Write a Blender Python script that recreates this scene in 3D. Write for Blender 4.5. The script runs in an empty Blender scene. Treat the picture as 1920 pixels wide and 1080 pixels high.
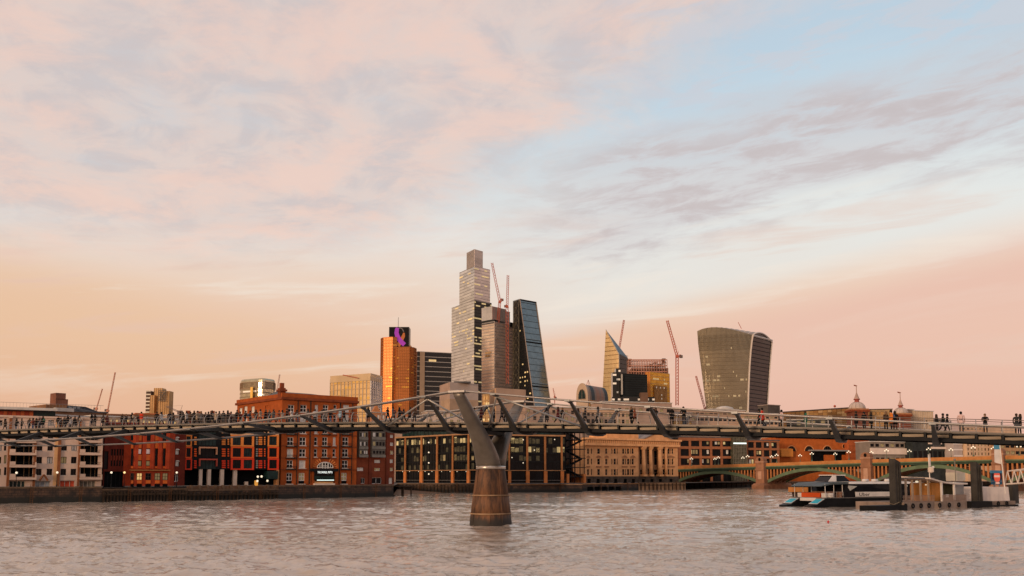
import bpy, math, random
import numpy as np
from mathutils import Vector, Matrix

random.seed(7)
sc = bpy.context.scene
R = math.radians

# ------------------------------------------------------------------ camera
FPX = 1800.0            # focal length in photo pixels (1920 wide)
CAMZ = 5.0              # eye height above the river
PITCH = math.atan(177.0 / FPX)
cam_d = bpy.data.cameras.new('camera')
cam_d.sensor_width = 36.0
cam_d.lens = FPX / 1920.0 * 36.0
cam_d.shift_y = 180.0 / 1920.0
cam_d.clip_start = 0.5
cam_d.clip_end = 30000.0
cam = bpy.data.objects.new('camera', cam_d)
sc.collection.objects.link(cam)
cam.location = (0, 0, CAMZ)
cam.rotation_euler = (math.pi / 2 + PITCH, 0, 0)
sc.camera = cam

# ------------------------------------------------------------------ light
SUN_EL, SUN_AZ = 7.0, 218.0        # degrees; azimuth clockwise from +Y (view direction): low sun behind and left of the viewer
wd = bpy.data.worlds.new('World')
sc.world = wd
wd.use_nodes = True
sun_d = bpy.data.lights.new('sun', 'SUN')
sun_d.energy = 2.05
sun_d.angle = R(9.0)
sun_d.color = (1.0, 0.70, 0.46)
sun = bpy.data.objects.new('sun', sun_d)
sc.collection.objects.link(sun)
sv = Vector((math.sin(R(SUN_AZ)) * math.cos(R(SUN_EL)), math.cos(R(SUN_AZ)) * math.cos(R(SUN_EL)), math.sin(R(SUN_EL))))
sun.rotation_euler = sv.to_track_quat('Z', 'Y').to_euler()
sc.view_settings.view_transform = 'Standard'
sc.view_settings.look = 'None'
sc.view_settings.exposure = 0.0
sc.view_settings.gamma = 1.0
sc.view_settings.use_curve_mapping = False
sc.cycles.max_bounces = 6
sc.cycles.diffuse_bounces = 2
sc.cycles.glossy_bounces = 3
sc.cycles.use_denoising = True
sc.cycles.sample_clamp_indirect = 4.0


class NT:
    """tiny node-tree helper"""
    def __init__(self, tree):
        self.t = tree
        tree.nodes.clear()

    def n(self, typ, **kw):
        nd = self.t.nodes.new(typ)
        for k, v in kw.items():
            setattr(nd, k, v)
        return nd

    def put(self, sock, val):
        if hasattr(val, 'is_output'):
            self.t.links.new(val, sock)
        elif isinstance(val, (tuple, list)) and len(val) == 3 and sock.type == 'RGBA':
            sock.default_value = (*val, 1)
        else:
            sock.default_value = val

    def math(self, op, a, b=None, c=None, clamp=False):
        nd = self.n('ShaderNodeMath', operation=op, use_clamp=clamp)
        self.put(nd.inputs[0], a)
        if b is not None:
            self.put(nd.inputs[1], b)
        if c is not None:
            self.put(nd.inputs[2], c)
        return nd.outputs[0]

    def smooth(self, v, a, b):
        nd = self.n('ShaderNodeMapRange', interpolation_type='SMOOTHSTEP')
        self.put(nd.inputs[0], v)
        nd.inputs[1].default_value = a
        nd.inputs[2].default_value = b
        return nd.outputs[0]

    def noise(self, vec, scale, detail=3, rough=.55, dist=0.0):
        nd = self.n('ShaderNodeTexNoise')
        if vec is not None:
            self.put(nd.inputs['Vector'], vec)
        nd.inputs['Scale'].default_value = scale
        nd.inputs['Detail'].default_value = detail
        nd.inputs['Roughness'].default_value = rough
        nd.inputs['Distortion'].default_value = dist
        return nd.outputs['Fac']

    def mix(self, f, a, b, mode='MIX'):
        nd = self.n('ShaderNodeMix', data_type='RGBA', blend_type=mode)
        self.put(nd.inputs[0], f)
        self.put(nd.inputs[6], a)
        self.put(nd.inputs[7], b)
        return nd.outputs[2]

    def vec(self, x, y, z):
        nd = self.n('ShaderNodeCombineXYZ')
        self.put(nd.inputs[0], x)
        self.put(nd.inputs[1], y)
        self.put(nd.inputs[2], z)
        return nd.outputs[0]

    def mapping(self, vec, scale=(1, 1, 1), rot=(0, 0, 0), loc=(0, 0, 0)):
        nd = self.n('ShaderNodeMapping')
        self.put(nd.inputs[0], vec)
        nd.inputs['Location'].default_value = loc
        nd.inputs['Rotation'].default_value = rot
        nd.inputs['Scale'].default_value = scale
        return nd.outputs[0]

    def ramp(self, fac, stops):
        nd = self.n('ShaderNodeValToRGB')
        self.put(nd.inputs[0], fac)
        cr = nd.color_ramp
        while len(cr.elements) < len(stops):
            cr.elements.new(0.5)
        for e, (p, c) in zip(cr.elements, stops):
            e.position = p
            e.color = (*c, 1)
        return nd.outputs[0]


def srgb(r, g, b):
    def f(c):
        c /= 255.0
        return c / 12.92 if c <= .04045 else ((c + .055) / 1.055) ** 2.4
    return (f(r), f(g), f(b))


# ------------------------------------------------------------------ sky: clear evening sky plus thin sunset cloud sheets
N = NT(wd.node_tree)
tc = N.n('ShaderNodeTexCoord').outputs['Generated']
sep = N.n('ShaderNodeSeparateXYZ')
N.put(sep.inputs[0], tc)
dx, dy, dz = sep.outputs
sky = N.n('ShaderNodeTexSky', sky_type='NISHITA', sun_disc=False, sun_elevation=R(SUN_EL), sun_rotation=R(SUN_AZ))
sky.air_density, sky.dust_density, sky.ozone_density = 1.0, 1.5, 1.0
el = N.math('MAXIMUM', dz, 0.0)
hor = N.math('SQRT', N.math('MAXIMUM', N.math('SUBTRACT', 1.0, N.math('MULTIPLY', dz, dz)), .0001))
az = N.math('DIVIDE', dx, hor)                              # sine of the azimuth: continuous all round
den = N.math('ADD', el, 0.13)
cp = N.vec(N.math('DIVIDE', dx, den), N.math('DIVIDE', dy, den), 0.0)      # where the view ray meets a flat cloud sheet
big = N.noise(N.mapping(cp, (.62, .42, 1), (0, 0, R(-28)), (3.1, 1.7, 0)), 1.0, 4, .55, .6)
puff = N.noise(N.mapping(cp, (1.7, 2.0, 1), (0, 0, R(-18)), (5.0, 0, 0)), 1.7, 8, .66, .3)
puff2 = N.noise(N.mapping(cp, (2.6, 2.2, 1), (0, 0, R(20)), (1.0, 7.0, 0)), 2.6, 6, .62, .5)
streak = N.noise(N.vec(N.math('MULTIPLY', az, 3.4), N.math('MULTIPLY', N.math('SUBTRACT', el, N.math('MULTIPLY', az, .10)), 26.0), 2.0), 1.0, 6, .6, .5)
mack = N.noise(N.vec(N.math('MULTIPLY', az, 13.0), N.math('MULTIPLY', N.math('SUBTRACT', el, N.math('MULTIPLY', az, .10)), 62.0), 5.0), 1.0, 7, .64, .4)
bank = N.noise(N.vec(N.math('MULTIPLY', az, 4.0), N.math('MULTIPLY', N.math('SUBTRACT', el, N.math('MULTIPLY', az, .16)), 15.0), 9.0), 1.0, 5, .55, .4)


def dev(n, k):
    return N.math('MULTIPLY', N.math('SUBTRACT', n, .5), k)


def line(c0, slope):
    """height of a tilted cloud edge above the horizon"""
    return N.math('ADD', N.math('MULTIPLY', az, slope), c0)


def inv(x):
    return N.math('SUBTRACT', 1.0, x)


def mul(*a):
    r_ = a[0]
    for q in a[1:]:
        r_ = N.math('MULTIPLY', r_, q)
    return r_


e2 = N.math('ADD', N.math('ADD', el, dev(big, .10)), dev(streak, .06))
glow = N.ramp(e2, [(0.0, srgb(228, 174, 156)), (.07, srgb(230, 178, 154)), (.135, srgb(234, 190, 162)), (.19, srgb(236, 208, 187)), (.24, srgb(233, 224, 216)),
                   (.32, srgb(203, 219, 227)), (.42, srgb(188, 207, 221)), (.65, srgb(180, 194, 212)), (1.0, srgb(170, 184, 206))])
# warm wedges low on either hand, with slanting upper edges
fL = N.math('ADD', N.math('SUBTRACT', line(.118, -.20), el), N.math('ADD', dev(big, .12), dev(streak, .07)))
wl = mul(N.smooth(fL, -.035, .05), N.smooth(az, -.04, -.26))
glow = N.mix(mul(wl, .92), glow, N.mix(N.smooth(el, .02, .16), srgb(227, 172, 143), srgb(233, 190, 154)))
fR = N.math('ADD', N.math('SUBTRACT', line(.128, .21), el), N.math('ADD', dev(big, .05), dev(streak, .035)))
wr = mul(N.smooth(fR, -.012, .034), N.smooth(az, .04, .26))
glow = N.mix(mul(wr, .92), glow, N.mix(N.smooth(el, .02, .15), srgb(226, 172, 158), srgb(231, 184, 164)))
# pale clear wedge between the warm haze and the rippled bank
wp = mul(N.smooth(N.math('SUBTRACT', 0.0, fR), .0, .035), N.smooth(az, -.16, .12), inv(N.smooth(el, .27, .36)))
glow = N.mix(mul(wp, .62), glow, srgb(227, 231, 228))
# thin drawn-out streaks
glow = N.mix(mul(N.smooth(streak, .53, .68), N.smooth(el, .05, .13), inv(N.smooth(el, .24, .32)), inv(mul(wr, .85)), .6), glow, srgb(241, 226, 211))
glow = N.mix(mul(N.smooth(inv(streak), .53, .68), N.smooth(el, .06, .13), inv(N.smooth(el, .22, .32)), .55), glow, srgb(228, 190, 172))
# sheet of altocumulus over the upper left, lit peach in patches
fA = N.math('ADD', N.math('SUBTRACT', N.math('SUBTRACT', el, N.math('MULTIPLY', az, .66)), .300), N.math('ADD', dev(big, .30), dev(puff, .20)))
mA = mul(N.smooth(fA, -.035, .09), N.smooth(N.math('ADD', el, dev(puff, .07)), .185, .265))
cA = N.mix(N.smooth(puff2, .38, .60), srgb(209, 195, 192), srgb(225, 205, 196))
cA = N.mix(mul(N.smooth(puff, .43, .64), .78), cA, srgb(242, 205, 188))
cA = N.mix(mul(N.smooth(inv(puff), .54, .74), .55), cA, srgb(204, 206, 210))
glow = N.mix(mul(mA, .93), glow, cA)
# grey rippled bank rising to the right
fB = N.math('ADD', N.math('SUBTRACT', el, line(.268, .155)), N.math('ADD', dev(bank, .12), dev(mack, .05)))
ab = N.math('ABSOLUTE', fB)
mB = mul(inv(N.smooth(ab, .022, .072)), N.smooth(az, -.08, .14), N.math('MULTIPLY_ADD', N.smooth(mack, .38, .58), .42, .55))
glow = N.mix(mul(mB, .92), glow, N.mix(N.smooth(mack, .44, .66), srgb(206, 196, 196), srgb(198, 183, 181)))
mC = mul(N.smooth(mack, .46, .60), N.smooth(az, .02, .2), N.smooth(el, .26, .33), inv(mB))
glow = N.mix(mul(mC, .62), glow, srgb(205, 204, 210))
# the low sun's own sky glow behind the cloud (brightest away from the view)
veil = N.mix(1.0, sky.outputs[0], (.020, .020, .020), 'MULTIPLY')
skycol = N.mix(1.0, N.mix(1.0, glow, (.955, .955, .955), 'MULTIPLY'), veil, 'ADD')
bg = N.n('ShaderNodeBackground')
N.put(bg.inputs[0], skycol)
bg.inputs[1].default_value = 1.0
out = N.n('ShaderNodeOutputWorld')
N.t.links.new(bg.outputs[0], out.inputs[0])

# ------------------------------------------------------------------ geometry helpers
COL = sc.collection


def ray(px, py):
    a, b = (px - 960.0) / FPX, (720.0 - py) / FPX
    c, s = math.cos(PITCH), math.sin(PITCH)
    return Vector((a, c - b * s, s + b * c))


def at(px, py, Y):
    """the point at forward distance Y seen in direction (px, py)"""
    d = ray(px, py)
    return Vector((0, 0, CAMZ)) + d * (Y / d.y)


def gx(px, Y):
    return at(px, 897, Y).x


def zat(py, Y, px=960):
    return at(px, py, Y).z


class MB:
    def __init__(self):
        self.v, self.f, self.m = [], [], []

    def add(self, vs, fs, m=0):
        o = len(self.v)
        self.v += [tuple(p) for p in vs]
        for f in fs:
            self.f.append(tuple(i + o for i in f))
            self.m.append(m)
        return self

    def box(self, x0, x1, y0, y1, z0, z1, m=0):
        if x0 > x1: x0, x1 = x1, x0
        if y0 > y1: y0, y1 = y1, y0
        if z0 > z1: z0, z1 = z1, z0
        return self.add([(x0, y0, z0), (x1, y0, z0), (x1, y1, z0), (x0, y1, z0), (x0, y0, z1), (x1, y0, z1), (x1, y1, z1), (x0, y1, z1)],
                        [(0, 3, 2, 1), (4, 5, 6, 7), (0, 1, 5, 4), (1, 2, 6, 5), (2, 3, 7, 6), (3, 0, 4, 7)], m)

    def quad(self, a, b, c, d, m=0):
        return self.add([a, b, c, d], [(0, 1, 2, 3)], m)

    def prism(self, poly, z0, z1, m=0):
        n = len(poly)
        zt = z1 if isinstance(z1, (list, tuple)) else [z1] * n
        vs = [(p[0], p[1], z0) for p in poly] + [(p[0], p[1], z) for p, z in zip(poly, zt)]
        fs = [tuple(range(n))[::-1], tuple(range(n, 2 * n))]
        fs += [(i, (i + 1) % n, n + (i + 1) % n, n + i) for i in range(n)]
        return self.add(vs, fs, m)

    def loft(self, rings, m=0, caps=True, closed=True):
        n = len(rings[0])
        vs = [p for r in rings for p in r]
        fs = []
        for k in range(len(rings) - 1):
            for i in range(n if closed else n - 1):
                j = (i + 1) % n
                fs.append((k * n + i, k * n + j, (k + 1) * n + j, (k + 1) * n + i))
        if caps:
            fs.append(tuple(range(n))[::-1])
            fs.append(tuple((len(rings) - 1) * n + i for i in range(n)))
        return self.add(vs, fs, m)

    def tube(self, p, q, r, n=6, r2=None, m=0):
        p, q = Vector(p), Vector(q)
        d = (q - p).normalized()
        a = d.cross(Vector((0, 0, 1)) if abs(d.z) < .95 else Vector((1, 0, 0))).normalized()
        b = d.cross(a)
        r2 = r if r2 is None else r2
        rr = []
        for c, rad in ((p, r), (q, r2)):
            rr.append([c + (a * math.cos(2 * math.pi * i / n) + b * math.sin(2 * math.pi * i / n)) * rad for i in range(n)])
        return self.loft(rr, m)

    def path(self, pts, r, n=6, m=0, flat=None):
        pts = [Vector(p) for p in pts]
        rings = []
        for i, p in enumerate(pts):
            d = (pts[min(i + 1, len(pts) - 1)] - pts[max(i - 1, 0)]).normalized()
            a = d.cross(Vector((0, 0, 1)) if abs(d.z) < .95 else Vector((1, 0, 0))).normalized()
            b = d.cross(a)
            rad = r[i] if isinstance(r, (list, tuple)) else r
            rings.append([p + (a * math.cos(2 * math.pi * k / n) + b * math.sin(2 * math.pi * k / n)) * rad for k in range(n)])
        return self.loft(rings, m)

    def lathe(self, prof, cx=0, cy=0, n=16, m=0, sx=1, sy=1):
        rings = [[(cx + math.cos(2 * math.pi * i / n) * r * sx, cy + math.sin(2 * math.pi * i / n) * r * sy, z) for i in range(n)] for r, z in prof]
        return self.loft(rings, m)

    def ball(self, c, r, n=10, k=6, m=0, sz=1):
        return self.lathe([(max(r * math.sin(math.pi * i / k), r * .02), c[2] - r * sz * math.cos(math.pi * i / k)) for i in range(k + 1)], c[0], c[1], n, m)

    def mesh(self, name, mats, smooth=False):
        me = bpy.data.meshes.new(name)
        me.from_pydata(self.v, [], self.f)
        for mt in (mats if isinstance(mats, (list, tuple)) else [mats]):
            me.materials.append(mt)
        if any(self.m):
            me.polygons.foreach_set('material_index', self.m)
        if smooth:
            me.polygons.foreach_set('use_smooth', [True] * len(me.polygons))
        me.update()
        return me

    def build(self, name, mats, parent=None, smooth=False, loc=(0, 0, 0), rz=0, **props):
        return link(name, self.mesh(name, mats, smooth), parent, loc, rz, **props)


def link(name, data, parent=None, loc=(0, 0, 0), rz=0, **props):
    o = bpy.data.objects.new(name, data)
    COL.objects.link(o)
    o.location = loc
    o.rotation_euler = (0, 0, rz)
    if parent is not None:
        o.parent = parent
    for k, v in props.items():
        o[k] = v
    return o


def thing(name, label, cat, loc=(0, 0, 0), rz=0, group=None):
    o = link(name, None, None, loc, rz, label=label, category=cat)
    o.empty_display_size = .5
    if group:
        o['group'] = group
    return o


# ------------------------------------------------------------------ materials
MATS = {}


def M(name, col=None, rough=.65, metal=0.0, var=.18, scale=.8, spec=.10, bump=0.0, emit=None, es=0.0, streak=0.0, fine=0.0):
    """procedural principled material: base colour broken up by two noises, optional vertical weather streaks and bump"""
    if name in MATS:
        return MATS[name]
    mt = bpy.data.materials.new(name)
    mt.use_nodes = True
    T = NT(mt.node_tree)
    bs = T.n('ShaderNodeBsdfPrincipled')
    o = T.n('ShaderNodeOutputMaterial')
    T.t.links.new(bs.outputs[0], o.inputs[0])
    co = T.n('ShaderNodeTexCoord').outputs['Object']
    c = None
    if var > 0:
        f1 = T.noise(co, scale, 4, .6)
        lo = tuple(x * (1 - var) for x in col)
        hi = tuple(min(1, x * (1 + var)) for x in col)
        c = T.mix(T.smooth(f1, .3, .7), lo, hi)
        if fine > 0:
            f2 = T.noise(co, scale * 9, 3, .6)
            k = T.math('MULTIPLY_ADD', f2, 2 * fine, 1 - fine)
            c = T.mix(1.0, c, T.vec(k, k, k), 'MULTIPLY')
        if streak > 0:
            f3 = T.noise(T.mapping(co, (1.6, 1.6, .12)), scale * 1.7, 4, .6)
            c = T.mix(T.math('MULTIPLY', T.smooth(f3, .48, .75), streak), c, tuple(x * .45 for x in col))
        T.put(bs.inputs['Base Color'], c)
    else:
        T.put(bs.inputs['Base Color'], (*col, 1))
    bs.inputs['Roughness'].default_value = rough
    bs.inputs['Metallic'].default_value = metal
    bs.inputs['Specular IOR Level'].default_value = spec
    if bump:
        b = T.n('ShaderNodeBump')
        b.inputs['Strength'].default_value = bump
        b.inputs['Distance'].default_value = .05
        T.put(b.inputs['Height'], T.noise(co, scale * 6, 3, .6))
        T.t.links.new(b.outputs[0], bs.inputs['Normal'])
    if emit:
        bs.inputs['Emission Color'].default_value = (*emit, 1)
        bs.inputs['Emission Strength'].default_value = es
    MATS[name] = mt
    return mt


def GLASS(name, col, rough=.07, metal=.75, wob=.012, cell=(3.0, 3.0, 3.6), var=.25):
    """coated curtain-wall glass: reflects the sky, panes tilt very slightly against each other and differ a little in tint"""
    if name in MATS:
        return MATS[name]
    mt = bpy.data.materials.new(name)
    mt.use_nodes = True
    T = NT(mt.node_tree)
    bs = T.n('ShaderNodeBsdfPrincipled')
    o = T.n('ShaderNodeOutputMaterial')
    T.t.links.new(bs.outputs[0], o.inputs[0])
    co = T.n('ShaderNodeTexCoord').outputs['Object']
    sn = T.n('ShaderNodeVectorMath', operation='SNAP')
    T.put(sn.inputs[0], co)
    sn.inputs[1].default_value = cell
    wn = T.n('ShaderNodeTexWhiteNoise', noise_dimensions='3D')
    T.put(wn.inputs['Vector'], sn.outputs[0])
    big = T.noise(co, .03, 3, .6)
    k = T.math('MULTIPLY_ADD', wn.outputs['Value'], var, 1 - var * .5)
    k = T.math('MULTIPLY', k, T.math('MULTIPLY_ADD', big, .5, .75))
    T.put(bs.inputs['Base Color'], T.mix(1.0, (*col, 1), T.vec(k, k, k), 'MULTIPLY'))
    bs.inputs['Roughness'].default_value = rough
    bs.inputs['Metallic'].default_value = metal
    geo = T.n('ShaderNodeNewGeometry').outputs['Normal']
    off = T.n('ShaderNodeVectorMath', operation='SUBTRACT')
    T.put(off.inputs[0], wn.outputs['Color'])
    off.inputs[1].default_value = (.5, .5, .5)
    mul = T.n('ShaderNodeVectorMath', operation='SCALE')
    T.put(mul.inputs[0], off.outputs[0])
    mul.inputs['Scale'].default_value = wob * 2
    ad = T.n('ShaderNodeVectorMath', operation='ADD')
    T.put(ad.inputs[0], geo)
    T.put(ad.inputs[1], mul.outputs[0])
    nm = T.n('ShaderNodeVectorMath', operation='NORMALIZE')
    T.put(nm.inputs[0], ad.outputs[0])
    T.put(bs.inputs['Normal'], nm.outputs[0])
    MATS[name] = mt
    return mt


steel = M('grey_steel', (.20, .20, .20), .42, .35, .15, .6, streak=.25)
steel_dark = M('dark_steel', (.022, .022, .022), .55, .1, .2, .8, spec=.2)
steel_light = M('pale_aluminium', (.27, .25, .235), .42, .4, .12, .7, streak=.2)
cable_m = M('cable_steel', (.33, .30, .28), .42, .5, .1, .8)
black = M('black_paint', (.009, .009, .010), .6, 0, .3, .8, spec=.12)
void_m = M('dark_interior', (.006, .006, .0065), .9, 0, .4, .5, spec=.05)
pane_d = M('dark_window_glass', (.006, .007, .008), .08, 0, .5, .35, spec=.12)
pane_t = M('teal_window_glass', (.010, .026, .026), .1, 0, .5, .5, spec=.15)
pane_w = M('curtained_window', (.62, .58, .52), .35, 0, .2, .6, spec=.5)
pane_l = M('lit_window', (.5, .36, .18), .3, 0, .4, .9, emit=(1.0, .62, .22), es=.55)
pane_dim = M('dimly_lit_window', (.20, .16, .09), .2, 0, .5, .9, emit=(1.0, .68, .28), es=.10)
white_fr = M('white_window_paint', (.66, .62, .57), .45, 0, .08, 2)
lamp_w = M('lamp_white_globe', (.8, .74, .62), .3, 0, 0, emit=(1.0, .86, .62), es=.7)
lamp_y = M('lamp_yellow_globe', (.9, .75, .4), .3, 0, 0, emit=(1.0, .68, .28), es=.9)
stone_c = M('cream_stone', (.66, .34, .155), .8, 0, .14, .35, streak=.3, fine=.08)
roof_g = M('grey_roof', (.10, .10, .105), .6, 0, .25, .3)
roof_w = M('pale_roof', (.50, .46, .42), .6, 0, .15, .3, streak=.2)


class Bld:
    """a thing whose local x runs along its front (left to right), y goes into the building, z up"""
    def __init__(s, name, label, cat, pxa, Ya, pxb, Yb, z0=3.3, group=None):
        A = Vector((gx(pxa, Ya), Ya, 0))
        B = Vector((gx(pxb, Yb), Yb, 0))
        s.A, s.L = A, (B - A).length
        s.d = (B - A).normalized()
        s.n = Vector((-s.d.y, s.d.x, 0))          # into the building
        s.rz = math.atan2(s.d.y, s.d.x)
        s.z0 = z0
        s.e = thing(name, label, cat, (A.x, A.y, z0), s.rz, group)

    def uz(s, px, py, off=0.0):
        d = ray(px, py)
        o = Vector((0, 0, CAMZ))
        t = ((s.A + s.n * off) - o).dot(s.n) / d.dot(s.n)
        p = o + d * t
        return (p - s.A).dot(s.d), p.z - s.z0

    def u(s, px, py=880, off=0.0):
        return s.uz(px, py, off)[0]

    def z(s, px, py, off=0.0):
        return s.uz(px, py, off)[1]

    def rect(s, x0, y0, x1, y1, off=0.0):
        """pixel box -> local u0,u1,z0,z1 on the plane y=off"""
        cxp, cyp = (x0 + x1) / 2, (y0 + y1) / 2
        return (s.u(x0, cyp, off), s.u(x1, cyp, off), s.z(cxp, y1, off), s.z(cxp, y0, off))

    def part(s, name, mb, mats, parent=None, **k):
        return mb.build(name, mats, parent or s.e, **k)

    def slab(s, name, r, y0, y1, mat, parent=None, **k):
        return s.part(name, MB().box(r[0], r[1], y0, y1, r[2], r[3]), mat, parent, **k)


def wall_holes(mb, u0, u1, z0, z1, holes, depth=.3, y=0.0, m=0, back=True, mback=None):
    """front wall sheet at y with rectangular openings, reveals going in by depth"""
    us = sorted(set([u0, u1] + [h[i] for h in holes for i in (0, 1) if u0 < h[i] < u1]))
    zs = sorted(set([z0, z1] + [h[i] for h in holes for i in (2, 3) if z0 < h[i] < z1]))
    for i in range(len(us) - 1):
        run = None
        for k in range(len(zs) - 1):
            cu, cz = (us[i] + us[i + 1]) / 2, (zs[k] + zs[k + 1]) / 2
            inside = any(h[0] < cu < h[1] and h[2] < cz < h[3] for h in holes)
            if not inside:
                if run is None:
                    run = zs[k]
            if (inside or k == len(zs) - 2) and run is not None:
                zt = zs[k] if inside else zs[k + 1]
                mb.quad((us[i], y, run), (us[i + 1], y, run), (us[i + 1], y, zt), (us[i], y, zt), m)
                run = None
    for a, b, c, d in [h[:4] for h in holes]:
        yd = y + depth
        mb.quad((a, y, c), (a, y, d), (a, yd, d), (a, yd, c), m)
        mb.quad((b, y, d), (b, y, c), (b, yd, c), (b, yd, d), m)
        mb.quad((a, y, c), (a, yd, c), (b, yd, c), (b, y, c), m)
        mb.quad((a, y, d), (b, y, d), (b, yd, d), (a, yd, d), m)
    return mb


def shell(mb, u0, u1, z0, z1, depth, holes=(), rev=.3, m=0, mroof=None):
    """building body: pierced front, plain sides, back and roof"""
    wall_holes(mb, u0, u1, z0, z1, list(holes), rev, 0.0, m)
    mb.quad((u0, depth, z0), (u0, 0, z0), (u0, 0, z1), (u0, depth, z1), m)
    mb.quad((u1, 0, z0), (u1, depth, z0), (u1, depth, z1), (u1, 0, z1), m)
    mb.quad((u1, depth, z0), (u0, depth, z0), (u0, depth, z1), (u1, depth, z1), m)
    mb.quad((u0, 0, z1), (u1, 0, z1), (u1, depth, z1), (u0, depth, z1), m if mroof is None else mroof)
    return mb


WIN = {}


def window(parent, r, y=.3, frame=None, pane=None, nx=2, nz=2, fw=.07, th=.08, sill=None, name='window'):
    """one window: frame with glazing bars, a pane child and an optional sill child"""
    frame, pane = frame or white_fr, pane or pane_d
    w, h = round(r[1] - r[0], 2), round(r[3] - r[2], 2)
    key = (w, h, nx, nz, fw, th, frame.name)
    if key not in WIN:
        b = MB()
        b.box(0, w, 0, th, 0, fw).box(0, w, 0, th, h - fw, h).box(0, fw, 0, th, fw, h - fw).box(w - fw, w, 0, th, fw, h - fw)
        for i in range(1, nx):
            x = w * i / nx
            b.box(x - fw / 2, x + fw / 2, .005, th, fw, h - fw)
        for k in range(1, nz):
            z = h * k / nz
            b.box(fw, w - fw, .01, th, z - fw / 2, z + fw / 2)
        WIN[key] = b.mesh('window', frame)
    o = link(name, WIN[key], parent, (r[0], y - th, r[2]))
    kp = ('p', w, h, fw, pane.name)
    if kp not in WIN:
        WIN[kp] = MB().box(0, w, 0, .04, 0, h).mesh('pane', pane)
    link('pane', WIN[kp], o, (0, th - .012, 0))
    if sill is not None:
        ks = ('s', w, sill.name)
        if ks not in WIN:
            WIN[ks] = MB().box(-.12, w + .12, -.42, .02, -.16, -.002).mesh('sill', sill)
        link('sill', WIN[ks], o, (0, 0, 0))
    return o
# ------------------------------------------------------------------ river, land
BANK = [(-420, 172), (-300, 178), (-100, 188), (0, 196), (190, 207), (380, 222), (520, 238), (660, 256), (738, 268), (745, 345), (800, 352), (890, 336), (1060, 346), (1092, 385),
        (1285, 430), (1420, 560), (1600, 640), (1900, 700), (2300, 760)]
bank_pts = [(gx(p, Y), Y) for p, Y in BANK]


def bankY(px):
    for (a, ya), (b, yb) in zip(BANK, BANK[1:]):
        if a <= px <= b:
            return ya + (yb - ya) * (px - a) / (b - a)
    return BANK[-1][1]


def water_mat():
    mt = bpy.data.materials.new('river_water')
    mt.use_nodes = True
    T = NT(mt.node_tree)
    bs = T.n('ShaderNodeBsdfPrincipled')
    o = T.n('ShaderNodeOutputMaterial')
    T.t.links.new(bs.outputs[0], o.inputs[0])
    co = T.n('ShaderNodeTexCoord').outputs['Object']
    f = T.noise(T.mapping(co, (.012, .03, 1)), 1.0, 4, .6)
    T.put(bs.inputs['Base Color'], T.mix(T.smooth(f, .3, .7), (.36, .28, .215), (.46, .365, .285)))
    bs.inputs['Roughness'].default_value = .07
    bs.inputs['IOR'].default_value = 1.75
    bs.inputs['Specular IOR Level'].default_value = .5
    b = T.n('ShaderNodeBump')
    b.inputs['Strength'].default_value = .5
    b.inputs['Distance'].default_value = .07
    h = T.math('ADD', T.noise(T.mapping(co, (1.8, 3.2, 1)), 1.0, 5, .65, .3), T.math('MULTIPLY', T.noise(T.mapping(co, (4.0, 6.5, 1)), 1.0, 3, .6), .35))
    T.put(b.inputs['Height'], h)
    T.t.links.new(b.outputs[0], bs.inputs['Normal'])
    return mt


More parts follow.
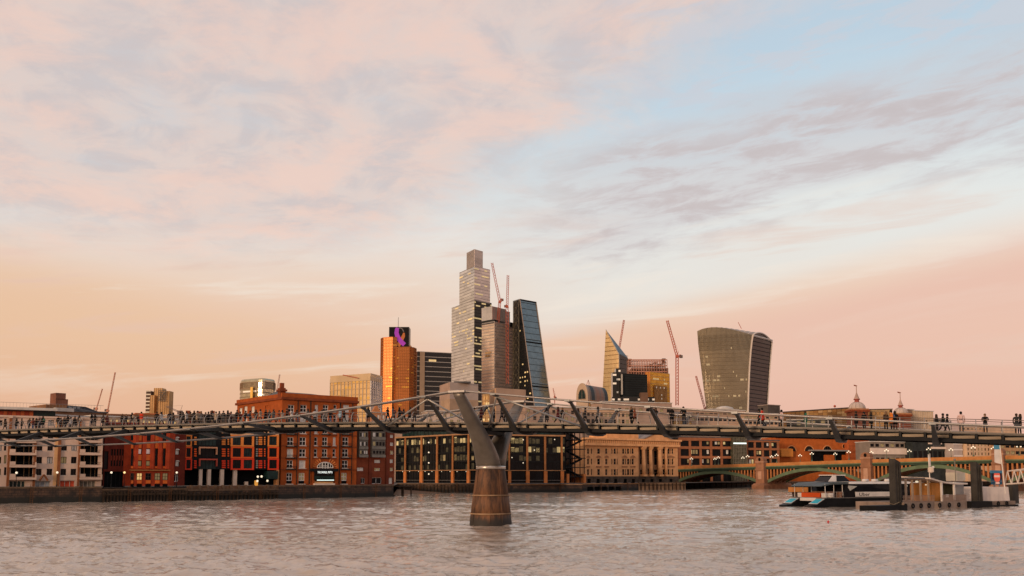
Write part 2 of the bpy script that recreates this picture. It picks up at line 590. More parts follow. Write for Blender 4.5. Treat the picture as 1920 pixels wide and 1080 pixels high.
def make_river():
    # rows are spaced with distance so that waves near the viewer are real relief; far water is nearly flat
    rng = np.random.RandomState(3)
    nr, nc = 760, 520
    t = np.linspace(0, 1, nr)
    Yr = 34.0 * (780.0 / 34.0) ** t
    sx = np.linspace(-.66, .66, nc)
    Yg, Sg = np.meshgrid(Yr, sx, indexing='ij')
    X = Yg * Sg
    Z = np.zeros_like(X)
    wind = R(25)
    # broad current bands: calmer and rougher water lying across the stream
    calm = .80 + .34 * np.sin(Yg * .115 + 1.9 * np.sin(X * .021 + .4) + .9 * np.sin(Yg * .037)) * np.sin(X * .013 + Yg * .021 + 1.0)
    for i in range(60):
        lam = 0.8 * (8.0 / .8) ** (rng.rand() ** 1.25)
        ang = wind + rng.normal(0, .75)
        k = 2 * math.pi / lam
        amp = .0112 * lam ** .62 * (.4 + 1.2 * rng.rand())
        ph = rng.rand() * 6.28
        kx, ky = math.sin(ang) * k, math.cos(ang) * k
        res = np.clip(1.6 - Yg / (lam * 95.0), 0, 1)      # drop waves finer than the grid
        # slow patches of calmer and rougher water
        patch = .65 + .35 * np.sin(X * .031 * (1 + .3 * math.sin(i)) + Yg * .017 + i) * np.sin(Yg * .043 + i * 1.7)
        patch = patch * calm
        w = np.sin(kx * X + ky * Yg + ph + .6 * np.sin(.23 * X * ky - .19 * Yg * kx + i))
        Z += amp * res * patch * (1 - 2 * np.abs(w) ** .8 if i % 3 == 0 else w)
    # ripples and wash round the foot of the bridge pier
    dp = np.sqrt((X + 2.3) ** 2 + (Yg - 105.1) ** 2)
    Z += .10 * np.exp(-np.maximum(dp - 2.4, 0) / 3.2) * np.sin(dp * 3.4) * (dp > 1.5)
    v = np.stack([X, Yg, Z], -1).reshape(-1, 3)
    me = bpy.data.meshes.new('river')
    idx = np.arange(nr * nc).reshape(nr, nc)
    q = np.stack([idx[:-1, :-1], idx[:-1, 1:], idx[1:, 1:], idx[1:, :-1]], -1).reshape(-1, 4)
    me.vertices.add(len(v))
    me.vertices.foreach_set('co', v.astype(np.float32).ravel())
    me.loops.add(q.size)
    me.loops.foreach_set('vertex_index', q.astype(np.int32).ravel())
    me.polygons.add(len(q))
    me.polygons.foreach_set('loop_start', np.arange(0, q.size, 4, dtype=np.int32))
    me.polygons.foreach_set('use_smooth', np.ones(len(q), bool))
    me.update()
    wm = water_mat()
    me.materials.append(wm)
    link('river', me, kind='structure')
    # the rest of the river around the modelled stretch
    MB().quad((-6000, -6000, -.35), (6000, -6000, -.35), (6000, 6000, -.35), (-6000, 6000, -.35)).build('river_reach', wm, kind='structure')


make_river()
land_m = M('city_ground', (.12, .10, .085), .9, 0, .3, .05)
pave_m = M('paving', (.22, .18, .15), .85, 0, .2, .3)
b = MB()
far = [(6500, 900), (6500, 9000), (-6500, 9000), (-6500, 140)]
poly = [(x, y + .8) for x, y in bank_pts] + far
b.add([(x, y, 3.0) for x, y in poly], [tuple(range(len(poly)))])
b.build('ground', land_m, kind='structure')
sb = [(6, 3), (200, 225), (2500, 2600), (6500, 1200), (6500, -6500), (-6500, -6500), (-3000, -260), (-40, -10)]
MB().prism(sb, -.5, 3.2).build('south_bank_ground', pave_m, kind='structure')


def wall_mat():
    mt = bpy.data.materials.new('river_wall_stone')
    mt.use_nodes = True
    T = NT(mt.node_tree)
    bs = T.n('ShaderNodeBsdfPrincipled')
    o = T.n('ShaderNodeOutputMaterial')
    T.t.links.new(bs.outputs[0], o.inputs[0])
    co = T.n('ShaderNodeTexCoord').outputs['Object']
    sp = T.n('ShaderNodeSeparateXYZ')
    T.put(sp.inputs[0], co)
    n1 = T.noise(co, .55, 5, .65)
    n2 = T.noise(T.mapping(co, (1, 1, .25)), 1.3, 4, .6)
    c = T.mix(T.smooth(n1, .35, .68), (.026, .016, .011), (.105, .055, .030))
    bk = T.n('ShaderNodeTexBrick')
    T.put(bk.inputs['Vector'], T.vec(sp.outputs[0], sp.outputs[2], 0.0))
    bk.inputs['Scale'].default_value = 1.0
    bk.inputs['Brick Width'].default_value = 1.1
    bk.inputs['Row Height'].default_value = .5
    bk.inputs['Mortar Size'].default_value = .045
    bk.inputs['Color1'].default_value = (.75, .75, .75, 1)
    bk.inputs['Color2'].default_value = (1.35, 1.3, 1.25, 1)
    bk.inputs['Mortar'].default_value = (.35, .35, .35, 1)
    c = T.mix(1.0, c, bk.outputs[0], 'MULTIPLY')
    # tidal weed and slime: a real stain with a ragged edge
    zl = T.math('ADD', sp.outputs[2], T.math('MULTIPLY', n2, 1.6))
    c = T.mix(T.smooth(zl, 1.5, 2.6), (.010, .009, .006), c)
    T.put(bs.inputs['Base Color'], c)
    bs.inputs['Roughness'].default_value = .8
    bp = T.n('ShaderNodeBump')
    bp.inputs['Strength'].default_value = .6
    bp.inputs['Distance'].default_value = .08
    T.put(bp.inputs['Height'], T.noise(co, 2.2, 4, .6))
    T.t.links.new(bp.outputs[0], bs.inputs['Normal'])
    MATS['river_wall_stone'] = mt
    return mt


wall_m = wall_mat()
cope_m = M('coping_stone', (.13, .085, .055), .8, 0, .25, .6)
timber_m = M('fender_timber', (.045, .030, .020), .85, 0, .4, 1.2, streak=.3)


def river_wall(label, pa, pb, z1=3.3, fenders=0, cope=cope_m, body=None, pts=None, piers=0, arches=0):
    Ya, Yb = pts if pts else (bankY(pa), bankY(pb))
    w = Bld('embankment_wall', label, 'wall', pa, Ya, pb, Yb, 0, 'river walls along the north bank')
    w.e['kind'] = 'thing'
    b = MB()
    holes = []
    if arches:
        for i in range(arches):
            c = w.L * (.07 + .62 * (i + .5) / arches)
            holes.append((c - 1.9, c + 1.9, -.6, 1.7))
    wall_holes(b, 0, w.L, -1.0, z1 - .35, holes, .9)
    b.quad((0, 1.2, -1), (0, 0, -1), (0, 0, z1 - .35), (0, 1.2, z1 - .35)).quad((w.L, 0, -1), (w.L, 1.2, -1), (w.L, 1.2, z1 - .35), (w.L, 0, z1 - .35))
    b.quad((0, 0, z1 - .35), (w.L, 0, z1 - .35), (w.L, 1.2, z1 - .35), (0, 1.2, z1 - .35)).quad((w.L, 1.2, -1), (0, 1.2, -1), (0, 1.2, z1 - .35), (w.L, 1.2, z1 - .35))
    w.part('wall_body', b, body or wall_m)
    if arches:
        for h in holes:
            w.part('arch_void', MB().box(h[0], h[1], .86, .95, h[2], h[3]), void_m)
    # course of long coping stones, each its own piece
    n = max(3, int(w.L / 3.2))
    me = MB().box(.02, w.L / n - .02, -.14, .62, z1 - .35, z1).mesh('coping_stone', cope)
    for i in range(n):
        link('coping_stone', me, w.e, (i * w.L / n, random.uniform(-.02, .02), random.uniform(-.02, .02)))
    lad = MB()
    for sx_ in (-.25, .25):
        lad.box(sx_ - .04, sx_ + .04, -.56, -.48, -.6, z1 + .5)
    for k_ in range(10):
        lad.box(-.25, .25, -.54, -.50, -.3 + k_ * .38, -.24 + k_ * .38)
    lme = lad.mesh('ladder', M('ladder_rust', (.10, .045, .02), .8, 0, .2, 1))
    for q in ((.3, .78) if w.L > 14 else (.5,)):
        link('ladder', lme, w.e, (w.L * q, 0, 0))
    if fenders:
        me = MB().box(-.17, .17, -.36, -.02, -1, z1 - .5).mesh('fender_post', timber_m)
        for i in range(fenders):
            link('fender_post', me, w.e, ((i + .5) * w.L / fenders, random.uniform(-.05, .04), random.uniform(-.35, .2)))
        w.part('fender_rail', MB().box(0, w.L, -.46, -.37, z1 - 1.4, z1 - 1.1), timber_m)
    if piers:
        me = MB().box(-.28, .28, -.1, .5, z1, z1 + .95).mesh('parapet_pier', cope)
        for i in range(piers):
            link('parapet_pier', me, w.e, ((i + .5) * w.L / piers, 0, 0))
        w.part('parapet', MB().box(0, w.L, .05, .35, z1 + .002, z1 + .75), M('terrace_parapet', (.13, .07, .04), .8, 0, .35, .7))
    return w


river_wall('dark stained stone river wall below the white apartment block', -420, 0)
river_wall('stone river wall with brown patches under the white apartments', 0.3, 192)
river_wall('black timber-faced river wall below the dark red brick office', 192.3, 352, 2.8, fenders=26)
river_wall('river wall with pillared terrace parapet below the red and black block', 352.3, 523, 2.5, fenders=24, piers=12)
river_wall('mottled stone river wall at the foot of the tall brick warehouse', 523.3, 667)
river_wall('low dark river wall under the brick block with grey bays', 667.3, 738)
river_wall('dark river wall with closely set timber piles left of the bridge pier', 746, 890, 3.3, fenders=22, pts=(345, 336))
river_wall('brown river wall with a pale coping right of the bridge pier', 890.3, 1092, 3.0, pts=(336, 352), cope=M('pale_coping', (.42, .24, .13), .8, 0, .25, .6))
river_wall('low river wall with dark arches before the cream classical hall', 1092.3, 1197, 3.0, arches=5, pts=(385, 410), cope=M('orange_coping', (.42, .22, .10), .8, 0, .25, .6))
river_wall('panelled river wall under the portico of the cream hall', 1197.3, 1285, 3.4, fenders=12, pts=(410, 430), body=M('tan_wall', (.30, .17, .09), .8, 0, .25, .6, streak=.4))
river_wall('shadowed river wall behind the first arch of the road bridge', 1285.3, 1420, 3.4, fenders=14, pts=(500, 560))
river_wall('far brown river wall under the road bridge', 1420.3, 1900, 3.3, pts=(565, 600))
# foreshore in the dock inlet
MB().add([(*bank_pts[8], .5), (*bank_pts[9], 1.2), (gx(800, 352), 352, .9), (gx(840, 343), 343, .1), (gx(790, 318), 318, -.3), (gx(742, 280), 280, -.1)],
         [(0, 5, 4, 3, 2, 1)]).build('foreshore', M('river_mud', (.13, .075, .045), .7, 0, .3, .4, bump=.5), kind='structure')
# ------------------------------------------------------------------ footbridge
TH = math.atan(.483)
BC, BS = math.cos(TH), math.sin(TH)
PX0, PY0 = -2.3, 105.1


def bw(s, w, z=0.0):
    """bridge coordinates: s metres along (south, right positive), w metres towards the viewer"""
    return Vector((PX0 + s * BC - w * BS, PY0 - s * BS - w * BC, z))


def zdeck(s):
    return 11.0 - .0311 * s - .000262 * s * s


WC = 7.2


def zcab(s):
    return 9.9 + .00079 * (s + 72) ** 2 if s < 0 else 14.0 - .124 * s + .000534 * s * s


S0, S1 = -150.0, 76.0
fb = thing('footbridge', 'long grey steel suspension footbridge with a Y-shaped pier crossing the river', 'footbridge', bw(0, 0, 0), -TH)


def BL(s, w, z):
    return (s, -w, z)          # local coordinates of the footbridge


def ribbon(name, prof, mat, step=4.0, parent=None, zf=zdeck, **k):
    """sweep a closed (w, dz) profile along the deck"""
    n = int((S1 - S0) / step)
    rings = []
    for i in range(n + 1):
        s = S0 + (S1 - S0) * i / n
        rings.append([BL(s, w, zf(s) + dz) for w, dz in prof])
    return MB().loft(rings).build(name, mat, parent or fb, **k)


deck_m = M('deck_aluminium', (.19, .175, .16), .55, .2, .12, .5, streak=.1)
ribbon('deck', [(-2.05, -.16), (-2.05, 0), (2.05, 0), (2.05, -.16)], deck_m)
ribbon('deck_underside', [(-1.55, -.62), (-1.55, -.17), (1.55, -.17), (1.55, -.62)], steel_dark)
for sgn in (1, -1):
    a, c = sorted((sgn * 1.78, sgn * 2.12))
    ribbon('edge_beam', [(a, -.88), (a, -.56), (c, -.56), (c, -.88)], black)
    a, c = sorted((sgn * 2.06, sgn * 2.18))
    ribbon('deck_edge_tube', [(a, -.08), (a, .05), (c, .05), (c, -.08)], M('edge_tube', (.17, .145, .125), .5, .3, .15, .6))
    # aluminium panels between the brackets, sunset reflection put into their pale colour
    rail = [[BL(S0 + (S1 - S0) * i / 60, sgn * 1.62 + .035 * math.cos(t), zdeck(S0 + (S1 - S0) * i / 60) + 1.16 + .035 * math.sin(t))
             for t in [k * math.pi / 3 for k in range(6)]] for i in range(61)]
    MB().loft(rail).build('handrail', M('bronze_rail', (.17, .125, .10), .5, .4, .1, .6), fb)
    for hz, hw in ((.82, 1.80), (.45, 1.96)):
        rail = [[BL(S0 + (S1 - S0) * i / 60, sgn * hw + .014 * math.cos(t), zdeck(S0 + (S1 - S0) * i / 60) + hz + .014 * math.sin(t))
                 for t in [k * math.pi / 2 for k in range(4)]] for i in range(61)]
        MB().loft(rail).build('rail_wire', cable_m, fb)
post_me, brk_me, pan_me = {}, {}, {}
pan_m = M('sunlit_panel', (.46, .36, .26), .5, .1, .15, .5)  # reflected sunset on the aluminium is put into this colour
for sgn in (1, -1):
    arc = [(2.13, .02), (2.18, .35), (2.10, .75), (1.90, 1.0), (1.64, 1.17)]
    b = MB()
    b.loft([[(-.035, -sgn * (w + .03), z), (.035, -sgn * (w + .03), z), (.035, -sgn * (w - .05), z), (-.035, -sgn * (w - .05), z)] for w, z in arc])
    post_me[sgn] = b.mesh('rail_post', steel_light)
    b = MB()
    b.loft([[(-.11, -sgn * 2.2, -.12), (.11, -sgn * 2.2, -.12), (.11, -sgn * 1.6, -.12), (-.11, -sgn * 1.6, -.12)],
            [(-.05, -sgn * 2.14, -.6), (.05, -sgn * 2.14, -.6), (.05, -sgn * 1.6, -.6), (-.05, -sgn * 1.6, -.6)]])
    brk_me[sgn] = b.mesh('deck_bracket', steel_dark)
    pan_me[sgn] = MB().add([(.16, -sgn * 1.80, -.54), (1.88, -sgn * 1.80, -.54), (1.88, -sgn * 1.88, -.30), (.16, -sgn * 1.88, -.30),
                            (.16, -sgn * 1.70, -.54), (1.88, -sgn * 1.70, -.54), (1.88, -sgn * 1.70, -.30), (.16, -sgn * 1.70, -.30)],
                           [(0, 1, 2, 3), (4, 7, 6, 5), (0, 4, 5, 1), (3, 2, 6, 7), (0, 3, 7, 4), (1, 5, 6, 2)]).mesh('edge_panel', pan_m)
s = -100.0
while s < 72:
    for sgn in (1, -1):
        link('rail_post', post_me[sgn], fb, (s, 0, zdeck(s)))
        link('deck_bracket', brk_me[sgn], fb, (s, 0, zdeck(s)))
        if sgn == 1:
            link('edge_panel', pan_me[sgn], fb, (s, 0, zdeck(s + 1)))
    s += 2.025
# suspension cables: four side by side on each side
for sgn in (1, -1):
    for j in range(4):
        w = sgn * (WC - .42 + .28 * j)
        pts = [BL(q, w, zcab(q)) for q in list(np.linspace(S0, 0, 34)) + list(np.linspace(2, S1, 20))]
        MB().path(pts, .085, 6).build('suspension_cable', cable_m, fb, True)
# transverse arms every 8 m
k = -18
while True:
    s = -4.0 + 8.1 * k
    k += 1
    if s > S1 - 2:
        break
    if s < S0 + 4:
        continue
    zd, zc = zdeck(s) - .62, zcab(s)
    b = MB()
    # shallow V: cable clamp - knee - under the deck - knee - cable clamp
    pr = [(WC + .5, zc - .02, .14, .20), (WC - .5, zc - .16, .14, .24), (2.5, zd - .10, .26, .50), (1.3, zd - .32, .32, .50), (0, zd - .34, .32, .45)]
    pr = pr + [(-w, z, a, h) for w, z, a, h in pr[-2::-1]]
    rings = []
    for w, z, a, h in pr:
        rings.append([(s - a, -w, z - h / 2), (s + a, -w, z - h / 2), (s + a * .8, -w, z + h / 2), (s - a * .8, -w, z + h / 2)])
    b.loft(rings)
    arm = b.build('outrigger_arm', M('arm_steel', (.040, .038, .035), .5, .15, .2, .5, streak=.2, spec=.25), fb)
    for sgn in (1, -1):
        MB().box(s - .28, s + .28, -sgn * WC - .56, -sgn * WC + .56, zc - .14, zc + .06).build('cable_clamp', steel, arm)
# slender diagonal braces round the pier
for sgn in (1, -1):
    for sa, sb_, za in ((-4, -12.1, 0), (-4, -.6, 0), (4.1, .9, 0), (4.1, 12.2, 0)):
        MB().tube(BL(sa, sgn * (WC - .35), zcab(sa) - .25), BL(sb_, sgn * 2.3, zdeck(sb_) - .55), .095, 8).build('diagonal_brace', M('brace_steel', (.30, .285, .27), .4, .5, .1, .6), fb, True)
# pier
pier = link('bridge_pier', None, fb)


def conc_mat():
    mt = bpy.data.materials.new('pier_concrete')
    mt.use_nodes = True
    T = NT(mt.node_tree)
    bs = T.n('ShaderNodeBsdfPrincipled')
    o = T.n('ShaderNodeOutputMaterial')
    T.t.links.new(bs.outputs[0], o.inputs[0])
    co = T.n('ShaderNodeTexCoord').outputs['Object']
    sp = T.n('ShaderNodeSeparateXYZ')
    T.put(sp.inputs[0], co)
    n1 = T.noise(T.mapping(co, (1.2, 1.2, .35)), .9, 5, .65)
    n2 = T.noise(T.mapping(co, (3.2, 3.2, .30)), 1.0, 5, .7)
    c = T.mix(T.smooth(n1, .32, .7), (.036, .017, .009), (.20, .086, .035))
    c = T.mix(T.math('MULTIPLY', T.smooth(n2, .46, .66), .75), c, (.040, .021, .013))
    zl = T.math('ADD', sp.outputs[2], T.math('MULTIPLY', n1, 1.3))
    c = T.mix(T.smooth(zl, 1.0, 1.9), (.026, .019, .013), c)
    T.put(bs.inputs['Base Color'], c)
    bs.inputs['Roughness'].default_value = .75
    bp = T.n('ShaderNodeBump')
    bp.inputs['Strength'].default_value = .4
    bp.inputs['Distance'].default_value = .05
    T.put(bp.inputs['Height'], T.noise(co, 2.5, 5, .65))
    T.t.links.new(bp.outputs[0], bs.inputs['Normal'])
    return mt


conc = conc_mat()
prof = [(2.26, -1.2), (2.20, 0), (2.10, 1.15), (2.08, 1.16), (2.04, 1.24), (2.08, 1.26), (1.87, 3.12), (1.85, 3.13), (1.82, 3.22), (1.85, 3.24), (1.49, 5.95), (1.45, 6.0)]
MB().lathe(prof, 0, 0, 40, sx=1.0, sy=1.22).build('concrete_base', conc, pier, True)
for z, r in ((1.16, 2.115), (3.13, 1.895)):
    MB().lathe([(r - .1, z), (r + .03, z + .01), (r + .03, z + .12), (r - .1, z + .13)], 0, 0, 40, sx=1, sy=1.22).build('concrete_ring', M('pier_ring', (.34, .22, .13), .7, 0, .25, .9), pier, True)
for a in (200, 245, 300, 335):
    x, y = math.cos(R(a)), math.sin(R(a)) * 1.22
    MB().tube((x * 2.2, y * 2.2, .3), (x * 1.53, y * 1.53, 5.9), .05, 6).build('pier_rib', conc, pier)
MB().lathe([(1.45, 6.0), (1.55, 6.01), (1.55, 6.34), (1.42, 6.36)], 0, 0, 40, sx=1.0, sy=1.2).build('steel_collar', M('collar_steel', (.55, .48, .42), .3, .7, .1, .8), pier, True)
arm_m = M('pier_arm_steel', (.17, .148, .128), .36, .4, .2, .35, streak=.2)
for sgn in (1, -1):
    secs = [(.55, 6.33, 1.36, 1.10, 75), (.9, 7.1, 1.30, 1.0, 66), (1.55, 8.1, 1.18, .88, 56), (2.45, 9.15, 1.02, .76, 50), (3.5, 10.2, .88, .68, 47), (4.8, 11.4, .76, .58, 44),
            (6.1, 12.6, .66, .50, 43), (7.2, 13.55, .58, .42, 42), (7.5, 13.82, .55, .38, 42)]
    rings = []
    for w, z, a, h, tilt in secs:
        tw, tz = math.cos(R(tilt)), math.sin(R(tilt))      # direction of the arm
        nw, nz = -tz, tw                                    # across the arm
        ring = []
        for i in range(24):
            t = 2 * math.pi * i / 24
            cx_, cz_ = math.copysign(abs(math.cos(t)) ** .8, math.cos(t)) * a, math.copysign(abs(math.sin(t)) ** .8, math.sin(t)) * h
            ring.append((cx_, -sgn * (w + nw * cz_), z + nz * cz_ if z > 6.4 else z))
        rings.append(ring)
    MB().loft(rings).build('pier_arm', arm_m, pier, True)
    MB().box(-.95, .95, -sgn * WC - .7, -sgn * WC + .7, 13.78, 13.98).build('cable_saddle', M('saddle_steel', (.34, .31, .29), .45, .4, .12, .7), pier)
MB().loft([[(-.5, -1.9, 9.75), (.5, -1.9, 9.75), (.5, 1.9, 9.75), (-.5, 1.9, 9.75)], [(-.6, -2.3, 10.1), (.6, -2.3, 10.1), (.6, 2.3, 10.1), (-.6, 2.3, 10.1)]]).build('deck_bearing', steel_dark, pier)
# ------------------------------------------------------------------ waterfront buildings, left to right
# 1 white apartment block
cream = M('cream_render', (.56, .40, .31), .8, 0, .10, .25, streak=.18, fine=.05)
cream_o = M('ochre_render', (.62, .36, .17), .8, 0, .12, .3, streak=.2)
brown_b = M('brown_brick', (.23, .085, .035), .85, 0, .2, .8, fine=.15)
B = Bld('apartment_block', 'white apartment block with brown pilasters and balconies at the left edge', 'building', -60, 200, 193, 213)
zt = B.z(80, 784)
uL, uR = 0.0, B.u(191)
holes, wins = [], []
rows = [(834, 845), (856.5, 869), (879, 891), (810.5, 822), (788, 798)]
for (a, c) in rows:
    for (x0, x1) in ((69, 79.5), (89, 99.5), (115, 125.5), (134, 144.5), (-4, 3), (-30, -20), (-48, -38)):
        sh = (a - 862) * -.02
        r = B.rect(x0 + (834 - a) * .035, a, x1 + (834 - a) * .035, c)
        holes.append(r); wins.append(r)
    for (x0, x1) in ((7.5, 12),):
        r = B.rect(x0, a - 3, x1, c)
        holes.append(r); wins.append(r)
bays = []
for (a, c) in [(809, 825), (832, 848), (855, 871), (878, 894)]:
    for (x0, x1) in ((20, 61), (151, 184)):
        r = B.rect(x0, a - 1, x1, c)
        holes.append(r); bays.append(r)
gr = []
for (x0, x1, y0, y1, mt, n) in ((17, 47, 901.5, 914.5, pane_t, 4), (65.5, 94, 901.5, 914.5, M('grey_shop_glass', (.22, .23, .24), .15, 0, .4, .8), 3), (112, 140, 901, 914.5, M('red_door', (.50, .07, .03), .5, 0, .2, 1.2), 3),
                              (149, 179, 901.5, 914.5, M('dim_shop_glass', (.12, .11, .09), .12, 0, .5, .8), 4)):
    r = B.rect(x0, y0, x1, y1)
    holes.append(r); gr.append((r, mt, n))
B.part('wall', shell(MB(), uL, uR, 0, zt, 14, holes, .5), cream)
rnd = random.Random(4)
for r in wins:
    window(B.e, r, .45, M('brown_frame', (.06, .04, .03), .5, 0, .1, 1), rnd.choice([pane_d, pane_d, pane_d, pane_w, pane_dim]), 1 if r[1] - r[0] < .8 else 2, 1, .1, sill=M('pale_sill', (.5, .42, .36), .7, 0, .1, .5))
for i, r in enumerate(bays):
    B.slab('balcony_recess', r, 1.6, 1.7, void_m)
    for q in (.25, .62, .86):
        uu = r[0] + (r[1] - r[0]) * q
        B.part('balcony_door_frame', MB().box(uu - .07, uu + .07, 1.48, 1.58, r[2], r[3]), M('door_frame_tan', (.30, .19, .10), .6, 0, .1, 1))
    wid = r[1] - r[0]
    B.part('balcony_slab', MB().box(r[0] - .2, r[1] + .75, -1.15, 1.5, r[2] - .62, r[2] - .16), cream)
    B.part('balcony_parapet', MB().box(r[0] - .2, r[0] + .9, -1.2, -.95, r[2] - .16, r[2] + .62), cream)
    B.part('balcony_end', MB().box(r[1] + .45, r[1] + .74, -1.14, .9, r[2] - .16, r[2] + .5), cream)
    g = MB()
    g.box(r[0] + .9, r[1] + .45, -1.06, -1.02, r[2] + .45, r[2] + .52)
    for q in range(9):
        uu = r[0] + .95 + (r[1] - r[0] - .5) * q / 8
        g.box(uu - .015, uu + .015, -1.05, -1.03, r[2] - .16, r[2] + .45)
    B.part('balcony_railing', g, black)
for r, mt, n in gr:
    window(B.e, r, .45, M('pale_shop_frame', (.45, .38, .31), .6, 0, .1, 1), mt, n, 1, .12, name='shop_window')
for x0, x1 in ((13, 18), (62, 66.5), (107, 112.5), (145.5, 149), (-18, -13), (-36, -32)):
    B.part('pilaster', MB().box(B.u(x0), B.u(x1), -.35, -.002, 0, zt - .2), brown_b)
    B.part('pilaster_cap', MB().box(B.u(x0) - .12, B.u(x1) + .12, -.5, .2, zt - .2, zt + .35), cream)
B.part('wall_strip', MB().box(B.u(100.5), B.u(106.8), -.06, -.002, .2, zt - .3), cream_o)
gb = MB()
u0, u1, z0, z1 = B.rect(73.5, 890, 89.5, 901)
for a, c in (((u0, z0), ((u0 + u1) / 2, z1)), ((u1, z0), ((u0 + u1) / 2, z1))):
    gb.tube((a[0], -.8, a[1]), (c[0], -.8, c[1]), .2, 4)
B.part('porch_gable', gb, brown_b)
# set-back top storey with red cladding under a wide flat roof
r = B.rect(-40, 769, 106, 784, 3.0)
B.part('penthouse', MB().box(r[0], B.u(62, 776, 3), 3, 12, zt, r[3]), M('penthouse_core', (.10, .05, .04), .7, 0, .2, .4))
for i in range(9):
    q = B.rect(-10 + i * 8.1, 771, -10 + i * 8.1 + 7.4, 783.5, 2.9)
    B.part('clad_panel', MB().box(q[0], q[1], 2.86, 2.995, max(q[2], zt), q[3]), M('red_clad_%d' % (i % 2), [(.42, .10, .035), (.30, .05, .025)][i % 2], .6, 0, .15, .5))
B.slab('glazed_storey', (B.u(62.5, 776, 3), B.u(104, 776, 3), zt, r[3]), 3.1, 12, pane_t)
B.part('flat_roof', MB().box(B.u(-40, 767, 3), B.u(108, 767, 1), 1.2, 13, r[3] + .002, r[3] + .55), roof_w)
B.part('coping', MB().box(uL, uR, -.25, .3, zt + .002, zt + .4), cream)
g = MB()
for i in range(40):
    uu = uL + (uR - uL) * i / 40
    g.box(uu, uu + .03, 1.5, 1.53, r[3] + .55, r[3] + 1.5)
g.box(uL, uR, 1.5, 1.54, r[3] + 1.48, r[3] + 1.54)
B.part('roof_railing', g, steel, kind='stuff')

# 2 dark red brick office with the ribbed bay
dred = M('dark_red_brick', (.125, .022, .013), .85, 0, .22, .5, fine=.14)
red2 = M('red_brick_bay', (.36, .050, .018), .85, 0, .18, .5, fine=.12)
orange_p = M('orange_panel', (.70, .155, .03), .6, 0, .1, .6)
B = Bld('brick_office', 'dark red brick office with ribbed projecting bay and orange spandrels', 'building', 193.5, 216, 346, 228)
zt = B.z(270, 797)
uW = B.L
u_a, u_b = B.u(236), B.u(322)
holes = []
sl = []
for i in range(5):
    r = B.rect(208 + i * 5.2, 842, 211.4 + i * 5.2, 874)
    holes.append(r); sl.append(r)
ar = []
for (y0, y1) in ((821, 830), (843.5, 852.5), (865, 874.5)):
    r = B.rect(329, y0, 336.5, y1)
    holes.append(r); ar.append(r)
rg = B.rect(326.5, 889, 334.5, 903)
holes.append(rg)
rd = B.rect(195, 884, 233, 916)
holes.append(rd)
rn = B.rect(195, 846, 203, 880)
holes.append(rn)
B.part('wall', shell(MB(), 0, uW, 0, zt, 16, holes, .45), dred)
for i, r in enumerate(sl):
    window(B.e, r, .4, black, pane_d, 1, 3, .08)
    q = (r[0] + .05, r[1] - .05, r[2] + (r[3] - r[2]) * .34, r[2] + (r[3] - r[2]) * .62)
    B.slab('spandrel_panel', q, .30, .34, M('dull_red_panel', (.30, .06, .03), .6, 0, .1, .8))
window(B.e, rn, .4, black, pane_d, 1, 3, .08)
window(B.e, rd, .42, black, void_m, 5, 1, .12, name='shop_window')
for r in ar:
    window(B.e, r, .4, black, pane_w, 1, 1, .06)
    g = MB()
    uc, rr = (r[0] + r[1]) / 2, (r[1] - r[0]) / 2
    B.part('arch_head', MB().prism([(uc + rr * math.cos(t), 0) for t in np.linspace(0, math.pi, 9)], 0, .01), dred) if False else None
    pts = [(uc + rr * math.cos(t), r[3] + rr * .55 * math.sin(t)) for t in np.linspace(0, math.pi, 9)]
    B.part('arch_head', MB().add([(u, -.05, z) for u, z in pts] + [(u, .1, z) for u, z in pts], [tuple(range(9))[::-1]] + [(i, i + 1, i + 10, i + 9) for i in range(8)]), pane_w)
window(B.e, rg, .4, white_fr, pane_d, 2, 1, .12)
# ribbed bay
by = -2.2
zb0, zb1 = B.z(280, 906, by), B.z(280, 800, by)
poly = [(u_a - .6, 0), (u_a + 1.2, by), (u_b - 1.2, by), (u_b + .6, 0)]
bay = B.part('bay', MB().prism(poly, 0, zb1), red2)
for i in range(7):
    c = 240.5 + i * 14.6
    u0, u1 = B.u(c - 3.2, 850, by), B.u(c + 3.2, 850, by)
    if i == 0 or i == 6:
        continue
    B.part('pilaster', MB().box(u0, u1, by - .45, by - .002, B.z(280, 879, by), zb1 - .2), red2, bay)
cols = [(244.5, 248.5), (256, 264), (272.5, 280.8), (289.7, 297.8), (304.5, 312)]
for i, (x0, x1) in enumerate(cols):
    x0 += 1; x1 += 1
    for (y0, y1, mt) in ((829.5, 840.5, orange_p), (874.5, 878, orange_p), (900.5, 906.5, orange_p)):
        q = B.rect(x0, y0, x1, y1, by)
        B.slab('spandrel_panel', q, by - .16, by - .002, mt, bay)
    if i in (1, 2):
        q = B.rect(x0, 841.5, x1, 851.5, by)
        window(bay, q, by - .002, black, M('bright_reflecting_pane', (.85, .80, .76), .1, .2, .08, .8), 1, 1, .07)
        q = B.rect(x0, 852.5, x1, 863, by)
        B.slab('spandrel_panel', q, by - .16, by - .002, orange_p, bay)
        window(bay, B.rect(x0, 864, x1, 873.5, by), by - .002, M('brown_frame'), pane_dim, 1, 1, .08)
    else:
        window(bay, B.rect(x0, 841.5, x1, 873.5, by), by - .002, black, pane_d, 1, 4, .08)
    q = B.rect(x0 - 1.0, 887, x1 + 1.0, 900, by)
    window(bay, q, by - .002, M('brown_frame'), [pane_d, pane_l, void_m, pane_dim, pane_dim][i], 2, 2, .08)
    q = B.rect(x0 - 1.0, 907.5, x1 + 1.0, 915, by)
    B.slab('basement_opening', q, by - .05, by - .002, void_m, bay)
    B.slab('spandrel_panel', B.rect(x0, 812, x1, 826, by), by - .16, by - .002, orange_p if i % 2 else pane_d, bay)
q = B.rect(236.5, 881.2, 321, 882.6, by)
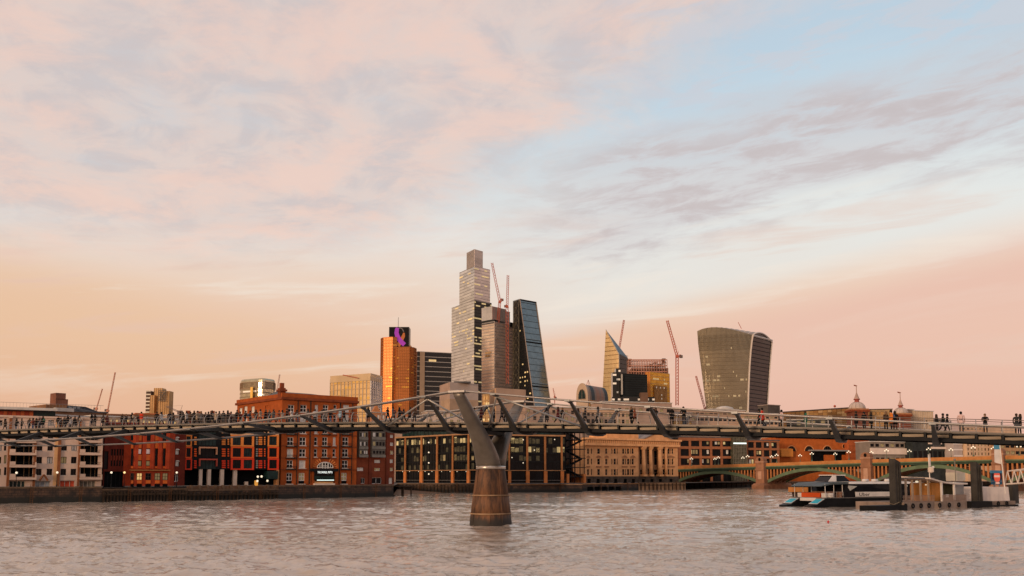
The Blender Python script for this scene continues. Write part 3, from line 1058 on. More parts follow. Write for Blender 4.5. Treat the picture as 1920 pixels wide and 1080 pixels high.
B.part('cornice', MB().box(q[0] + .7, q[1] - .4, by - .6, by - .002, q[2], q[3] + .05), M('brown_cornice', (.32, .14, .05), .7, 0, .15, .6), bay)
B.part('roof_edge', MB().box(-.1, uW + .1, -.3, 16.1, zt + .002, zt + .5), M('roof_red', (.22, .05, .03), .8, 0, .2, .4))

# 3 modern black block with red to orange panels
B = Bld('modern_block', 'modern black block with red and orange panels on white ground floor columns', 'building', 346.5, 231, 523, 245)
zt = B.z(430, 797)
B.part('wall', MB().box(0, B.L, .35, 15, B.z(430, 880), zt), black)
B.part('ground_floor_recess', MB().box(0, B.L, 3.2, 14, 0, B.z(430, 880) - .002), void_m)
pcol = {0: M('panel_red', (.66, .048, .018), .5, 0, .08, .5), 1: M('panel_orange_red', (.70, .10, .022), .5, 0, .08, .5), 2: M('panel_orange', (.72, .23, .05), .5, 0, .08, .5), 3: M('panel_cream', (.66, .40, .23), .5, 0, .08, .5)}
levels = [(859.5, 881), (837.5, 859.3), (815.5, 837.3), (798, 815.3)]
for lv, (y0, y1) in enumerate(levels):
    for x0, x1, wn in ((346.6, 360, [(349.5, 357.5)]), (433, 476.5, [(436.5, 452), (457, 473)]), (503, 523, [(504.8, 519.5)])):
        q = B.rect(x0, y0, x1, y1)
        q = (max(q[0], 0), min(q[1], B.L), q[2], q[3])
        hs = [B.rect(a, y0 + 2.6, c, y1 - 2.6) for a, c in wn]
        b = MB()
        wall_holes(b, q[0], q[1], q[2] + .01, q[3] - .01, hs, .3, 0)
        b.quad((q[0], 0, q[2]), (q[0], 0, q[3]), (q[0], .36, q[3]), (q[0], .36, q[2])).quad((q[1], 0, q[3]), (q[1], 0, q[2]), (q[1], .36, q[2]), (q[1], .36, q[3]))
        pn = B.part('facade_panel', b, pcol[lv])
        for h in hs:
            window(B.e, h, .3, black, rnd.choice([pane_d, pane_t, pane_d]), 3, 1, .07)
    # slats
    for x0, x1, mt in ((364.5, 369, pcol[min(lv, 2)]), (416.5, 423.2, pcol[lv]), (427.2, 430, pcol[lv]), (485.5, 492, pcol[lv]), (480.5, 483.5, M('grey_slat', (.25, .24, .22), .5, 0, .2, .8)), (496, 498, pcol[lv])):
        for k_ in range(4):
            yy = y0 + 3.5 + k_ * (y1 - y0 - 5.5) / 4
            q = B.rect(x0, yy, x1, yy + (y1 - y0 - 5.5) / 4 * .68)
            B.slab('louvre_slat', q, .10, .345, mt)
    # glazed balcony bay
    q = B.rect(372.5, y0 + .5, 406.5, y1 - 1.5)
    window(B.e, (q[0], q[1], q[2], q[3]), .345, black, rnd.choice([pane_d, pane_t]), 5, 1, .06, name='balcony_window')
    if lv < 2:
        fm = pcol[lv] if lv == 0 else pcol[3]
        B.part('balcony_frame', MB().box(q[0], q[1], -.5, .25, q[3] - .34, q[3]).box(q[0], q[0] + .26, -.5, .25, q[2] + .7, q[3] - .34).box(q[1] - .26, q[1], -.5, .25, q[2] + .7, q[3] - .34), M('balcony_frame_%d' % lv, [(.45, .08, .05), (.60, .30, .17)][lv], .5, 0, .1, .6))
for x0, x1 in ((375, 381), (390.5, 397), (414.7, 421.5), (439, 446)):
    B.part('column', MB().box(B.u(x0), B.u(x1), .4, 1.2, 0, B.z(430, 880) - .003), M('white_column', (.62, .48, .37), .7, 0, .08, .5))
B.slab('kiosk', B.rect(462, 903, 468, 916), 1.0, 1.8, M('white_column'))
B.slab('lit_door', B.rect(485, 901, 491, 916), 2.6, 2.9, M('lit_orange_door', (.7, .3, .05), .5, 0, .2, .8, emit=(1, .45, .08), es=.5))
B.slab('glazed_corner', B.rect(501, 883, 520, 898), -.4, 2.5, pane_t)
B.part('corner_pier', MB().box(B.u(519.5), B.L, -.05, 2, 0, B.z(500, 881)), M('tan_pier', (.36, .17, .075), .8, 0, .15, .6))
for x, y in ((483.5, 893.8), (490.5, 893.4), (482.6, 902), (501.5, 901.5)):
    u_, z_ = B.uz(x, y, .3)
    B.part('wall_lamp', MB().ball((u_, .3, z_), .3, 8, 5), lamp_w, smooth=True)
B.part('roof', MB().box(-.1, B.L + .1, -.1, 15.2, zt + .002, zt + .35), roof_g)

# 4 tall brick warehouse
wbrick = M('orange_red_brick', (.33, .076, .018), .85, 0, .16, .45, fine=.14, streak=.12)
wb_d = M('brick_trim_dark', (.20, .05, .02), .85, 0, .2, .6)
B = Bld('brick_warehouse', 'tall orange-red brick warehouse with white windows, chimney and riverside pub', 'building', 526, 246, 668, 259.5)
zt = B.z(528, 742)
cols = [(538, 550, 2, True), (561, 573.5, 2, False), (588.5, 595, 1, False), (603.5, 614, 2, True), (623.5, 629.5, 1, False), (641.5, 653, 2, True)]
rws = [(819.5, 835.5), (841.5, 857), (863, 878), (797, 813), (759, 773), (777, 792)]
holes, ws, bal = [], [], []
for ri, (a, c) in enumerate(rws):
    for ci, (x0, x1, nx, bl) in enumerate(cols):
        if ri == 2 and ci in (2, 3, 4):
            continue
        sh = (850 - a) * .022
        r = B.rect(x0 + sh, a, x1 + sh, c)
        holes.append(r); ws.append((r, nx))
        if bl and ri != 4:
            bal.append(r)
gw = []
for x0, x1 in ((537, 548), (560, 571.5), (640, 650.5)):
    r = B.rect(x0, 886.5, x1, 907)
    holes.append(r); gw.append(r)
ra = B.rect(591.5, 878.5, 626, 917)
holes.append(ra)
B.part('wall', shell(MB(), 0, B.L, 0, zt, 14, holes, .4), wbrick)
for r, nx in ws:
    window(B.e, r, .35, white_fr, rnd.choice([pane_d, pane_d, pane_w, pane_d]), nx, 2, .15, sill=M('pale_sill'))
for r in gw:
    m_ = r[2] + (r[3] - r[2]) * .27
    window(B.e, (r[0], r[1], m_, r[3]), .35, white_fr, rnd.choice([pane_d, pane_dim]), 2, 2, .17)
    B.slab('cellar_opening', (r[0], r[1], r[2], m_ - .01), .3, .36, void_m)
    B.part('sill', MB().box(r[0] - .25, r[1] + .25, -.2, .1, r[2] - .22, r[2] - .01), M('pale_sill'))
for r in bal:
    g = MB().box(r[0] - .35, r[1] + .55, -.75, -.01, r[2] - .38, r[2] - .18)
    g.box(r[0] - .35, r[1] + .55, -.75, -.69, r[2] + .45, r[2] + .55)
    n_ = 7
    for i in range(n_ + 1):
        uu = r[0] - .33 + (r[1] - r[0] + .84) * i / n_
        g.box(uu - .03, uu + .03, -.74, -.70, r[2] - .18, r[2] + .45)
    B.part('iron_balcony', g, black)
for x in (582, 632.5):
    uu = B.u(x)
    B.part('pilaster', MB().box(uu - .25, uu + .25, -.3, -.002, 0, zt - 1.2), wbrick)
for y0, y1, d in ((880, 881.2, .25), (859, 859.8, .12), (837, 838, .12), (815, 816, .12), (752.5, 754, .25)):
    q = B.rect(600, y0, 620, y1)
    B.part('string_course', MB().box(-.1, B.L + .1, -d, -.003, q[2], q[3]), wb_d)
B.part('cornice', MB().box(-.45, B.L + .3, -.5, .4, zt - .9, zt - .3), wb_d)
B.part('parapet', MB().box(-.2, B.L + .05, -.2, .5, zt - .3, zt + .75), wbrick)
# arched window over the pub balcony
uc = (ra[0] + ra[1]) / 2
zc = B.z(606, 877)
hw, hh = B.u(624) - uc, B.z(606, 866.5) - zc
pts = [(uc + hw * math.cos(t), zc + hh * math.sin(t)) for t in np.linspace(0, math.pi, 17)]
B.part('arch_pane', MB().add([(u, -.10, z) for u, z in pts] + [(u, -.002, z) for u, z in pts], [tuple(range(17))[::-1]] + [(i, i + 1, i + 18, i + 17) for i in range(16)]), pane_d)
g = MB()
for i in range(16):
    g.tube((pts[i][0], -.14, pts[i][1]), (pts[i + 1][0], -.14, pts[i + 1][1]), .09, 4)
g.box(uc - hw, uc + hw, -.2, -.1, zc - .08, zc + .1)
for q in (-.66, -.42, .42, .66):
    hq = hh * math.sqrt(1 - q * q)
    g.box(uc + q * hw - .06, uc + q * hw + .06, -.18, -.1, zc, zc + hq)
B.part('arch_frame', g, white_fr)
window(B.e, (uc - .85, uc + .85, zc - .5, zc + hh * .98), -.13, white_fr, pane_d, 2, 2, .17)
for i in range(13):
    t = math.pi * (i + .5) / 13
    if 5 <= i <= 7:
        continue
    p0 = (uc + (hw + .25) * math.cos(t), zc + (hh + .25) * math.sin(t))
    p1 = (uc + (hw + 1.25) * math.cos(t), zc + (hh + 1.15) * math.sin(t))
    B.part('voussoir', MB().tube((p0[0], .05, p0[1]), (p1[0], .05, p1[1]), .17, 4, .26), M('orange_brick_voussoir', (.50, .17, .05), .8, 0, .15, .8))
# pub: dark canopy with lit sign, glazed balcony, pale stone base
q = B.rect(583, 878.6, 632.5, 884, -1.0)
B.slab('canopy', q, -1.6, -.35, black)
q = B.rect(590, 884.2, 626.5, 900, -.8)
B.slab('pub_glazing', (q[0], q[1], q[2], q[3]), -.6, .3, pane_d)
for i in range(9):
    uu = q[0] + (q[1] - q[0]) * i / 8
    B.part('glazing_bar', MB().box(uu - .05, uu + .05, -.7, -.602, q[2], q[3]), black)
q2 = B.rect(590, 892.5, 626.5, 898, -1.5)
B.slab('balcony_front', q2, -1.5, -1.4, M('dark_green_glass', (.012, .03, .028), .1, 0, .2, .5))
q3 = B.rect(595, 899.4, 626, 901.0, -1.4)
B.slab('strip_light', q3, -1.46, -1.2, M('cool_strip_light', (.8, .9, .9), .4, 0, 0, emit=(.72, 1.0, .95), es=.9))
q4 = B.rect(589.5, 903, 625, 917.5, -.3)
B.part('stone_base', MB().box(q4[0], q4[1], -.3, .3, 0, q4[3]), stone_c)
B.part('stone_step', MB().box(q4[0] - .4, q4[1], -1.2, -.302, 0, q4[3] * .45), M('pale_step', (.66, .52, .42), .8, 0, .1, .6))
for x0, x1 in ((584.5, 588.5), (626.5, 631)):
    B.part('pub_pier', MB().box(B.u(x0), B.u(x1), -.45, -.302, 0, B.z(606, 884)), wbrick)
cu = bpy.data.curves.new('pub_sign', 'FONT')
cu.body = 'THE SAMUEL PEPYS'
cu.size = 1.0
cu.extrude = .03
cu.align_x = 'CENTER'
sg = bpy.data.objects.new('tmp_sign', cu)
COL.objects.link(sg)
bpy.context.view_layer.update()
me = bpy.data.meshes.new_from_object(sg.evaluated_get(bpy.context.evaluated_depsgraph_get()))
bpy.data.objects.remove(sg)
me.materials.clear()
me.materials.append(M('lit_sign_letters', (.85, .9, .9), .4, 0, 0, emit=(.85, 1.0, .98), es=.7))
xs = [v.co.x for v in me.vertices]
q = B.rect(595.5, 883.4, 623.2, 887.4, -1.65)
so = link('sign_lettering', me, B.e, ((q[0] + q[1]) / 2, -1.66, q[2] - .0))
so.rotation_euler = (math.pi / 2, 0, 0)
k_ = (q[1] - q[0]) / (max(xs) - min(xs))
so.scale = (k_, (q[3] - q[2]) / .72, 1)
for x in (556, 579.5, 635.5, 659):
    uu = B.u(x)
    B.part('drainpipe', MB().box(uu - .08, uu + .08, -.42 if x in (579.5, 635.5) else -.2, -.005, .2, zt - 1.0), M('drainpipe_black', (.03, .022, .018), .6, 0, .2, 1))
# chimney and roof pieces
u_, _ = B.uz(529, 740, 1.5)
zc0, zc1 = zt + .75, B.z(529, 718, 1.5)
B.part('chimney', MB().box(u_ - .75, u_ + .75, 1, 2.6, zt - .5, zc1 - 1.3).box(u_ - 1.05, u_ + 1.05, .7, 2.9, zc1 - 2.2, zc1 - 1.7).box(u_ - .45, u_ + .45, 1.3, 2.3, zc1 - 1.3, zc1), wb_d)
rf = MB()
rf.add([(-.1, 2, zt + .3), (B.L, 2, zt + .3), (B.L, 12, zt + .3), (-.1, 12, zt + .3), (1, 6, zt + 1.6), (B.L * .5, 6, zt + 1.5)], [(0, 1, 5, 4), (1, 2, 5), (2, 3, 4, 5), (3, 0, 4)])
B.part('roof', rf, roof_g)
# its flank towards the west
Lx, Ly = gx(441, 267), 267
F = Bld.__new__(Bld)
A = Vector((Lx, Ly, 0)); C_ = Vector((gx(526, 246), 246, 0)) + Vector((.0, .3, 0))
F.A, F.L, F.d, F.z0 = A, (C_ - A).length, (C_ - A).normalized(), 3.3
F.n = Vector((-F.d.y, F.d.x, 0)); F.rz = math.atan2(F.d.y, F.d.x)
fl = link('flank_wing', None, B.e)
loc = Matrix.Rotation(-B.rz, 4, 'Z') @ (A - B.A)
fl.location = (loc.x, loc.y, 0)
fl.rotation_euler = (0, 0, F.rz - B.rz)
F.e = fl
holes, ws = [], []
for x0, x1, y0, y1 in ((448, 454, 765, 776), (457, 463.5, 762, 778), (470.5, 477, 762, 774), (497, 504.5, 760, 775), (506, 514, 758.5, 774)):
    r = F.rect(x0, y0, x1, y1); holes.append(r); ws.append(r)
    for dy_ in (22, 44):
        r2 = F.rect(x0, y0 + dy_, x1, y1 + dy_)
        holes.append(r2); ws.append(r2)
b = MB()
wall_holes(b, 0, F.L, 0, zt, holes, .4)
b.quad((0, 12, 0), (0, 0, 0), (0, 0, zt), (0, 12, zt)).quad((0, 0, zt), (F.L, 0, zt), (F.L, 12, zt), (0, 12, zt))
b.build('flank_wall', wbrick, fl)
for r in ws:
    window(fl, r, .35, white_fr, rnd.choice([pane_w, pane_w, pane_d]), 2, 2, .15)
MB().box(-.4, F.L, -.5, .4, zt - .9, zt - .3).build('flank_cornice', wb_d, fl)
MB().box(-.1, F.L, -.2, .5, zt - .3, zt + .6).build('flank_parapet', wbrick, fl)

# 5 brick block with grey bays
B = Bld('brick_block', 'red-brown brick block with grey panelled bays and white windows', 'building', 668.5, 262, 739, 273)
zt = B.z(700, 799)
hs, ww = [], []
for x0, x1, y0, y1, p in ((669.5, 682, 876.5, 883, pane_w), (702, 713.5, 862, 868, pane_w), (702, 713, 877.5, 883, pane_dim), (676.5, 684, 896, 907, void_m), (696, 715.5, 895.5, 907, pane_d), (727, 736, 895.5, 907, pane_w),
                          (731.5, 738, 815, 821, pane_w), (731.5, 738, 829.5, 836, pane_w), (731.5, 738, 845, 852, pane_dim), (731, 737.5, 861, 868, pane_w), (731, 737.5, 877, 883, pane_dim)):
    r = B.rect(x0, y0, x1, y1); r = (max(r[0], .05), min(r[1], B.L - .05), r[2], r[3]); hs.append(r); ww.append((r, p))
B.part('wall', shell(MB(), 0, B.L, 0, zt, 14, hs, .35), M('redbrown_brick', (.19, .045, .020), .85, 0, .18, .5, fine=.14))
for r, p in ww:
    window(B.e, r, .3, white_fr, p, 2, 1, .1)
gm, gm2 = M('grey_bay_panel', (.12, .105, .085), .55, 0, .2, .8), M('grey_bay_frame', (.20, .18, .15), .55, 0, .15, .8)
for x0, x1 in ((673.5, 690), (697.5, 722.5)):
    q = B.rect(x0, 800, x1, 857.5, -.9)
    bay = B.slab('bay', q, -.9, -.002, gm)
    for y0, y1 in ((811, 819.5), (828, 836.5), (844.5, 851.5)):
        h = B.rect(x0 + .8, y0, x1 - .8, y1, -.9)
        n_ = 4
        for i in range(n_):
            w0 = h[0] + (h[1] - h[0]) * i / n_
            window(bay, (w0 + .03, w0 + (h[1] - h[0]) / n_ - .03, h[2], h[3]), -.902, gm2, rnd.choice([pane_d, pane_d, pane_w, pane_dim]), 1, 1, .08)
    for y in (821, 838.5, 854):
        h = B.rect(x0, y - 1.3, x1, y + 3.5, -.9)
        B.slab('bay_spandrel', (h[0] - .05, h[1] + .05, h[2], h[3]), -1.0, -.903, gm2, bay)
for x in (693.5, 725.5):
    uu = B.u(x)
    B.part('pilaster', MB().box(uu - .55, uu + .55, -.25, -.002, 0, zt), M('redbrown_pilaster', (.15, .035, .018), .85, 0, .18, .5, fine=.14))
B.part('coping', MB().box(-.05, B.L + .1, -.4, .4, zt + .002, zt + .4), gm)
B.part('jetty_frame', MB().box(B.L - 1.5, B.L + 5, -3.5, -1.0, -.6, -.35).box(B.L + .5, B.L + .8, -3.2, -2.9, -3.3, -.6).box(B.L + 3.6, B.L + 3.9, -3.2, -2.9, -3.3, -.6).box(B.L + 1.6, B.L + 1.9, -1.6, -1.3, -3.3, -.6), timber_m)

# 6 dark glass offices either side of the pier
tan_c = M('terracotta_column', (.30, .125, .048), .75, 0, .15, .5, streak=.15)
pane_f = M('added_glow_pane', (.05, .045, .03), .2, 0, .6, .9, emit=(1.0, .74, .38), es=.022)  # dim glow added to relieve the black glazing, not known lit rooms
lit_s = M('office_interior_light', (.35, .28, .15), .4, 0, .6, .7, emit=(1.0, .74, .32), es=.30)


def office(label, pa, Ya, pb, Yb, ytop, pxm, cols, lits, dots, base=905):
    B = Bld('glass_office', label, 'building', pa, Ya, pb, Yb)
    zt = B.z(pxm, ytop)
    B.part('glazed_wall', MB().box(0, B.L, .5, 20, 0, zt), pane_d)
    z_l = B.z(pxm, 882)
    nfl = 5
    fz = [z_l + (zt - z_l) * i / 4 for i in range(5)]
    for z in fz:
        B.part('floor_band', MB().box(0, B.L, .28, .498, z - .22, z + .22), black)
    ns = int(B.L / 1.6)
    g = MB()
    for i in range(ns + 1):
        uu = B.L * i / ns
        g.box(uu - .04, uu + .04, .36, .497, 0, zt)
    B.part('mullions', g, M('dark_mullion', (.012, .013, .013), .5, 0, .2, .8, spec=.15), kind='stuff')
    r_ = random.Random(len(label))
    for fi, den, mt in lits:
        for i in range(ns):
            if r_.random() < den:
                u0 = B.L * i / ns + .12
                hgt = (fz[1] - fz[0]) * r_.uniform(.45, .7)
                B.part('lit_pane', MB().box(u0, u0 + B.L / ns - .24, .47, .496, fz[fi] + .35, fz[fi] + .35 + hgt), mt)
    for x0, x1 in cols:
        u0, u1 = B.u(x0), B.u(x1)
        B.part('column', MB().box(u0 + .1, u0 + (u1 - u0) * .72, -.15, .25, 0, zt - .1), tan_c)
        B.part('column_foot', MB().box(u0 - .05, u1 + .1, -.35, .245, 0, z_l - .3), M('terracotta_foot', (.46, .16, .05), .75, 0, .15, .5))
    B.part('cornice', MB().box(0, B.L, -.5, .4, zt - .1 + .002, zt + .45), M('tan_cornice', (.34, .18, .09), .75, 0, .15, .5))
    B.part('ledge', MB().box(0, B.L, -.3, .27, z_l - .14, z_l + .12), M('tan_cornice'))
    B.part('ground_rail', MB().box(0, B.L, -.25, -.2, .95, 1.05), steel_light)
    z2 = B.z(pxm, ytop - 16)
    B.slab('upper_storey', (0.5, B.L - .5, zt + .5, z2), 3.0, 19, pane_t)
    g = MB()
    for i in range(int(B.L / 2.4)):
        g.box(.6 + i * 2.4, .72 + i * 2.4, 2.9, 2.998, zt + .5, z2)
    B.part('upper_mullions', g, M('dark_mullion'), kind='stuff')
    B.part('roof', MB().box(0, B.L, 2.2, 20, z2 + .002, z2 + .5), M('office_roof', (.09, .085, .08), .6, 0, .2, .3))
    for x, y, rr in dots:
        u_, z_ = B.uz(x, y, .2)
        B.part('ceiling_lamp', MB().ball((u_, .2, z_), rr, 8, 5), lamp_w, smooth=True)
    return B


office('dark glass office with terracotta columns left of the bridge pier', 740.5, 386, 893, 350, 818, 812,
       ((758, 762), (788, 793), (817.5, 822), (847, 851), (876.5, 881)),
       ((3, .55, lit_s), (3, .5, pane_f), (2, .45, pane_f), (2, .10, pane_dim), (1, .4, pane_f), (1, .08, pane_dim), (0, .4, pane_f)),
       [(804, 829.7, .3), (804, 848.4, .3), (804, 867.9, .3), (804, 888.8, .3)] + [(x, 884, .15) for x in (755, 768, 785, 797, 810, 828, 844, 857, 874)])
BR = office('dark glass office with terracotta columns right of the bridge pier', 893.3, 350, 1060, 360, 817, 980,
            ((953, 957.5), (986.5, 992), (1020, 1025.5), (1051.5, 1056.5)),
            ((3, .35, lit_s), (3, .5, pane_f), (2, .25, lit_s), (2, .5, pane_f), (1, .45, pane_f), (0, .4, pane_f)),
            [(981, 824.6, .22), (1002, 844, .22), (960, 858, .2), (981, 868, .22), (1040, 824, .22)])
B = Bld('stair_tower', 'black steel lattice stair tower between the dark office and the cream hall', 'stair tower', 1060.5, 362, 1097, 371)
zt = B.z(1080, 807)
nl = 6
for x in (1061, 1068, 1078, 1088, 1096):
    uu = B.u(x)
    for yy in (0, 4.5):
        B.part('stair_post', MB().box(uu - .12, uu + .12, yy, yy + .24, 0, zt), black)
for i in range(nl):
    z = 2.2 + (zt - 2.4) * i / (nl - 1)
    B.part('stair_platform', MB().box(-.3, B.L + .3, -.2, 4.9, z, z + .28), black)
    B.part('stair_railing', MB().box(-.3, B.L + .3, -.22, -.14, z + 1.1, z + 1.18).box(-.3, B.L + .3, -.22, -.16, z + .6, z + .65), black)
    if i < nl - 1:
        zz = z + (zt - 2.4) / (nl - 1)
        a, c = (1.2, B.L - 1.2) if i % 2 else (B.L - 1.2, 1.2)
        B.part('stair_flight', MB().add([(a, .5, z + .2), (c, .5, zz), (c, 1.9, zz), (a, 1.9, z + .2), (a, .5, z - .2), (c, .5, zz - .4), (c, 1.9, zz - .4), (a, 1.9, z - .2)],
                                        [(0, 1, 2, 3), (7, 6, 5, 4), (0, 4, 5, 1), (2, 6, 7, 3), (1, 5, 6, 2), (3, 7, 4, 0)]), black)
B.part('brick_core', MB().box(1.2, B.L - 1.0, 5, 12, 0, zt - .5), M('core_brick', (.20, .08, .035), .8, 0, .2, .5))
B.part('core_glazing', MB().box(2.2, B.L - 2.0, 4.9, 4.995, 3.0, zt - 1), pane_d)
for a, c in ((.2, 1.6), (B.L - 1.4, B.L)):
    B.part('brick_foot', MB().box(a, c, -.5, 4.8, 0, 3.4), M('terracotta_foot'))

# 7 cream classical hall
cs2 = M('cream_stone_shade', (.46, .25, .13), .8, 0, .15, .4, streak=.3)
B = Bld('classical_hall', 'cream stone classical hall with tall columned portico and pediment', 'building', 1096.5, 404, 1271.5, 430)
zpl = B.z(1150, 893)
zc_ = B.z(1150, 835.5)
zt = B.z(1150, 824)
holes, ww = [], []
groups = [(1101, 1104.6), (1108, 1110.2), (1120, 1125), (1135, 1138.8), (1146.5, 1148.5), (1150.8, 1155), (1156.6, 1158.4), (1167, 1170.8), (1172.3, 1174.3), (1176, 1180), (1181.6, 1183.4), (1184.6, 1188.4)]
groups += [(1242.6, 1247), (1252.2, 1255.4), (1257, 1258.4), (1259.6, 1262.8)]
for a, c in ((841, 851), (860, 871), (879.5, 891)):
    for x0, x1 in groups:
        r = B.rect(x0, a, x1, c); holes.append(r); ww.append(r)
pa, pb = B.u(1197.5), B.u(1240.5)
B.part('wall', shell(MB(), 0, pa, zpl, zt, 16, [h for h in holes if h[1] < pa], .35), stone_c)
B.part('wall', shell(MB(), pb, B.L, zpl, zt, 16, [h for h in holes if h[0] > pb], .35), stone_c)
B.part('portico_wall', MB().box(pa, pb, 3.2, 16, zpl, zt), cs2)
for r in ww:
    window(B.e, r, .3, M('stone_frame', (.42, .30, .20), .7, 0, .1, .8), rnd.choice([pane_d, pane_d, pane_d, void_m]), 1, 2, .09)
for x0, x1, y0, y1 in ((1200, 1204.5, 880, 892), (1214, 1217.5, 878, 892), (1226, 1233, 880, 892), (1226, 1233, 845, 872), (1213, 1218, 843, 871), (1199.5, 1203.5, 843, 871)):
    window(B.e, B.rect(x0, y0, x1, y1, 3.2), 3.19, M('stone_frame'), pane_d, 1, 2, .1)
# window hoods and sills
for x0, x1 in ((1099.5, 1106), (1117.5, 1127), (1133.5, 1141.5), (1166, 1176), (1182, 1191), (1251, 1264.5), (1241.5, 1248)):
    for y, d in ((857.2, .3), (874.5, .35), (875.8, .25)):
        q = B.rect(x0, y - .7, x1, y + .5)
        B.part('window_hood', MB().box(q[0], q[1], -d, -.002, q[2], q[3]), M('hood_stone', (.36, .17, .085), .8, 0, .15, .6))
    q = B.rect(x0, 853.6, x1, 857, 0)
    m_ = (q[0] + q[1]) / 2
    B.part('window_pediment', MB().add([(q[0], -.3, q[2]), (q[1], -.3, q[2]), (m_, -.3, q[3]), (q[0], -.003, q[2]), (q[1], -.003, q[2]), (m_, -.003, q[3])], [(0, 1, 2), (0, 3, 4, 1), (1, 4, 5, 2), (2, 5, 3, 0)]), M('hood_stone'))
for x0, x1 in ((1204.3, 1210.3), (1217.6, 1223.2), (1234.4, 1240.5), (1247.2, 1251.2)):
    c = (B.u(x0, 868, -.6) + B.u(x1, 868, -.6)) / 2
    rr = (B.u(x1, 868, -.6) - B.u(x0, 868, -.6)) / 2
    h = zc_ - zpl
    col = B.part('column', MB().lathe([(rr, zpl + .8), (rr * 1.0, zpl + h * .3), (rr * .84, zc_ - 1.4)], c, -.5, 18), stone_c, smooth=True)
    B.part('column_base', MB().box(c - rr * 1.25, c + rr * 1.25, -.5 - rr * 1.25, -.5 + rr * 1.25, zpl + .002, zpl + .8), stone_c, col)
    B.part('capital', MB().loft([[(c + dx_ * rr * .85, -.5 + dy_ * rr * .85, zc_ - 1.4) for dx_, dy_ in ((-1, -1), (1, -1), (1, 1), (-1, 1))], [(c + dx_ * rr * 1.3, -.5 + dy_ * rr * 1.3, zc_ - .1) for dx_, dy_ in ((-1, -1), (1, -1), (1, 1), (-1, 1))]]), stone_c, col)
B.part('architrave', MB().box(-.2, B.L + .2, -1.6, -.003, zc_ - .1 + .002, zc_ + .9), stone_c)
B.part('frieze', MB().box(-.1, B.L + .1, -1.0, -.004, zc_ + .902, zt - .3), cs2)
n_ = 46
me = MB().box(-.32, .32, -1.32, -1.002, zc_ + .95, zt - .35).mesh('frieze_block', stone_c)
for i in range(n_):
    link('frieze_block', me, B.e, ((i + .5) * B.L / n_, 0, 0))
B.part('cornice', MB().box(-.7, B.L + .7, -2.2, 1.0, zt - .298, zt + .5), stone_c)
B.part('attic', MB().box(B.u(1141), B.u(1200), .8, 14, zt + .502, B.z(1170, 811.5)), stone_c)
q = (B.u(1204, 820, -1), B.u(1258, 820, -1), zt + .502, B.z(1230, 811, -1))
m_ = (q[0] + q[1]) / 2
B.part('pediment', MB().add([(q[0], -1.6, q[2]), (q[1], -1.6, q[2]), (m_, -1.6, q[3]), (q[0], 14, q[2]), (q[1], 14, q[2]), (m_, 14, q[3])], [(0, 1, 2), (5, 4, 3), (0, 3, 4, 1), (1, 4, 5, 2), (2, 5, 3, 0)]), stone_c)
B.part('pediment_roof', MB().add([(q[0] - .6, -2.1, q[2] + .05), (m_, -2.1, q[3] + .5), (q[1] + .6, -2.1, q[2] + .05), (q[0] - .6, 14, q[2] + .05), (m_, 14, q[3] + .5), (q[1] + .6, 14, q[2] + .05), (q[0] + .4, -2.1, q[2] + .06), (m_, -2.1, q[3] + .05), (q[1] - .4, -2.1, q[2] + .06)],
                                     [(0, 3, 4, 1), (1, 4, 5, 2), (0, 1, 7, 6), (1, 2, 8, 7)]), M('lead_roof', (.22, .19, .18), .6, 0, .15, .4))
pl = M('dark_plinth', (.075, .055, .042), .85, 0, .3, .6, bump=.4)
hs = [B.rect(x - 3, 898, x + 3, 905.5) for x in (1104, 1121, 1138, 1154, 1172, 1187, 1206, 1222, 1238, 1258)]
b = MB()
wall_holes(b, -.2, B.L + .2, 0, zpl - .002, hs, .6, -.25)
b.quad((-.2, -.25, zpl - .002), (B.L + .2, -.25, zpl - .002), (B.L + .2, 16, zpl - .002), (-.2, 16, zpl - .002))
B.part('plinth', b, pl)
for h in hs:
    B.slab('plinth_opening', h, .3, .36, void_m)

# 8 brown banded offices behind the road bridge
bband = M('brown_band', (.30, .115, .055), .8, 0, .15, .4, streak=.15)
for lab, pa_, Ya_, pb_, Yb_, bands in (('brown offices with horizontal brick bands beside the cream hall', 1273.5, 545, 1376, 552, ((820.5, 826.5), (837, 842), (855, 859.5), (872, 877))),
                                     ('brown banded offices right of the grey glazed bay behind the road bridge', 1401, 553, 1463, 560, ((826, 829), (840, 844), (856, 860), (873, 877)))):
    B = Bld('banded_office', lab, 'building', pa_, Ya_, pb_, Yb_)
    pm = (pa_ + pb_) / 2
    B.part('glazed_wall', MB().box(0, B.L, .8, 18, 0, B.z(pm, bands[0][0]) - .3), pane_d)
    for y0, y1 in bands:
        q = B.rect(pm, y0, pm + 1, y1)
        B.part('brick_band', MB().box(0, B.L, 0, 1.2, q[2], q[3]), bband)
    npier = 5 if B.L > 25 else 4
    for i in range(npier + 1):
        uu = .6 + (B.L - 1.2) * i / npier
        B.part('brick_pier', MB().box(uu - .65, uu + .65, .25, .9, 0, B.z(pm, bands[0][1])), bband)
    n_ = int(B.L / 1.7)
    g = MB()
    for i in range(n_):
        g.box(i * 1.7, i * 1.7 + .14, .6, .797, 0, B.z(pm, bands[0][1]))
    B.part('mullions', g, M('dark_mullion'), kind='stuff')
    for (a0, a1), (b0, b1) in zip(bands, bands[1:]):
        for i in range(n_):
            if rnd.random() < .22:
                q = B.rect(pm, a1 + 1.5, pm + 1, b0 - 4)
                B.part('lit_pane', MB().box(i * 1.7 + .25, i * 1.7 + 1.5, .74, .796, q[2], q[3]), rnd.choice([lit_s, pane_dim, pane_w]))
    B.part('roof', MB().box(-.3, B.L + .3, -.2, 18, B.z(pm, bands[0][0]) + .002, B.z(pm, bands[0][0]) + .5), roof_g)
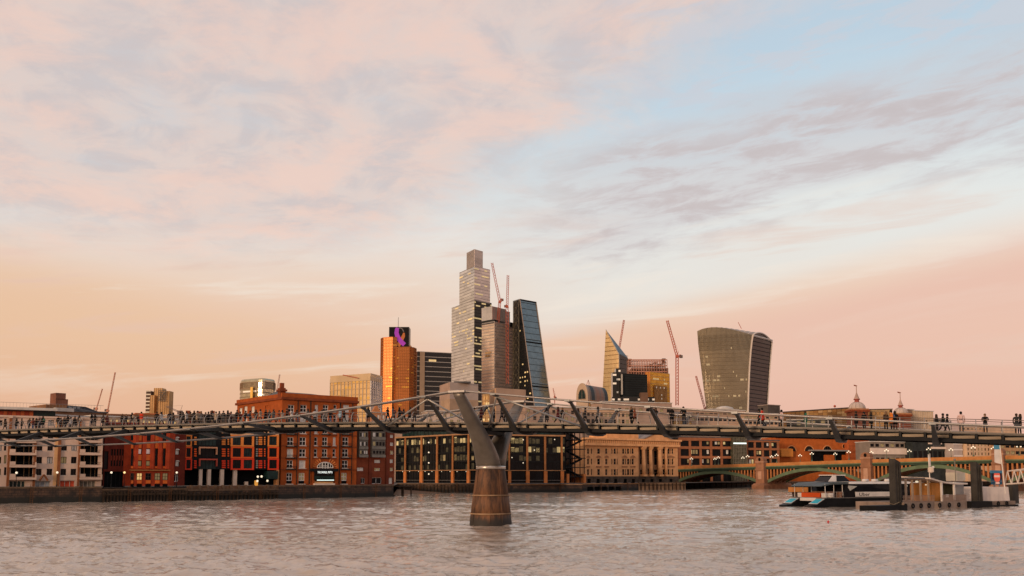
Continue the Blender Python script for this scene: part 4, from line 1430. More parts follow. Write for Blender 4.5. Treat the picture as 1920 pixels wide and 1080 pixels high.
B = Bld('glazed_bay', 'grey gridded glass bay between the two brown banded offices', 'building', 1376.3, 549, 1400.7, 551)
zt = B.z(1388, 818)
B.part('glazed_wall', MB().box(0, B.L, 0, 15, 0, zt), M('grey_green_glass', (.09, .085, .06), .15, .2, .4, .6))
g = MB()
for i in range(9):
    g.box(B.L * i / 8 - .07, B.L * i / 8 + .07, -.2, -.002, 0, zt)
for i in range(13):
    g.box(0, B.L, -.16, -.003, zt * i / 12 - .06, zt * i / 12 + .06)
B.part('glazing_grid', g, M('grey_grid', (.20, .18, .14), .5, .2, .1, .6), kind='stuff')
q = B.rect(1376, 830, 1401, 832.5, -.25)
B.slab('strip_light', (0, B.L, q[2], q[3]), -.32, -.21, M('cool_strip_light'))
B.part('roof_edge', MB().box(-.2, B.L + .2, -.4, 15.2, zt + .002, zt + .6), roof_g)

# 9 orange brick wing with round arches
ob = M('bright_orange_brick', (.40, .10, .022), .85, 0, .14, .4, fine=.12)
B = Bld('arched_brick_wing', 'orange brick wing with three round arched windows behind the road bridge', 'building', 1457, 575, 1593, 590)
zt = B.z(1525, 821)
b = MB()
b.box(0, B.L, 0, 16, 0, zt)
B.part('wall', b, ob)
for x in (1484, 1517, 1551.5):
    uc, z0_ = B.uz(x, 846)
    rr = B.u(x + 8.8, 846) - uc
    pts = [(uc + rr * math.cos(t), z0_ + rr * math.sin(t)) for t in np.linspace(0, math.pi, 13)]
    ap = B.part('arched_window', MB().add([(u, -.12, z) for u, z in pts], [tuple(range(13))[::-1]]), pane_d)
    g = MB()
    for i in range(12):
        g.tube((pts[i][0], -.18, pts[i][1]), (pts[i + 1][0], -.18, pts[i + 1][1]), .35, 4)
    B.part('arch_ring', g, M('tan_arch_ring', (.52, .22, .09), .8, 0, .1, .6), ap)
    g = MB()
    for q in (-.5, 0, .5):
        g.box(uc + q * rr - .1, uc + q * rr + .1, -.2, -.13, z0_, z0_ + rr * math.sqrt(1 - q * q))
    B.part('glazing_bars', g, M('brown_frame'), ap)
uc, z_ = B.uz(1583, 837)
rw = B.part('round_window', MB().add([(uc + 1.3 * math.cos(t), -.1, z_ + 1.5 * math.sin(t)) for t in np.linspace(0, 2 * math.pi, 17)[:-1]], [tuple(range(16))[::-1]]), pane_d)
g = MB()
for i in range(16):
    t0, t1 = 2 * math.pi * i / 16, 2 * math.pi * (i + 1) / 16
    g.tube((uc + 1.4 * math.cos(t0), -.15, z_ + 1.6 * math.sin(t0)), (uc + 1.4 * math.cos(t1), -.15, z_ + 1.6 * math.sin(t1)), .25, 4)
B.part('arch_ring', g, M('tan_arch_ring'), rw)
q = B.rect(1500, 820, 1560, 823)
B.part('cornice', MB().box(-.3, B.L + .3, -.6, 0.4, zt - .4, zt + .5), ob)
q = B.rect(1465, 842, 1487, 856, -3)
B.part('projecting_box', MB().add([(q[0], -3, q[2]), (q[1], -3, q[2]), (q[1], -3, q[3]), (q[0], -3, q[3] - .4), (q[0], -.01, q[2]), (q[1], -.01, q[2]), (q[1], -.01, q[3] + .6), (q[0], -.01, q[3] + .2)],
                                     [(0, 1, 2, 3), (3, 2, 6, 7), (0, 3, 7, 4), (1, 5, 6, 2), (0, 4, 5, 1)]), M('amber_box', (.60, .22, .045), .6, 0, .1, .5))
q = B.rect(1520, 843.5, 1596, 846, -3)
B.part('canopy_roof', MB().box(q[0], q[1], -4, -.01, q[2], q[3]), M('grey_canopy', (.25, .23, .21), .5, 0, .1, .5))
q = B.rect(1522, 846.5, 1596, 866, -1)
B.slab('arcade_void', q, -1.2, -.02, void_m)
for x0, x1 in ((1545, 1564), (1579, 1590)):
    q = B.rect(x0, 853, x1, 868, -1.5)
    B.slab('brick_stall', q, -1.9, -1.21, ob)
B = Bld('plain_brick_wing', 'plain orange brick wall with faint courses right of the arched wing', 'building', 1593.5, 585, 1632, 590)
zt = B.z(1612, 822.5)
B.part('wall', MB().box(0, B.L, 0, 14, 0, zt), M('orange_brick_plain', (.38, .095, .030), .85, 0, .16, .4, fine=.12))
for i in range(7):
    z = 3 + (zt - 4) * i / 6
    B.part('brick_course', MB().box(-.05, B.L + .05, -.15, -.002, z, z + .35), M('course_brick', (.28, .07, .024), .85, 0, .15, .5))
# ------------------------------------------------------------------ far towers of the skyline
lit_far = M('tower_lit_panes', (.6, .45, .2), .4, 0, .5, .05, emit=(1.0, .74, .36), es=.38)
lit_pale = M('tower_pale_panes', (.75, .66, .55), .3, .2, .2, .05, emit=(1.0, .86, .66), es=.22)


def face_frame(A, B):
    d = (B - A); L = d.length; d.normalize()
    return d, Vector((d.y, -d.x, 0)), L       # along, outward (towards viewer), length


def face_grid(parent, A, B, z0, z1, fl, mu, mband, mmul, out=.35, lit=0.0, litm=None, seed=0, litrange=(0, 1), bh=.28, loc=Vector((0, 0, 0)), runs=5, lh=.42):
    """floor bands, mullions and lit panes on a vertical face from A to B (world x,y), z0..z1"""
    d, n, L = face_frame(Vector((A[0], A[1], 0)), Vector((B[0], B[1], 0)))
    P = Vector((A[0], A[1], 0)) - Vector((loc[0], loc[1], 0))

    def bx(mb, u0, u1, za, zb, o0, o1):
        a, b_, c, e = P + d * u0 + n * o0, P + d * u1 + n * o0, P + d * u1 + n * o1, P + d * u0 + n * o1
        vs = [(p.x, p.y, z) for z in (za, zb) for p in (a, b_, c, e)]
        mb.add(vs, [(0, 1, 2, 3), (7, 6, 5, 4), (0, 4, 5, 1), (1, 5, 6, 2), (2, 6, 7, 3), (3, 7, 4, 0)])
    nf = max(1, int(round((z1 - z0) / fl)))
    nm = max(1, int(round(L / mu)))
    if mband is not None:
        b = MB()
        for i in range(nf + 1):
            z = z0 + (z1 - z0) * i / nf
            bx(b, 0, L, z - fl * bh / 2, z + fl * bh / 2, .0, out)
        b.build('floor_bands', mband, parent, kind='stuff')
    if mmul is not None:
        b = MB()
        for i in range(nm + 1):
            u = L * i / nm
            bx(b, u - mu * .06, u + mu * .06, z0, z1, 0, out * 1.25)
        b.build('mullions', mmul, parent, kind='stuff')
    if lit > 0:
        r_ = random.Random(seed)
        b = MB()
        for i in range(nf):
            if not litrange[0] <= i / nf <= litrange[1]:
                continue
            za = z0 + (z1 - z0) * (i + bh * .6) / nf
            zb = za + (z1 - z0) * lh / nf
            j = 0
            row_on = r_.random() < .55
            while j < nm and row_on:
                if r_.random() < lit * 1.9:
                    ln = r_.randint(1, runs)
                    bx(b, L * j / nm + .2, L * min(nm, j + ln) / nm - .2, za, zb, .02, out * .45)
                    j += ln
                j += 1
        if b.v:
            b.build('lit_panes', litm or lit_far, parent, kind='stuff')


def tower(name, label, lc, mc, rc, ytop, ybase, mL, mR, fl=4.0, mu=3.0, bandL=None, mulL=None, bandR=None, mulR=None, lit=(0, 0), seed=1, parent=None, roof=None, z0=None, litm=None, pname='tower_body', litrange=(0, 1), out=.35, bh=.28, cat='tower'):
    """box tower with two visible faces; lc, mc, rc = (px, depth) of left, near and right corners"""
    Lp, Mp, Rp = [Vector((gx(p, Y), Y, 0)) for p, Y in (lc, mc, rc)]
    Bp = Lp + Rp - Mp
    zt = zat(ytop, mc[1], mc[0])
    zb = z0 if z0 is not None else 3.0
    if parent is None:
        e = thing(name, label, cat, (Mp.x, Mp.y, zb))
    else:
        e = parent
    o = e.location
    loc = Vector((o.x, o.y, 0))
    oz = o.z
    q = [p - loc for p in (Mp, Rp, Bp, Lp)]
    b = MB()
    n = 4
    za, ze = zb - oz, zt - oz
    vs = [(p.x, p.y, z) for z in (za, ze) for p in q]
    b.add(vs, [(3, 0, 4, 7)], 0)
    b.add(vs, [(0, 1, 5, 4)], 1)
    b.add(vs, [(1, 2, 6, 5), (2, 3, 7, 6), (4, 5, 6, 7), (0, 3, 2, 1)], 2)
    b.build(pname, [mL, mR, roof or roof_g], e)
    h = e
    face_grid(h, Lp, Mp, za, ze, fl, mu, bandL, mulL, out, lit[0], litm, seed, litrange, bh, loc)
    face_grid(h, Mp, Rp, za, ze, fl, mu, bandR, mulR, out, lit[1], litm, seed + 1, litrange, bh, loc)
    return e


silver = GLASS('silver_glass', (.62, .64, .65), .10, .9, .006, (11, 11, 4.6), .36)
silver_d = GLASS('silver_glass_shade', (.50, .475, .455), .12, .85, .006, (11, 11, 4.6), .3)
dark_gl = GLASS('black_tower_glass', (.013, .015, .016), .10, .35, .01)
gold_gl = GLASS('gold_glass', (.74, .50, .23), .25, .6, .004, (6, 6, 14), .35)
gold_d = GLASS('dull_gold_glass', (.50, .34, .18), .2, .75, .015)
teal_gl = GLASS('teal_glass', (.18, .205, .205), .12, .75, .008)
brown_gl = GLASS('bronze_glass', (.46, .15, .040), .34, .6, .0, (30, 30, 26), .3)
silver_band = M('silver_band', (.40, .37, .345), .35, .6, .1, .05)
silver_mul = M('silver_mullion', (.56, .48, .43), .35, .6, .1, .05)
dark_band = M('dark_tower_band', (.022, .022, .022), .5, .2, .2, .05)
pale_band = M('pale_tower_band', (.42, .38, .33), .4, .4, .1, .05)
gold_band = M('gold_band', (.56, .37, .18), .35, .6, .15, .05)
bronze_fin = M('bronze_fin', (.48, .19, .062), .35, .6, .15, .05)
grey_conc = M('grey_concrete', (.36, .31, .27), .8, 0, .15, .06, streak=.2)

# tallest tower: three stepped tiers
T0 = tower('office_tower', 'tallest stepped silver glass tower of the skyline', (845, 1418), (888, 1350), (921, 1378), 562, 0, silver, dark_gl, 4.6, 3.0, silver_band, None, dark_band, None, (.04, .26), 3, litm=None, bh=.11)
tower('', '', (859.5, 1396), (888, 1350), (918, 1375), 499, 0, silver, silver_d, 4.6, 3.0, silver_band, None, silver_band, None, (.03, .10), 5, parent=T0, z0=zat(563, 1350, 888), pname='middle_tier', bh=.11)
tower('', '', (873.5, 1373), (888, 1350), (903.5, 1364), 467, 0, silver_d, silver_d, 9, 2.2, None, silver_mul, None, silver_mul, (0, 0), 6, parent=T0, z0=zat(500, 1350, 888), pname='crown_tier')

# tower under construction in front of it
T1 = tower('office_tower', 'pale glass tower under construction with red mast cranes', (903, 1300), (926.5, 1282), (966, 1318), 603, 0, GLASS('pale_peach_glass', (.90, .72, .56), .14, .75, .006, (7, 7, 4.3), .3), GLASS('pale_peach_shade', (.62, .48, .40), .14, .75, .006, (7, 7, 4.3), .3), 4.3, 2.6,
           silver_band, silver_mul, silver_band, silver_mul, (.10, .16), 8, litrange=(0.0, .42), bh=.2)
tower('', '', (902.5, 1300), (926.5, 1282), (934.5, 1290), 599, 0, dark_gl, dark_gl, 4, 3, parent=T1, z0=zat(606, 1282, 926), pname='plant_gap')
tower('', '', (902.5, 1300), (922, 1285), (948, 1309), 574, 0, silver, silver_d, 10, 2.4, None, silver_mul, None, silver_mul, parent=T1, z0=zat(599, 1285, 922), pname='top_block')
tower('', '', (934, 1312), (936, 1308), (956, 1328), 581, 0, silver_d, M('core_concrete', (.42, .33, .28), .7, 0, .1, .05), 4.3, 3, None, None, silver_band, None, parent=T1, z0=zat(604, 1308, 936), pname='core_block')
tower('', '', (956, 1308), (957, 1306), (966, 1316), 604, 0, dark_gl, dark_gl, parent=T1, z0=zat(612, 1306, 957), pname='plant_gap')
for x0, x1, y0, y1 in ((910, 920, 659, 664), (910, 918.5, 664.8, 670), (919.5, 926, 664.8, 670)):
    p, q = at(x0, y1, 1294), at(x1, y0, 1287)
    o = T1.location
    MB().add([(p.x - o.x, p.y - o.y - 1, p.z - o.z), (q.x - o.x, q.y - o.y - 1, p.z - o.z), (q.x - o.x, q.y - o.y - 1, q.z - o.z), (p.x - o.x, p.y - o.y - 1, q.z - o.z)], [(0, 1, 2, 3)]).build('unglazed_patch', gold_d, T1)

# wedge tower
e = thing('wedge_tower', 'dark wedge-shaped glass tower with sloping teal face and lattice edge', 'tower', (gx(974, 1290), 1290, 3))
o = Vector(e.location)


def rel(p):
    return (p.x - o.x, p.y - o.y, p.z - o.z)


ztop = zat(561, 1290, 974)
a0 = at(974, 880, 1290); a0.z = 3
a1 = Vector((gx(974, 1290), 1290, ztop))
f0 = Vector((gx(1021, 1226), 1226, 3))
dx_ = Vector((22.5, 22, 0))
a1b = a1 + Vector((.8, -1.2, 0))
b = MB()
P = [a0, f0, a1b, a1]
Q = [p + dx_ for p in P]
vs = [rel(p) for p in P + Q]
b.add(vs, [(0, 1, 2, 3)], 0)
b.add(vs, [(1, 5, 6, 2)], 1)
b.add(vs, [(2, 6, 7, 3), (4, 7, 6, 5), (0, 3, 7, 4)], 0)
b.build('wedge_body', [dark_gl, teal_gl], e)
b = MB()
for i in range(28):
    t = (i + .5) / 28
    p0 = f0.lerp(a1b, t) + Vector((-.1, -.6, .2))
    p1 = p0 + dx_
    b.tube(rel(p0), rel(p1), .28 if i % 7 else .75, 4)
b.build('floor_bands', M('teal_band', (.16, .20, .21), .4, .4, .1, .05), e, kind='stuff')
for i in (0, 7, 14, 21, 28):
    t = min(.995, i / 28 + .001)
    p0 = f0.lerp(a1b, t) + Vector((-.2, -1.0, .4))
    MB().tube(rel(p0), rel(p0 + dx_), .9, 4).build('cross_beam', dark_band, e)
for sx_ in (0, 1):
    MB().tube(rel(f0 + dx_ * sx_ + Vector((0, -.8, 0))), rel(a1b + dx_ * sx_ + Vector((0, -.8, 0))), .6, 4).build('edge_beam', M('wedge_edge', (.34, .27, .22), .5, .3, .1, .05), e)
rr = random.Random(5)
b = MB()
for i in range(42):
    z = 3 + (ztop - 3) * (i + .5) / 42
    t = (z - 3) / (ztop - 3)
    u1 = 1 - t
    for k_ in range(10):
        if k_ / 10 < u1 - .08 and rr.random() < (.30 if t < .6 else .08):
            p = a0.lerp(f0, k_ / 10 + .02); q = a0.lerp(f0, min(u1 - .03, k_ / 10 + rr.uniform(.05, .09)))
            nrm = Vector((-.75, -.6, 0)) * .3
            b.add([rel(Vector((p.x, p.y, z - 1.0)) + nrm), rel(Vector((q.x, q.y, z - 1.0)) + nrm), rel(Vector((q.x, q.y, z + .9)) + nrm), rel(Vector((p.x, p.y, z + .9)) + nrm)], [(0, 1, 2, 3)])
b.build('lit_panes', lit_far, e, kind='stuff')
lat0 = Vector((gx(963, 1304), 1304, 0)); lat1 = Vector((gx(974, 1290.5), 1290.5, 0))
b = MB()
q = [lat0, lat1, lat1 + dx_, lat0 + dx_]
b.prism([rel(p)[:2] for p in q], 0, ztop - 3 - .2)
b.build('north_core', M('core_dark', (.045, .04, .035), .5, .2, .2, .05), e)
g = MB()
nz = 24
for i in range(nz):
    za, zb = (ztop - 3) * i / nz, (ztop - 3) * (i + 1) / nz
    A2, B2 = lat0 + Vector((-.5, -.8, 0)), lat1 + Vector((-.5, -.8, 0))
    m_ = (A2 + B2) / 2
    for (p, z0_), (q, z1_) in (((A2, za), (m_, zb)), ((m_, zb), (B2, za)), ((A2, zb), (B2, zb))):
        g.tube((p.x - o.x, p.y - o.y, z0_), (q.x - o.x, q.y - o.y, z1_), .28, 4)
for p in (lat0, lat1):
    g.tube((p.x - o.x - .5, p.y - o.y - .8, 0), (p.x - o.x - .5, p.y - o.y - .8, ztop - 3), .4, 4)
g.build('lattice', M('lattice_steel', (.20, .17, .12), .5, .3, .1, .05), e, kind='stuff')

# black office slab behind the tallest tower's left
T = tower('office_slab', 'black glass office slab with thin pale floor lines left of the tallest tower', (778.5, 1205), (780, 1200), (845, 1216), 659, 0, dark_gl, dark_gl, 6.2, 5, None, None, pale_band, None, (0, .05), 11, bh=.12)
o = T.location
A_, B_ = Vector((gx(785.5, 1201), 1201, 0)), Vector((gx(794.5, 1203), 1203, 0))
MB().prism([(A_.x - o.x, A_.y - o.y - 1.4), (B_.x - o.x, B_.y - o.y - 1.4), (B_.x - o.x, B_.y - o.y + 2), (A_.x - o.x, A_.y - o.y + 2)], 0, zat(660, 1201, 790) - 3).build('tan_strip', M('tan_strip', (.38, .26, .17), .5, .3, .15, .05), T)

# orange bronze tower with screen
e = thing('bronze_tower', 'orange bronze ribbed tower with black screen showing a purple ribbon', 'tower', (gx(740, 1300), 1300, 3))
o = Vector(e.location)


def lobe(pts, ytop, ypx, name):
    zt_ = zat(ytop, 1300, ypx) - 3
    pl_ = [(gx(p, Y) - o.x, Y - o.y) for p, Y in pts]
    MB().prism(pl_, 0, zt_).build(name, brown_gl, e)
    front = pl_[:-2] if len(pl_) > 4 else pl_
    for i in range(len(pl_) - 3):
        A_, B_ = Vector((*pl_[i], 0)), Vector((*pl_[i + 1], 0))
        face_grid(e, (A_.x + o.x, A_.y + o.y), (B_.x + o.x, B_.y + o.y), 0, zt_, 4.0, 2.3, M('bronze_band', (.34, .12, .035), .4, .5, .2, .05), bronze_fin, .5, .05, M('gold_panes', (.75, .40, .07), .25, .6, .2, .05), i + 3, (0, 1), .22, Vector((o.x, o.y, 0)))


lobe([(711, 1312), (716, 1303), (733, 1298), (741, 1300), (741, 1330), (711, 1330)], 632.5, 725, 'tall_lobe')
lobe([(739.5, 1297), (745, 1294), (765, 1294), (773, 1299), (778, 1310), (778, 1335), (740, 1335)], 652, 755, 'low_lobe')
sA, sB = Vector((gx(726, 1302), 1302, 0)), Vector((gx(764, 1302), 1302, 0))
zs0, zs1 = zat(653, 1302, 745) - 3, zat(613, 1302, 745) - 3
scr = MB().box(sA.x - o.x, sB.x - o.x, 2, 22, zs0, zs1).build('screen_block', M('screen_black', (.012, .010, .010), .3, 0, .2, .05), e)
# ribbon: two crossing tails and a loop, drawn as flat strips on the screen
def strip(pts, wd, mat, name, yy):
    b = MB()
    L_, R_ = [], []
    for i, (x, y) in enumerate(pts):
        x0, y0 = pts[max(0, i - 1)]; x1, y1 = pts[min(len(pts) - 1, i + 1)]
        tx, ty = x1 - x0, y1 - y0
        l = math.hypot(tx, ty); nx_, ny_ = -ty / l, tx / l
        ww_ = wd[i] / 2
        for lst, sg_ in ((L_, 1), (R_, -1)):
            p = at(x + nx_ * ww_ * sg_, y + ny_ * ww_ * sg_, 1302)
            lst.append((p.x - o.x, yy, p.z - o.z))
    for i in range(len(pts) - 1):
        b.quad(L_[i], L_[i + 1], R_[i + 1], R_[i])
    b.build(name, mat, scr)


strip([(745.5, 614.5), (744.3, 618), (743.5, 624), (745, 630), (748.5, 636.5), (753.5, 642), (758.5, 646.5)], [6, 7.5, 8, 8.5, 8.5, 8.5, 8], M('ribbon_purple', (.25, .03, .30), .5, 0, .1, .05, emit=(.45, .08, .50), es=.3), 'ribbon_strand', 1.7)
strip([(757.5, 624), (756.5, 630), (753.5, 636), (749.5, 642), (746, 648.5)], [3, 6, 6.5, 7, 8.5], M('ribbon_orange', (.30, .09, .03), .5, 0, .1, .05, emit=(.50, .14, .04), es=.35), 'ribbon_strand', 1.85)
strip([(747.5, 615.2), (751, 614.8), (754.5, 617), (757, 622)], [2, 2, 2, 2.2], M('ribbon_grey', (.16, .14, .14), .5, 0, .1, .05), 'ribbon_strand', 1.8)
MB().tube((sA.x - o.x + 12, 6, zs1), (sA.x - o.x + 12, 6, zs1 + 14), .35, 5).build('antenna', steel, e)
p_, q_ = at(764.5, 648, 1300), at(770, 652, 1300)
MB().box(p_.x - o.x, q_.x - o.x, 3, 14, zs0 - 2, zs0 + 4).build('roof_plant', M('plant_tan', (.35, .18, .08), .7, 0, .2, .05), e)

# ribbed gold glass block left of it
T = tower('glass_block', 'gold ribbed glass block left of the bronze tower', (616, 905), (692, 880), (714, 905), 706, 0, gold_gl, silver_d, 5.2, 4.4, gold_band, pale_band, silver_band, pale_band, (.10, .03), 21, bh=.16, litm=M('gold_sky_panes', (.85, .55, .16), .2, .7, .2, .05))
o = T.location
for x0, x1, Y0, Y1 in ((616, 692, 905, 880), (692.5, 714, 880, 905)):
    A_, B_ = Vector((gx(x0, Y0), Y0, 0)), Vector((gx(x1, Y1), Y1, 0))
    z_ = zat(706, 880, 692) - 3
    MB().prism([(A_.x - o.x, A_.y - o.y - .8), (B_.x - o.x, B_.y - o.y - .8), (B_.x - o.x, B_.y - o.y - .3), (A_.x - o.x, A_.y - o.y - .3)], z_ - 3.5, z_ + 3).build('roof_screen', M('pale_gold_screen', (.55, .40, .24), .4, .4, .1, .05), T)
p_ = at(643, 703, 890); q_ = at(672, 709, 885)
MB().tube((p_.x - o.x, p_.y - o.y, p_.z - o.z), (q_.x - o.x, q_.y - o.y, q_.z - o.z), .4, 5).build('roof_crane', M('red_crane', (.42, .09, .05), .6, 0, .1, .1), T)

# rounded grey-green tower
e = thing('rounded_tower', 'squat grey-green glass tower with rounded corners behind the brick warehouse', 'tower', (gx(478, 1000), 1000, 3))
o = Vector(e.location)
zt_ = zat(711, 1000, 478) - 3
pl_ = [(445.5, 1012), (447, 1006), (451, 1002), (480, 990), (487, 989), (492, 990), (508, 1003), (511, 1007), (512, 1012)]
pts_ = [(gx(p, Y) - o.x, Y - o.y) for p, Y in pl_]
back = [(gx(512, 1040) - o.x, 40), (gx(445.5, 1040) - o.x, 40)]
gg = GLASS('greygreen_glass', (.46, .40, .27), .2, .7, .01)
b = MB()
n_ = len(pts_ + back)
ring = lambda k_, z: [(x * k_, (y - 10) * k_ + 10, z) for x, y in pts_ + back]
b.loft([ring(1, 0), ring(1, zt_ - 4), ring(.985, zt_ - 1.5), ring(.95, zt_)])
b.build('tower_body', gg, e)
for i in range(len(pts_) - 1):
    face_grid(e, (pts_[i][0] + o.x, pts_[i][1] + o.y), (pts_[i + 1][0] + o.x, pts_[i + 1][1] + o.y), 0, zt_ - 10.5, 4.2, 2.6, M('greygreen_band', (.26, .20, .13), .5, .3, .1, .05), None, .3, .05, lit_pale, i, (0, 1), .25, Vector((o.x, o.y, 0)))
    face_grid(e, (pts_[i][0] + o.x, pts_[i][1] + o.y), (pts_[i + 1][0] + o.x, pts_[i + 1][1] + o.y), zt_ - 10, zt_ - 3.5, 6.5, 1.8, M('tan_louvre', (.34, .22, .14), .6, .2, .1, .05), M('tan_louvre'), .35, 0, None, 0, (0, 1), .06, Vector((o.x, o.y, 0)))
p0, p1 = at(470.5, 726, 992), at(474, 760, 992)
MB().box(p0.x - o.x, p1.x - o.x, -10, -4, 0, p0.z - o.z).build('sunset_strip', M('sunset_strip', (.75, .46, .12), .3, .5, .1, .05), e)  # strip whose gold colour stands in for reflected sunset

# far left cluster of golden towers
e = thing('golden_tower', 'distant golden concrete tower cluster with scaffolding right of the left cranes', 'tower', (gx(292, 1500), 1500, 3))
o = Vector(e.location)
gc = M('golden_concrete', (.50, .29, .13), .7, .1, .2, .04, streak=.25)
for (x0, x1, yt, Y, mt, nm) in ((276, 284, 741, 1490, gc, 'low_wing'), (283, 298, 727.5, 1500, M('golden_pale', (.58, .36, .17), .7, .1, .15, .04), 'core'), (291.5, 312, 733, 1485, gc, 'east_wing')):
    p, q = gx(x0, Y), gx(x1, Y)
    MB().box(p - o.x, q - o.x, Y - o.y, Y - o.y + 18, 0, zat(yt, Y, x0) - 3).build(nm, mt, e)
    face_grid(e, (p, Y), (q, Y), 0, zat(yt, Y, x0) - 3, 9, 3.2, None, M('golden_rib', (.40, .22, .09), .7, 0, .15, .05), .5, 0, None, 0, (0, 1), .2, Vector((o.x, o.y, 0)))
x0, x1 = gx(268, 1495), gx(277, 1495)
MB().box(x0 - o.x, x1 - o.x, -5, 12, 0, zat(733, 1495, 270) - 3).build('striped_wing', M('striped_wall', (.10, .06, .045), .6, 0, .2, .05), e)
face_grid(e, (x0, 1495), (x1, 1495), 0, zat(733, 1495, 270) - 3, 5.5, 9, pale_band, None, .8, 0, None, 0, (0, 1), .35, Vector((o.x, o.y, 0)))
b = MB()
sA_, sB_ = gx(293, 1484), gx(307, 1484)
za, zb = zat(752, 1484) - 3, zat(732, 1484) - 3
for i in range(6):
    z = za + (zb - za) * i / 5
    b.tube((sA_ - o.x, -18, z), (sB_ - o.x, -18, z), .35, 4)
    x = sA_ + (sB_ - sA_) * i / 5
    b.tube((x - o.x, -18, za), (x - o.x, -18, zb), .35, 4)
b.tube((sA_ - o.x, -18.5, za), (sB_ - o.x, -18.5, zb), .45, 4)
b.build('scaffolding', M('scaffold_grey', (.20, .17, .14), .6, .2, .1, .1), e)

# pointed triangular tower
e = thing('pointed_tower', 'gold pointed triangular glass tower with sharp slanted top', 'tower', (gx(1163, 1280), 1280, 3))
o = Vector(e.location)
Lp, Mp, Rp = Vector((gx(1121, 1300), 1300, 0)), Vector((gx(1163, 1280), 1280, 0)), Vector((gx(1180, 1300), 1300, 0))
ap = at(1136, 618, 1296); zl = zat(664, 1280, 1163); zr = zat(671, 1300, 1180)
Lt = at(1135, 621, 1297)
b = MB()
vs = [rel(Vector((Lp.x, Lp.y, 3))), rel(Vector((Mp.x, Mp.y, 3))), rel(Vector((Rp.x, Rp.y, 3))), rel(Vector((Mp.x, Mp.y, zl))), rel(ap), rel(Vector((Rp.x, Rp.y, zr))), rel(Vector((Lp.x + 20, Lp.y + 30, 3)))]
b.add(vs, [(0, 1, 3, 4)], 0)
b.add(vs, [(1, 2, 5, 3)], 1)
b.add(vs, [(3, 5, 4), (0, 4, 6), (2, 6, 5), (4, 5, 6)], 1)
b.build('tower_body', [GLASS('scalpel_gold', (.80, .56, .28), .25, .55, .004, var=.15), dark_gl], e)
g, g2 = MB(), MB()
H = ap.z - 3
for i in range(1, 34):
    z = H * i / 34
    t = z / H
    l0 = Vector(vs[0]).lerp(Vector(vs[4]), t)
    zm = zl - 3
    if z < zm:
        r0 = Vector((vs[1][0], vs[1][1], z))
    else:
        r0 = Vector(vs[3]).lerp(Vector(vs[4]), (z - zm) / (H - zm))
    l0, r0 = Vector((l0.x, l0.y - .4, z)), Vector((r0.x, r0.y - .4, z))
    g.tube(l0, r0, .42, 4)
    if z < zm:
        g2.tube((vs[1][0] + .3, vs[1][1] - .3, z), (vs[2][0] + .3, vs[2][1] - .3, z), .35, 4)
g.build('floor_bands', gold_band, e, kind='stuff')
g2.build('side_bands', M('side_band', (.16, .12, .09), .5, .3, .1, .05), e, kind='stuff')
MB().tube(Vector(vs[1]) + Vector((0, -.5, 0)), Vector(vs[3]) + Vector((0, -.5, 0)), .6, 4).build('corner_edge', pale_band, e)
MB().tube(Vector(vs[3]) + Vector((0, -.4, 0)), Vector(vs[4]), .5, 4).build('slant_edge', pale_band, e)

# flared tower with the curved top
e = thing('flared_tower', 'flared bulging glass tower, wider at its curved top, with pale fins', 'tower', (gx(1406, 1080), 1080, 3))
o = Vector(e.location)
prof_ = [(880, 1331.5, 1402.5, 1437), (770, 1328.3, 1405.3, 1441), (735, 1324.2, 1407.3, 1444), (690, 1319.5, 1410.2, 1448), (660, 1316.2, 1413.2, 1451), (640, 1314.2, 1416, 1453.3), (628, 1313.2, 1418.2, 1454)]
rings = []
Lz = []
for y, l, m, r in prof_:
    Mv = Vector((gx(m, 1080), 1080, 0)); Lv = Vector((gx(l, 1094), 1094, 0)); Rv = Vector((gx(r, 1118), 1118, 0))
    z = zat(y, 1080, m) if y < 880 else 3.0
    Lz.append((Lv, Mv, Rv, z))
NF = 44
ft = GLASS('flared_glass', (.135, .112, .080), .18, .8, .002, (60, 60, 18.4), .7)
fd = GLASS('flared_shaded_glass', (.022, .020, .019), .14, .4, .01)  # shade of the right-hand side put into a darker copy of the glass
b = MB()


def bulge(Lv, Mv, t):
    p = Lv.lerp(Mv, t)
    n_ = Vector((-(Mv - Lv).y, (Mv - Lv).x, 0)).normalized()
    return p - n_ * 1.2 * 4 * t * (1 - t)


def ztop_extra(t):
    return 6.6 * (1 - t) + 6.6 * math.sin(math.pi * t ** .8) * (1 - .3 * t)


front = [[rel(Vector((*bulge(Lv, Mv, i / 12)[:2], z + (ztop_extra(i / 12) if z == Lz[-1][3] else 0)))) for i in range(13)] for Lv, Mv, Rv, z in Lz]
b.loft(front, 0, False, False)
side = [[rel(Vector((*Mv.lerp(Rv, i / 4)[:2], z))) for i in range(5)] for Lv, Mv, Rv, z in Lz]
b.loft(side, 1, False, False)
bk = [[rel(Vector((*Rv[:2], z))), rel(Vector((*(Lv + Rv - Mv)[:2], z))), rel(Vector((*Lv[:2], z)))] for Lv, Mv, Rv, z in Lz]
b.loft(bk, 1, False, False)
b.build('tower_body', [ft, fd], e)
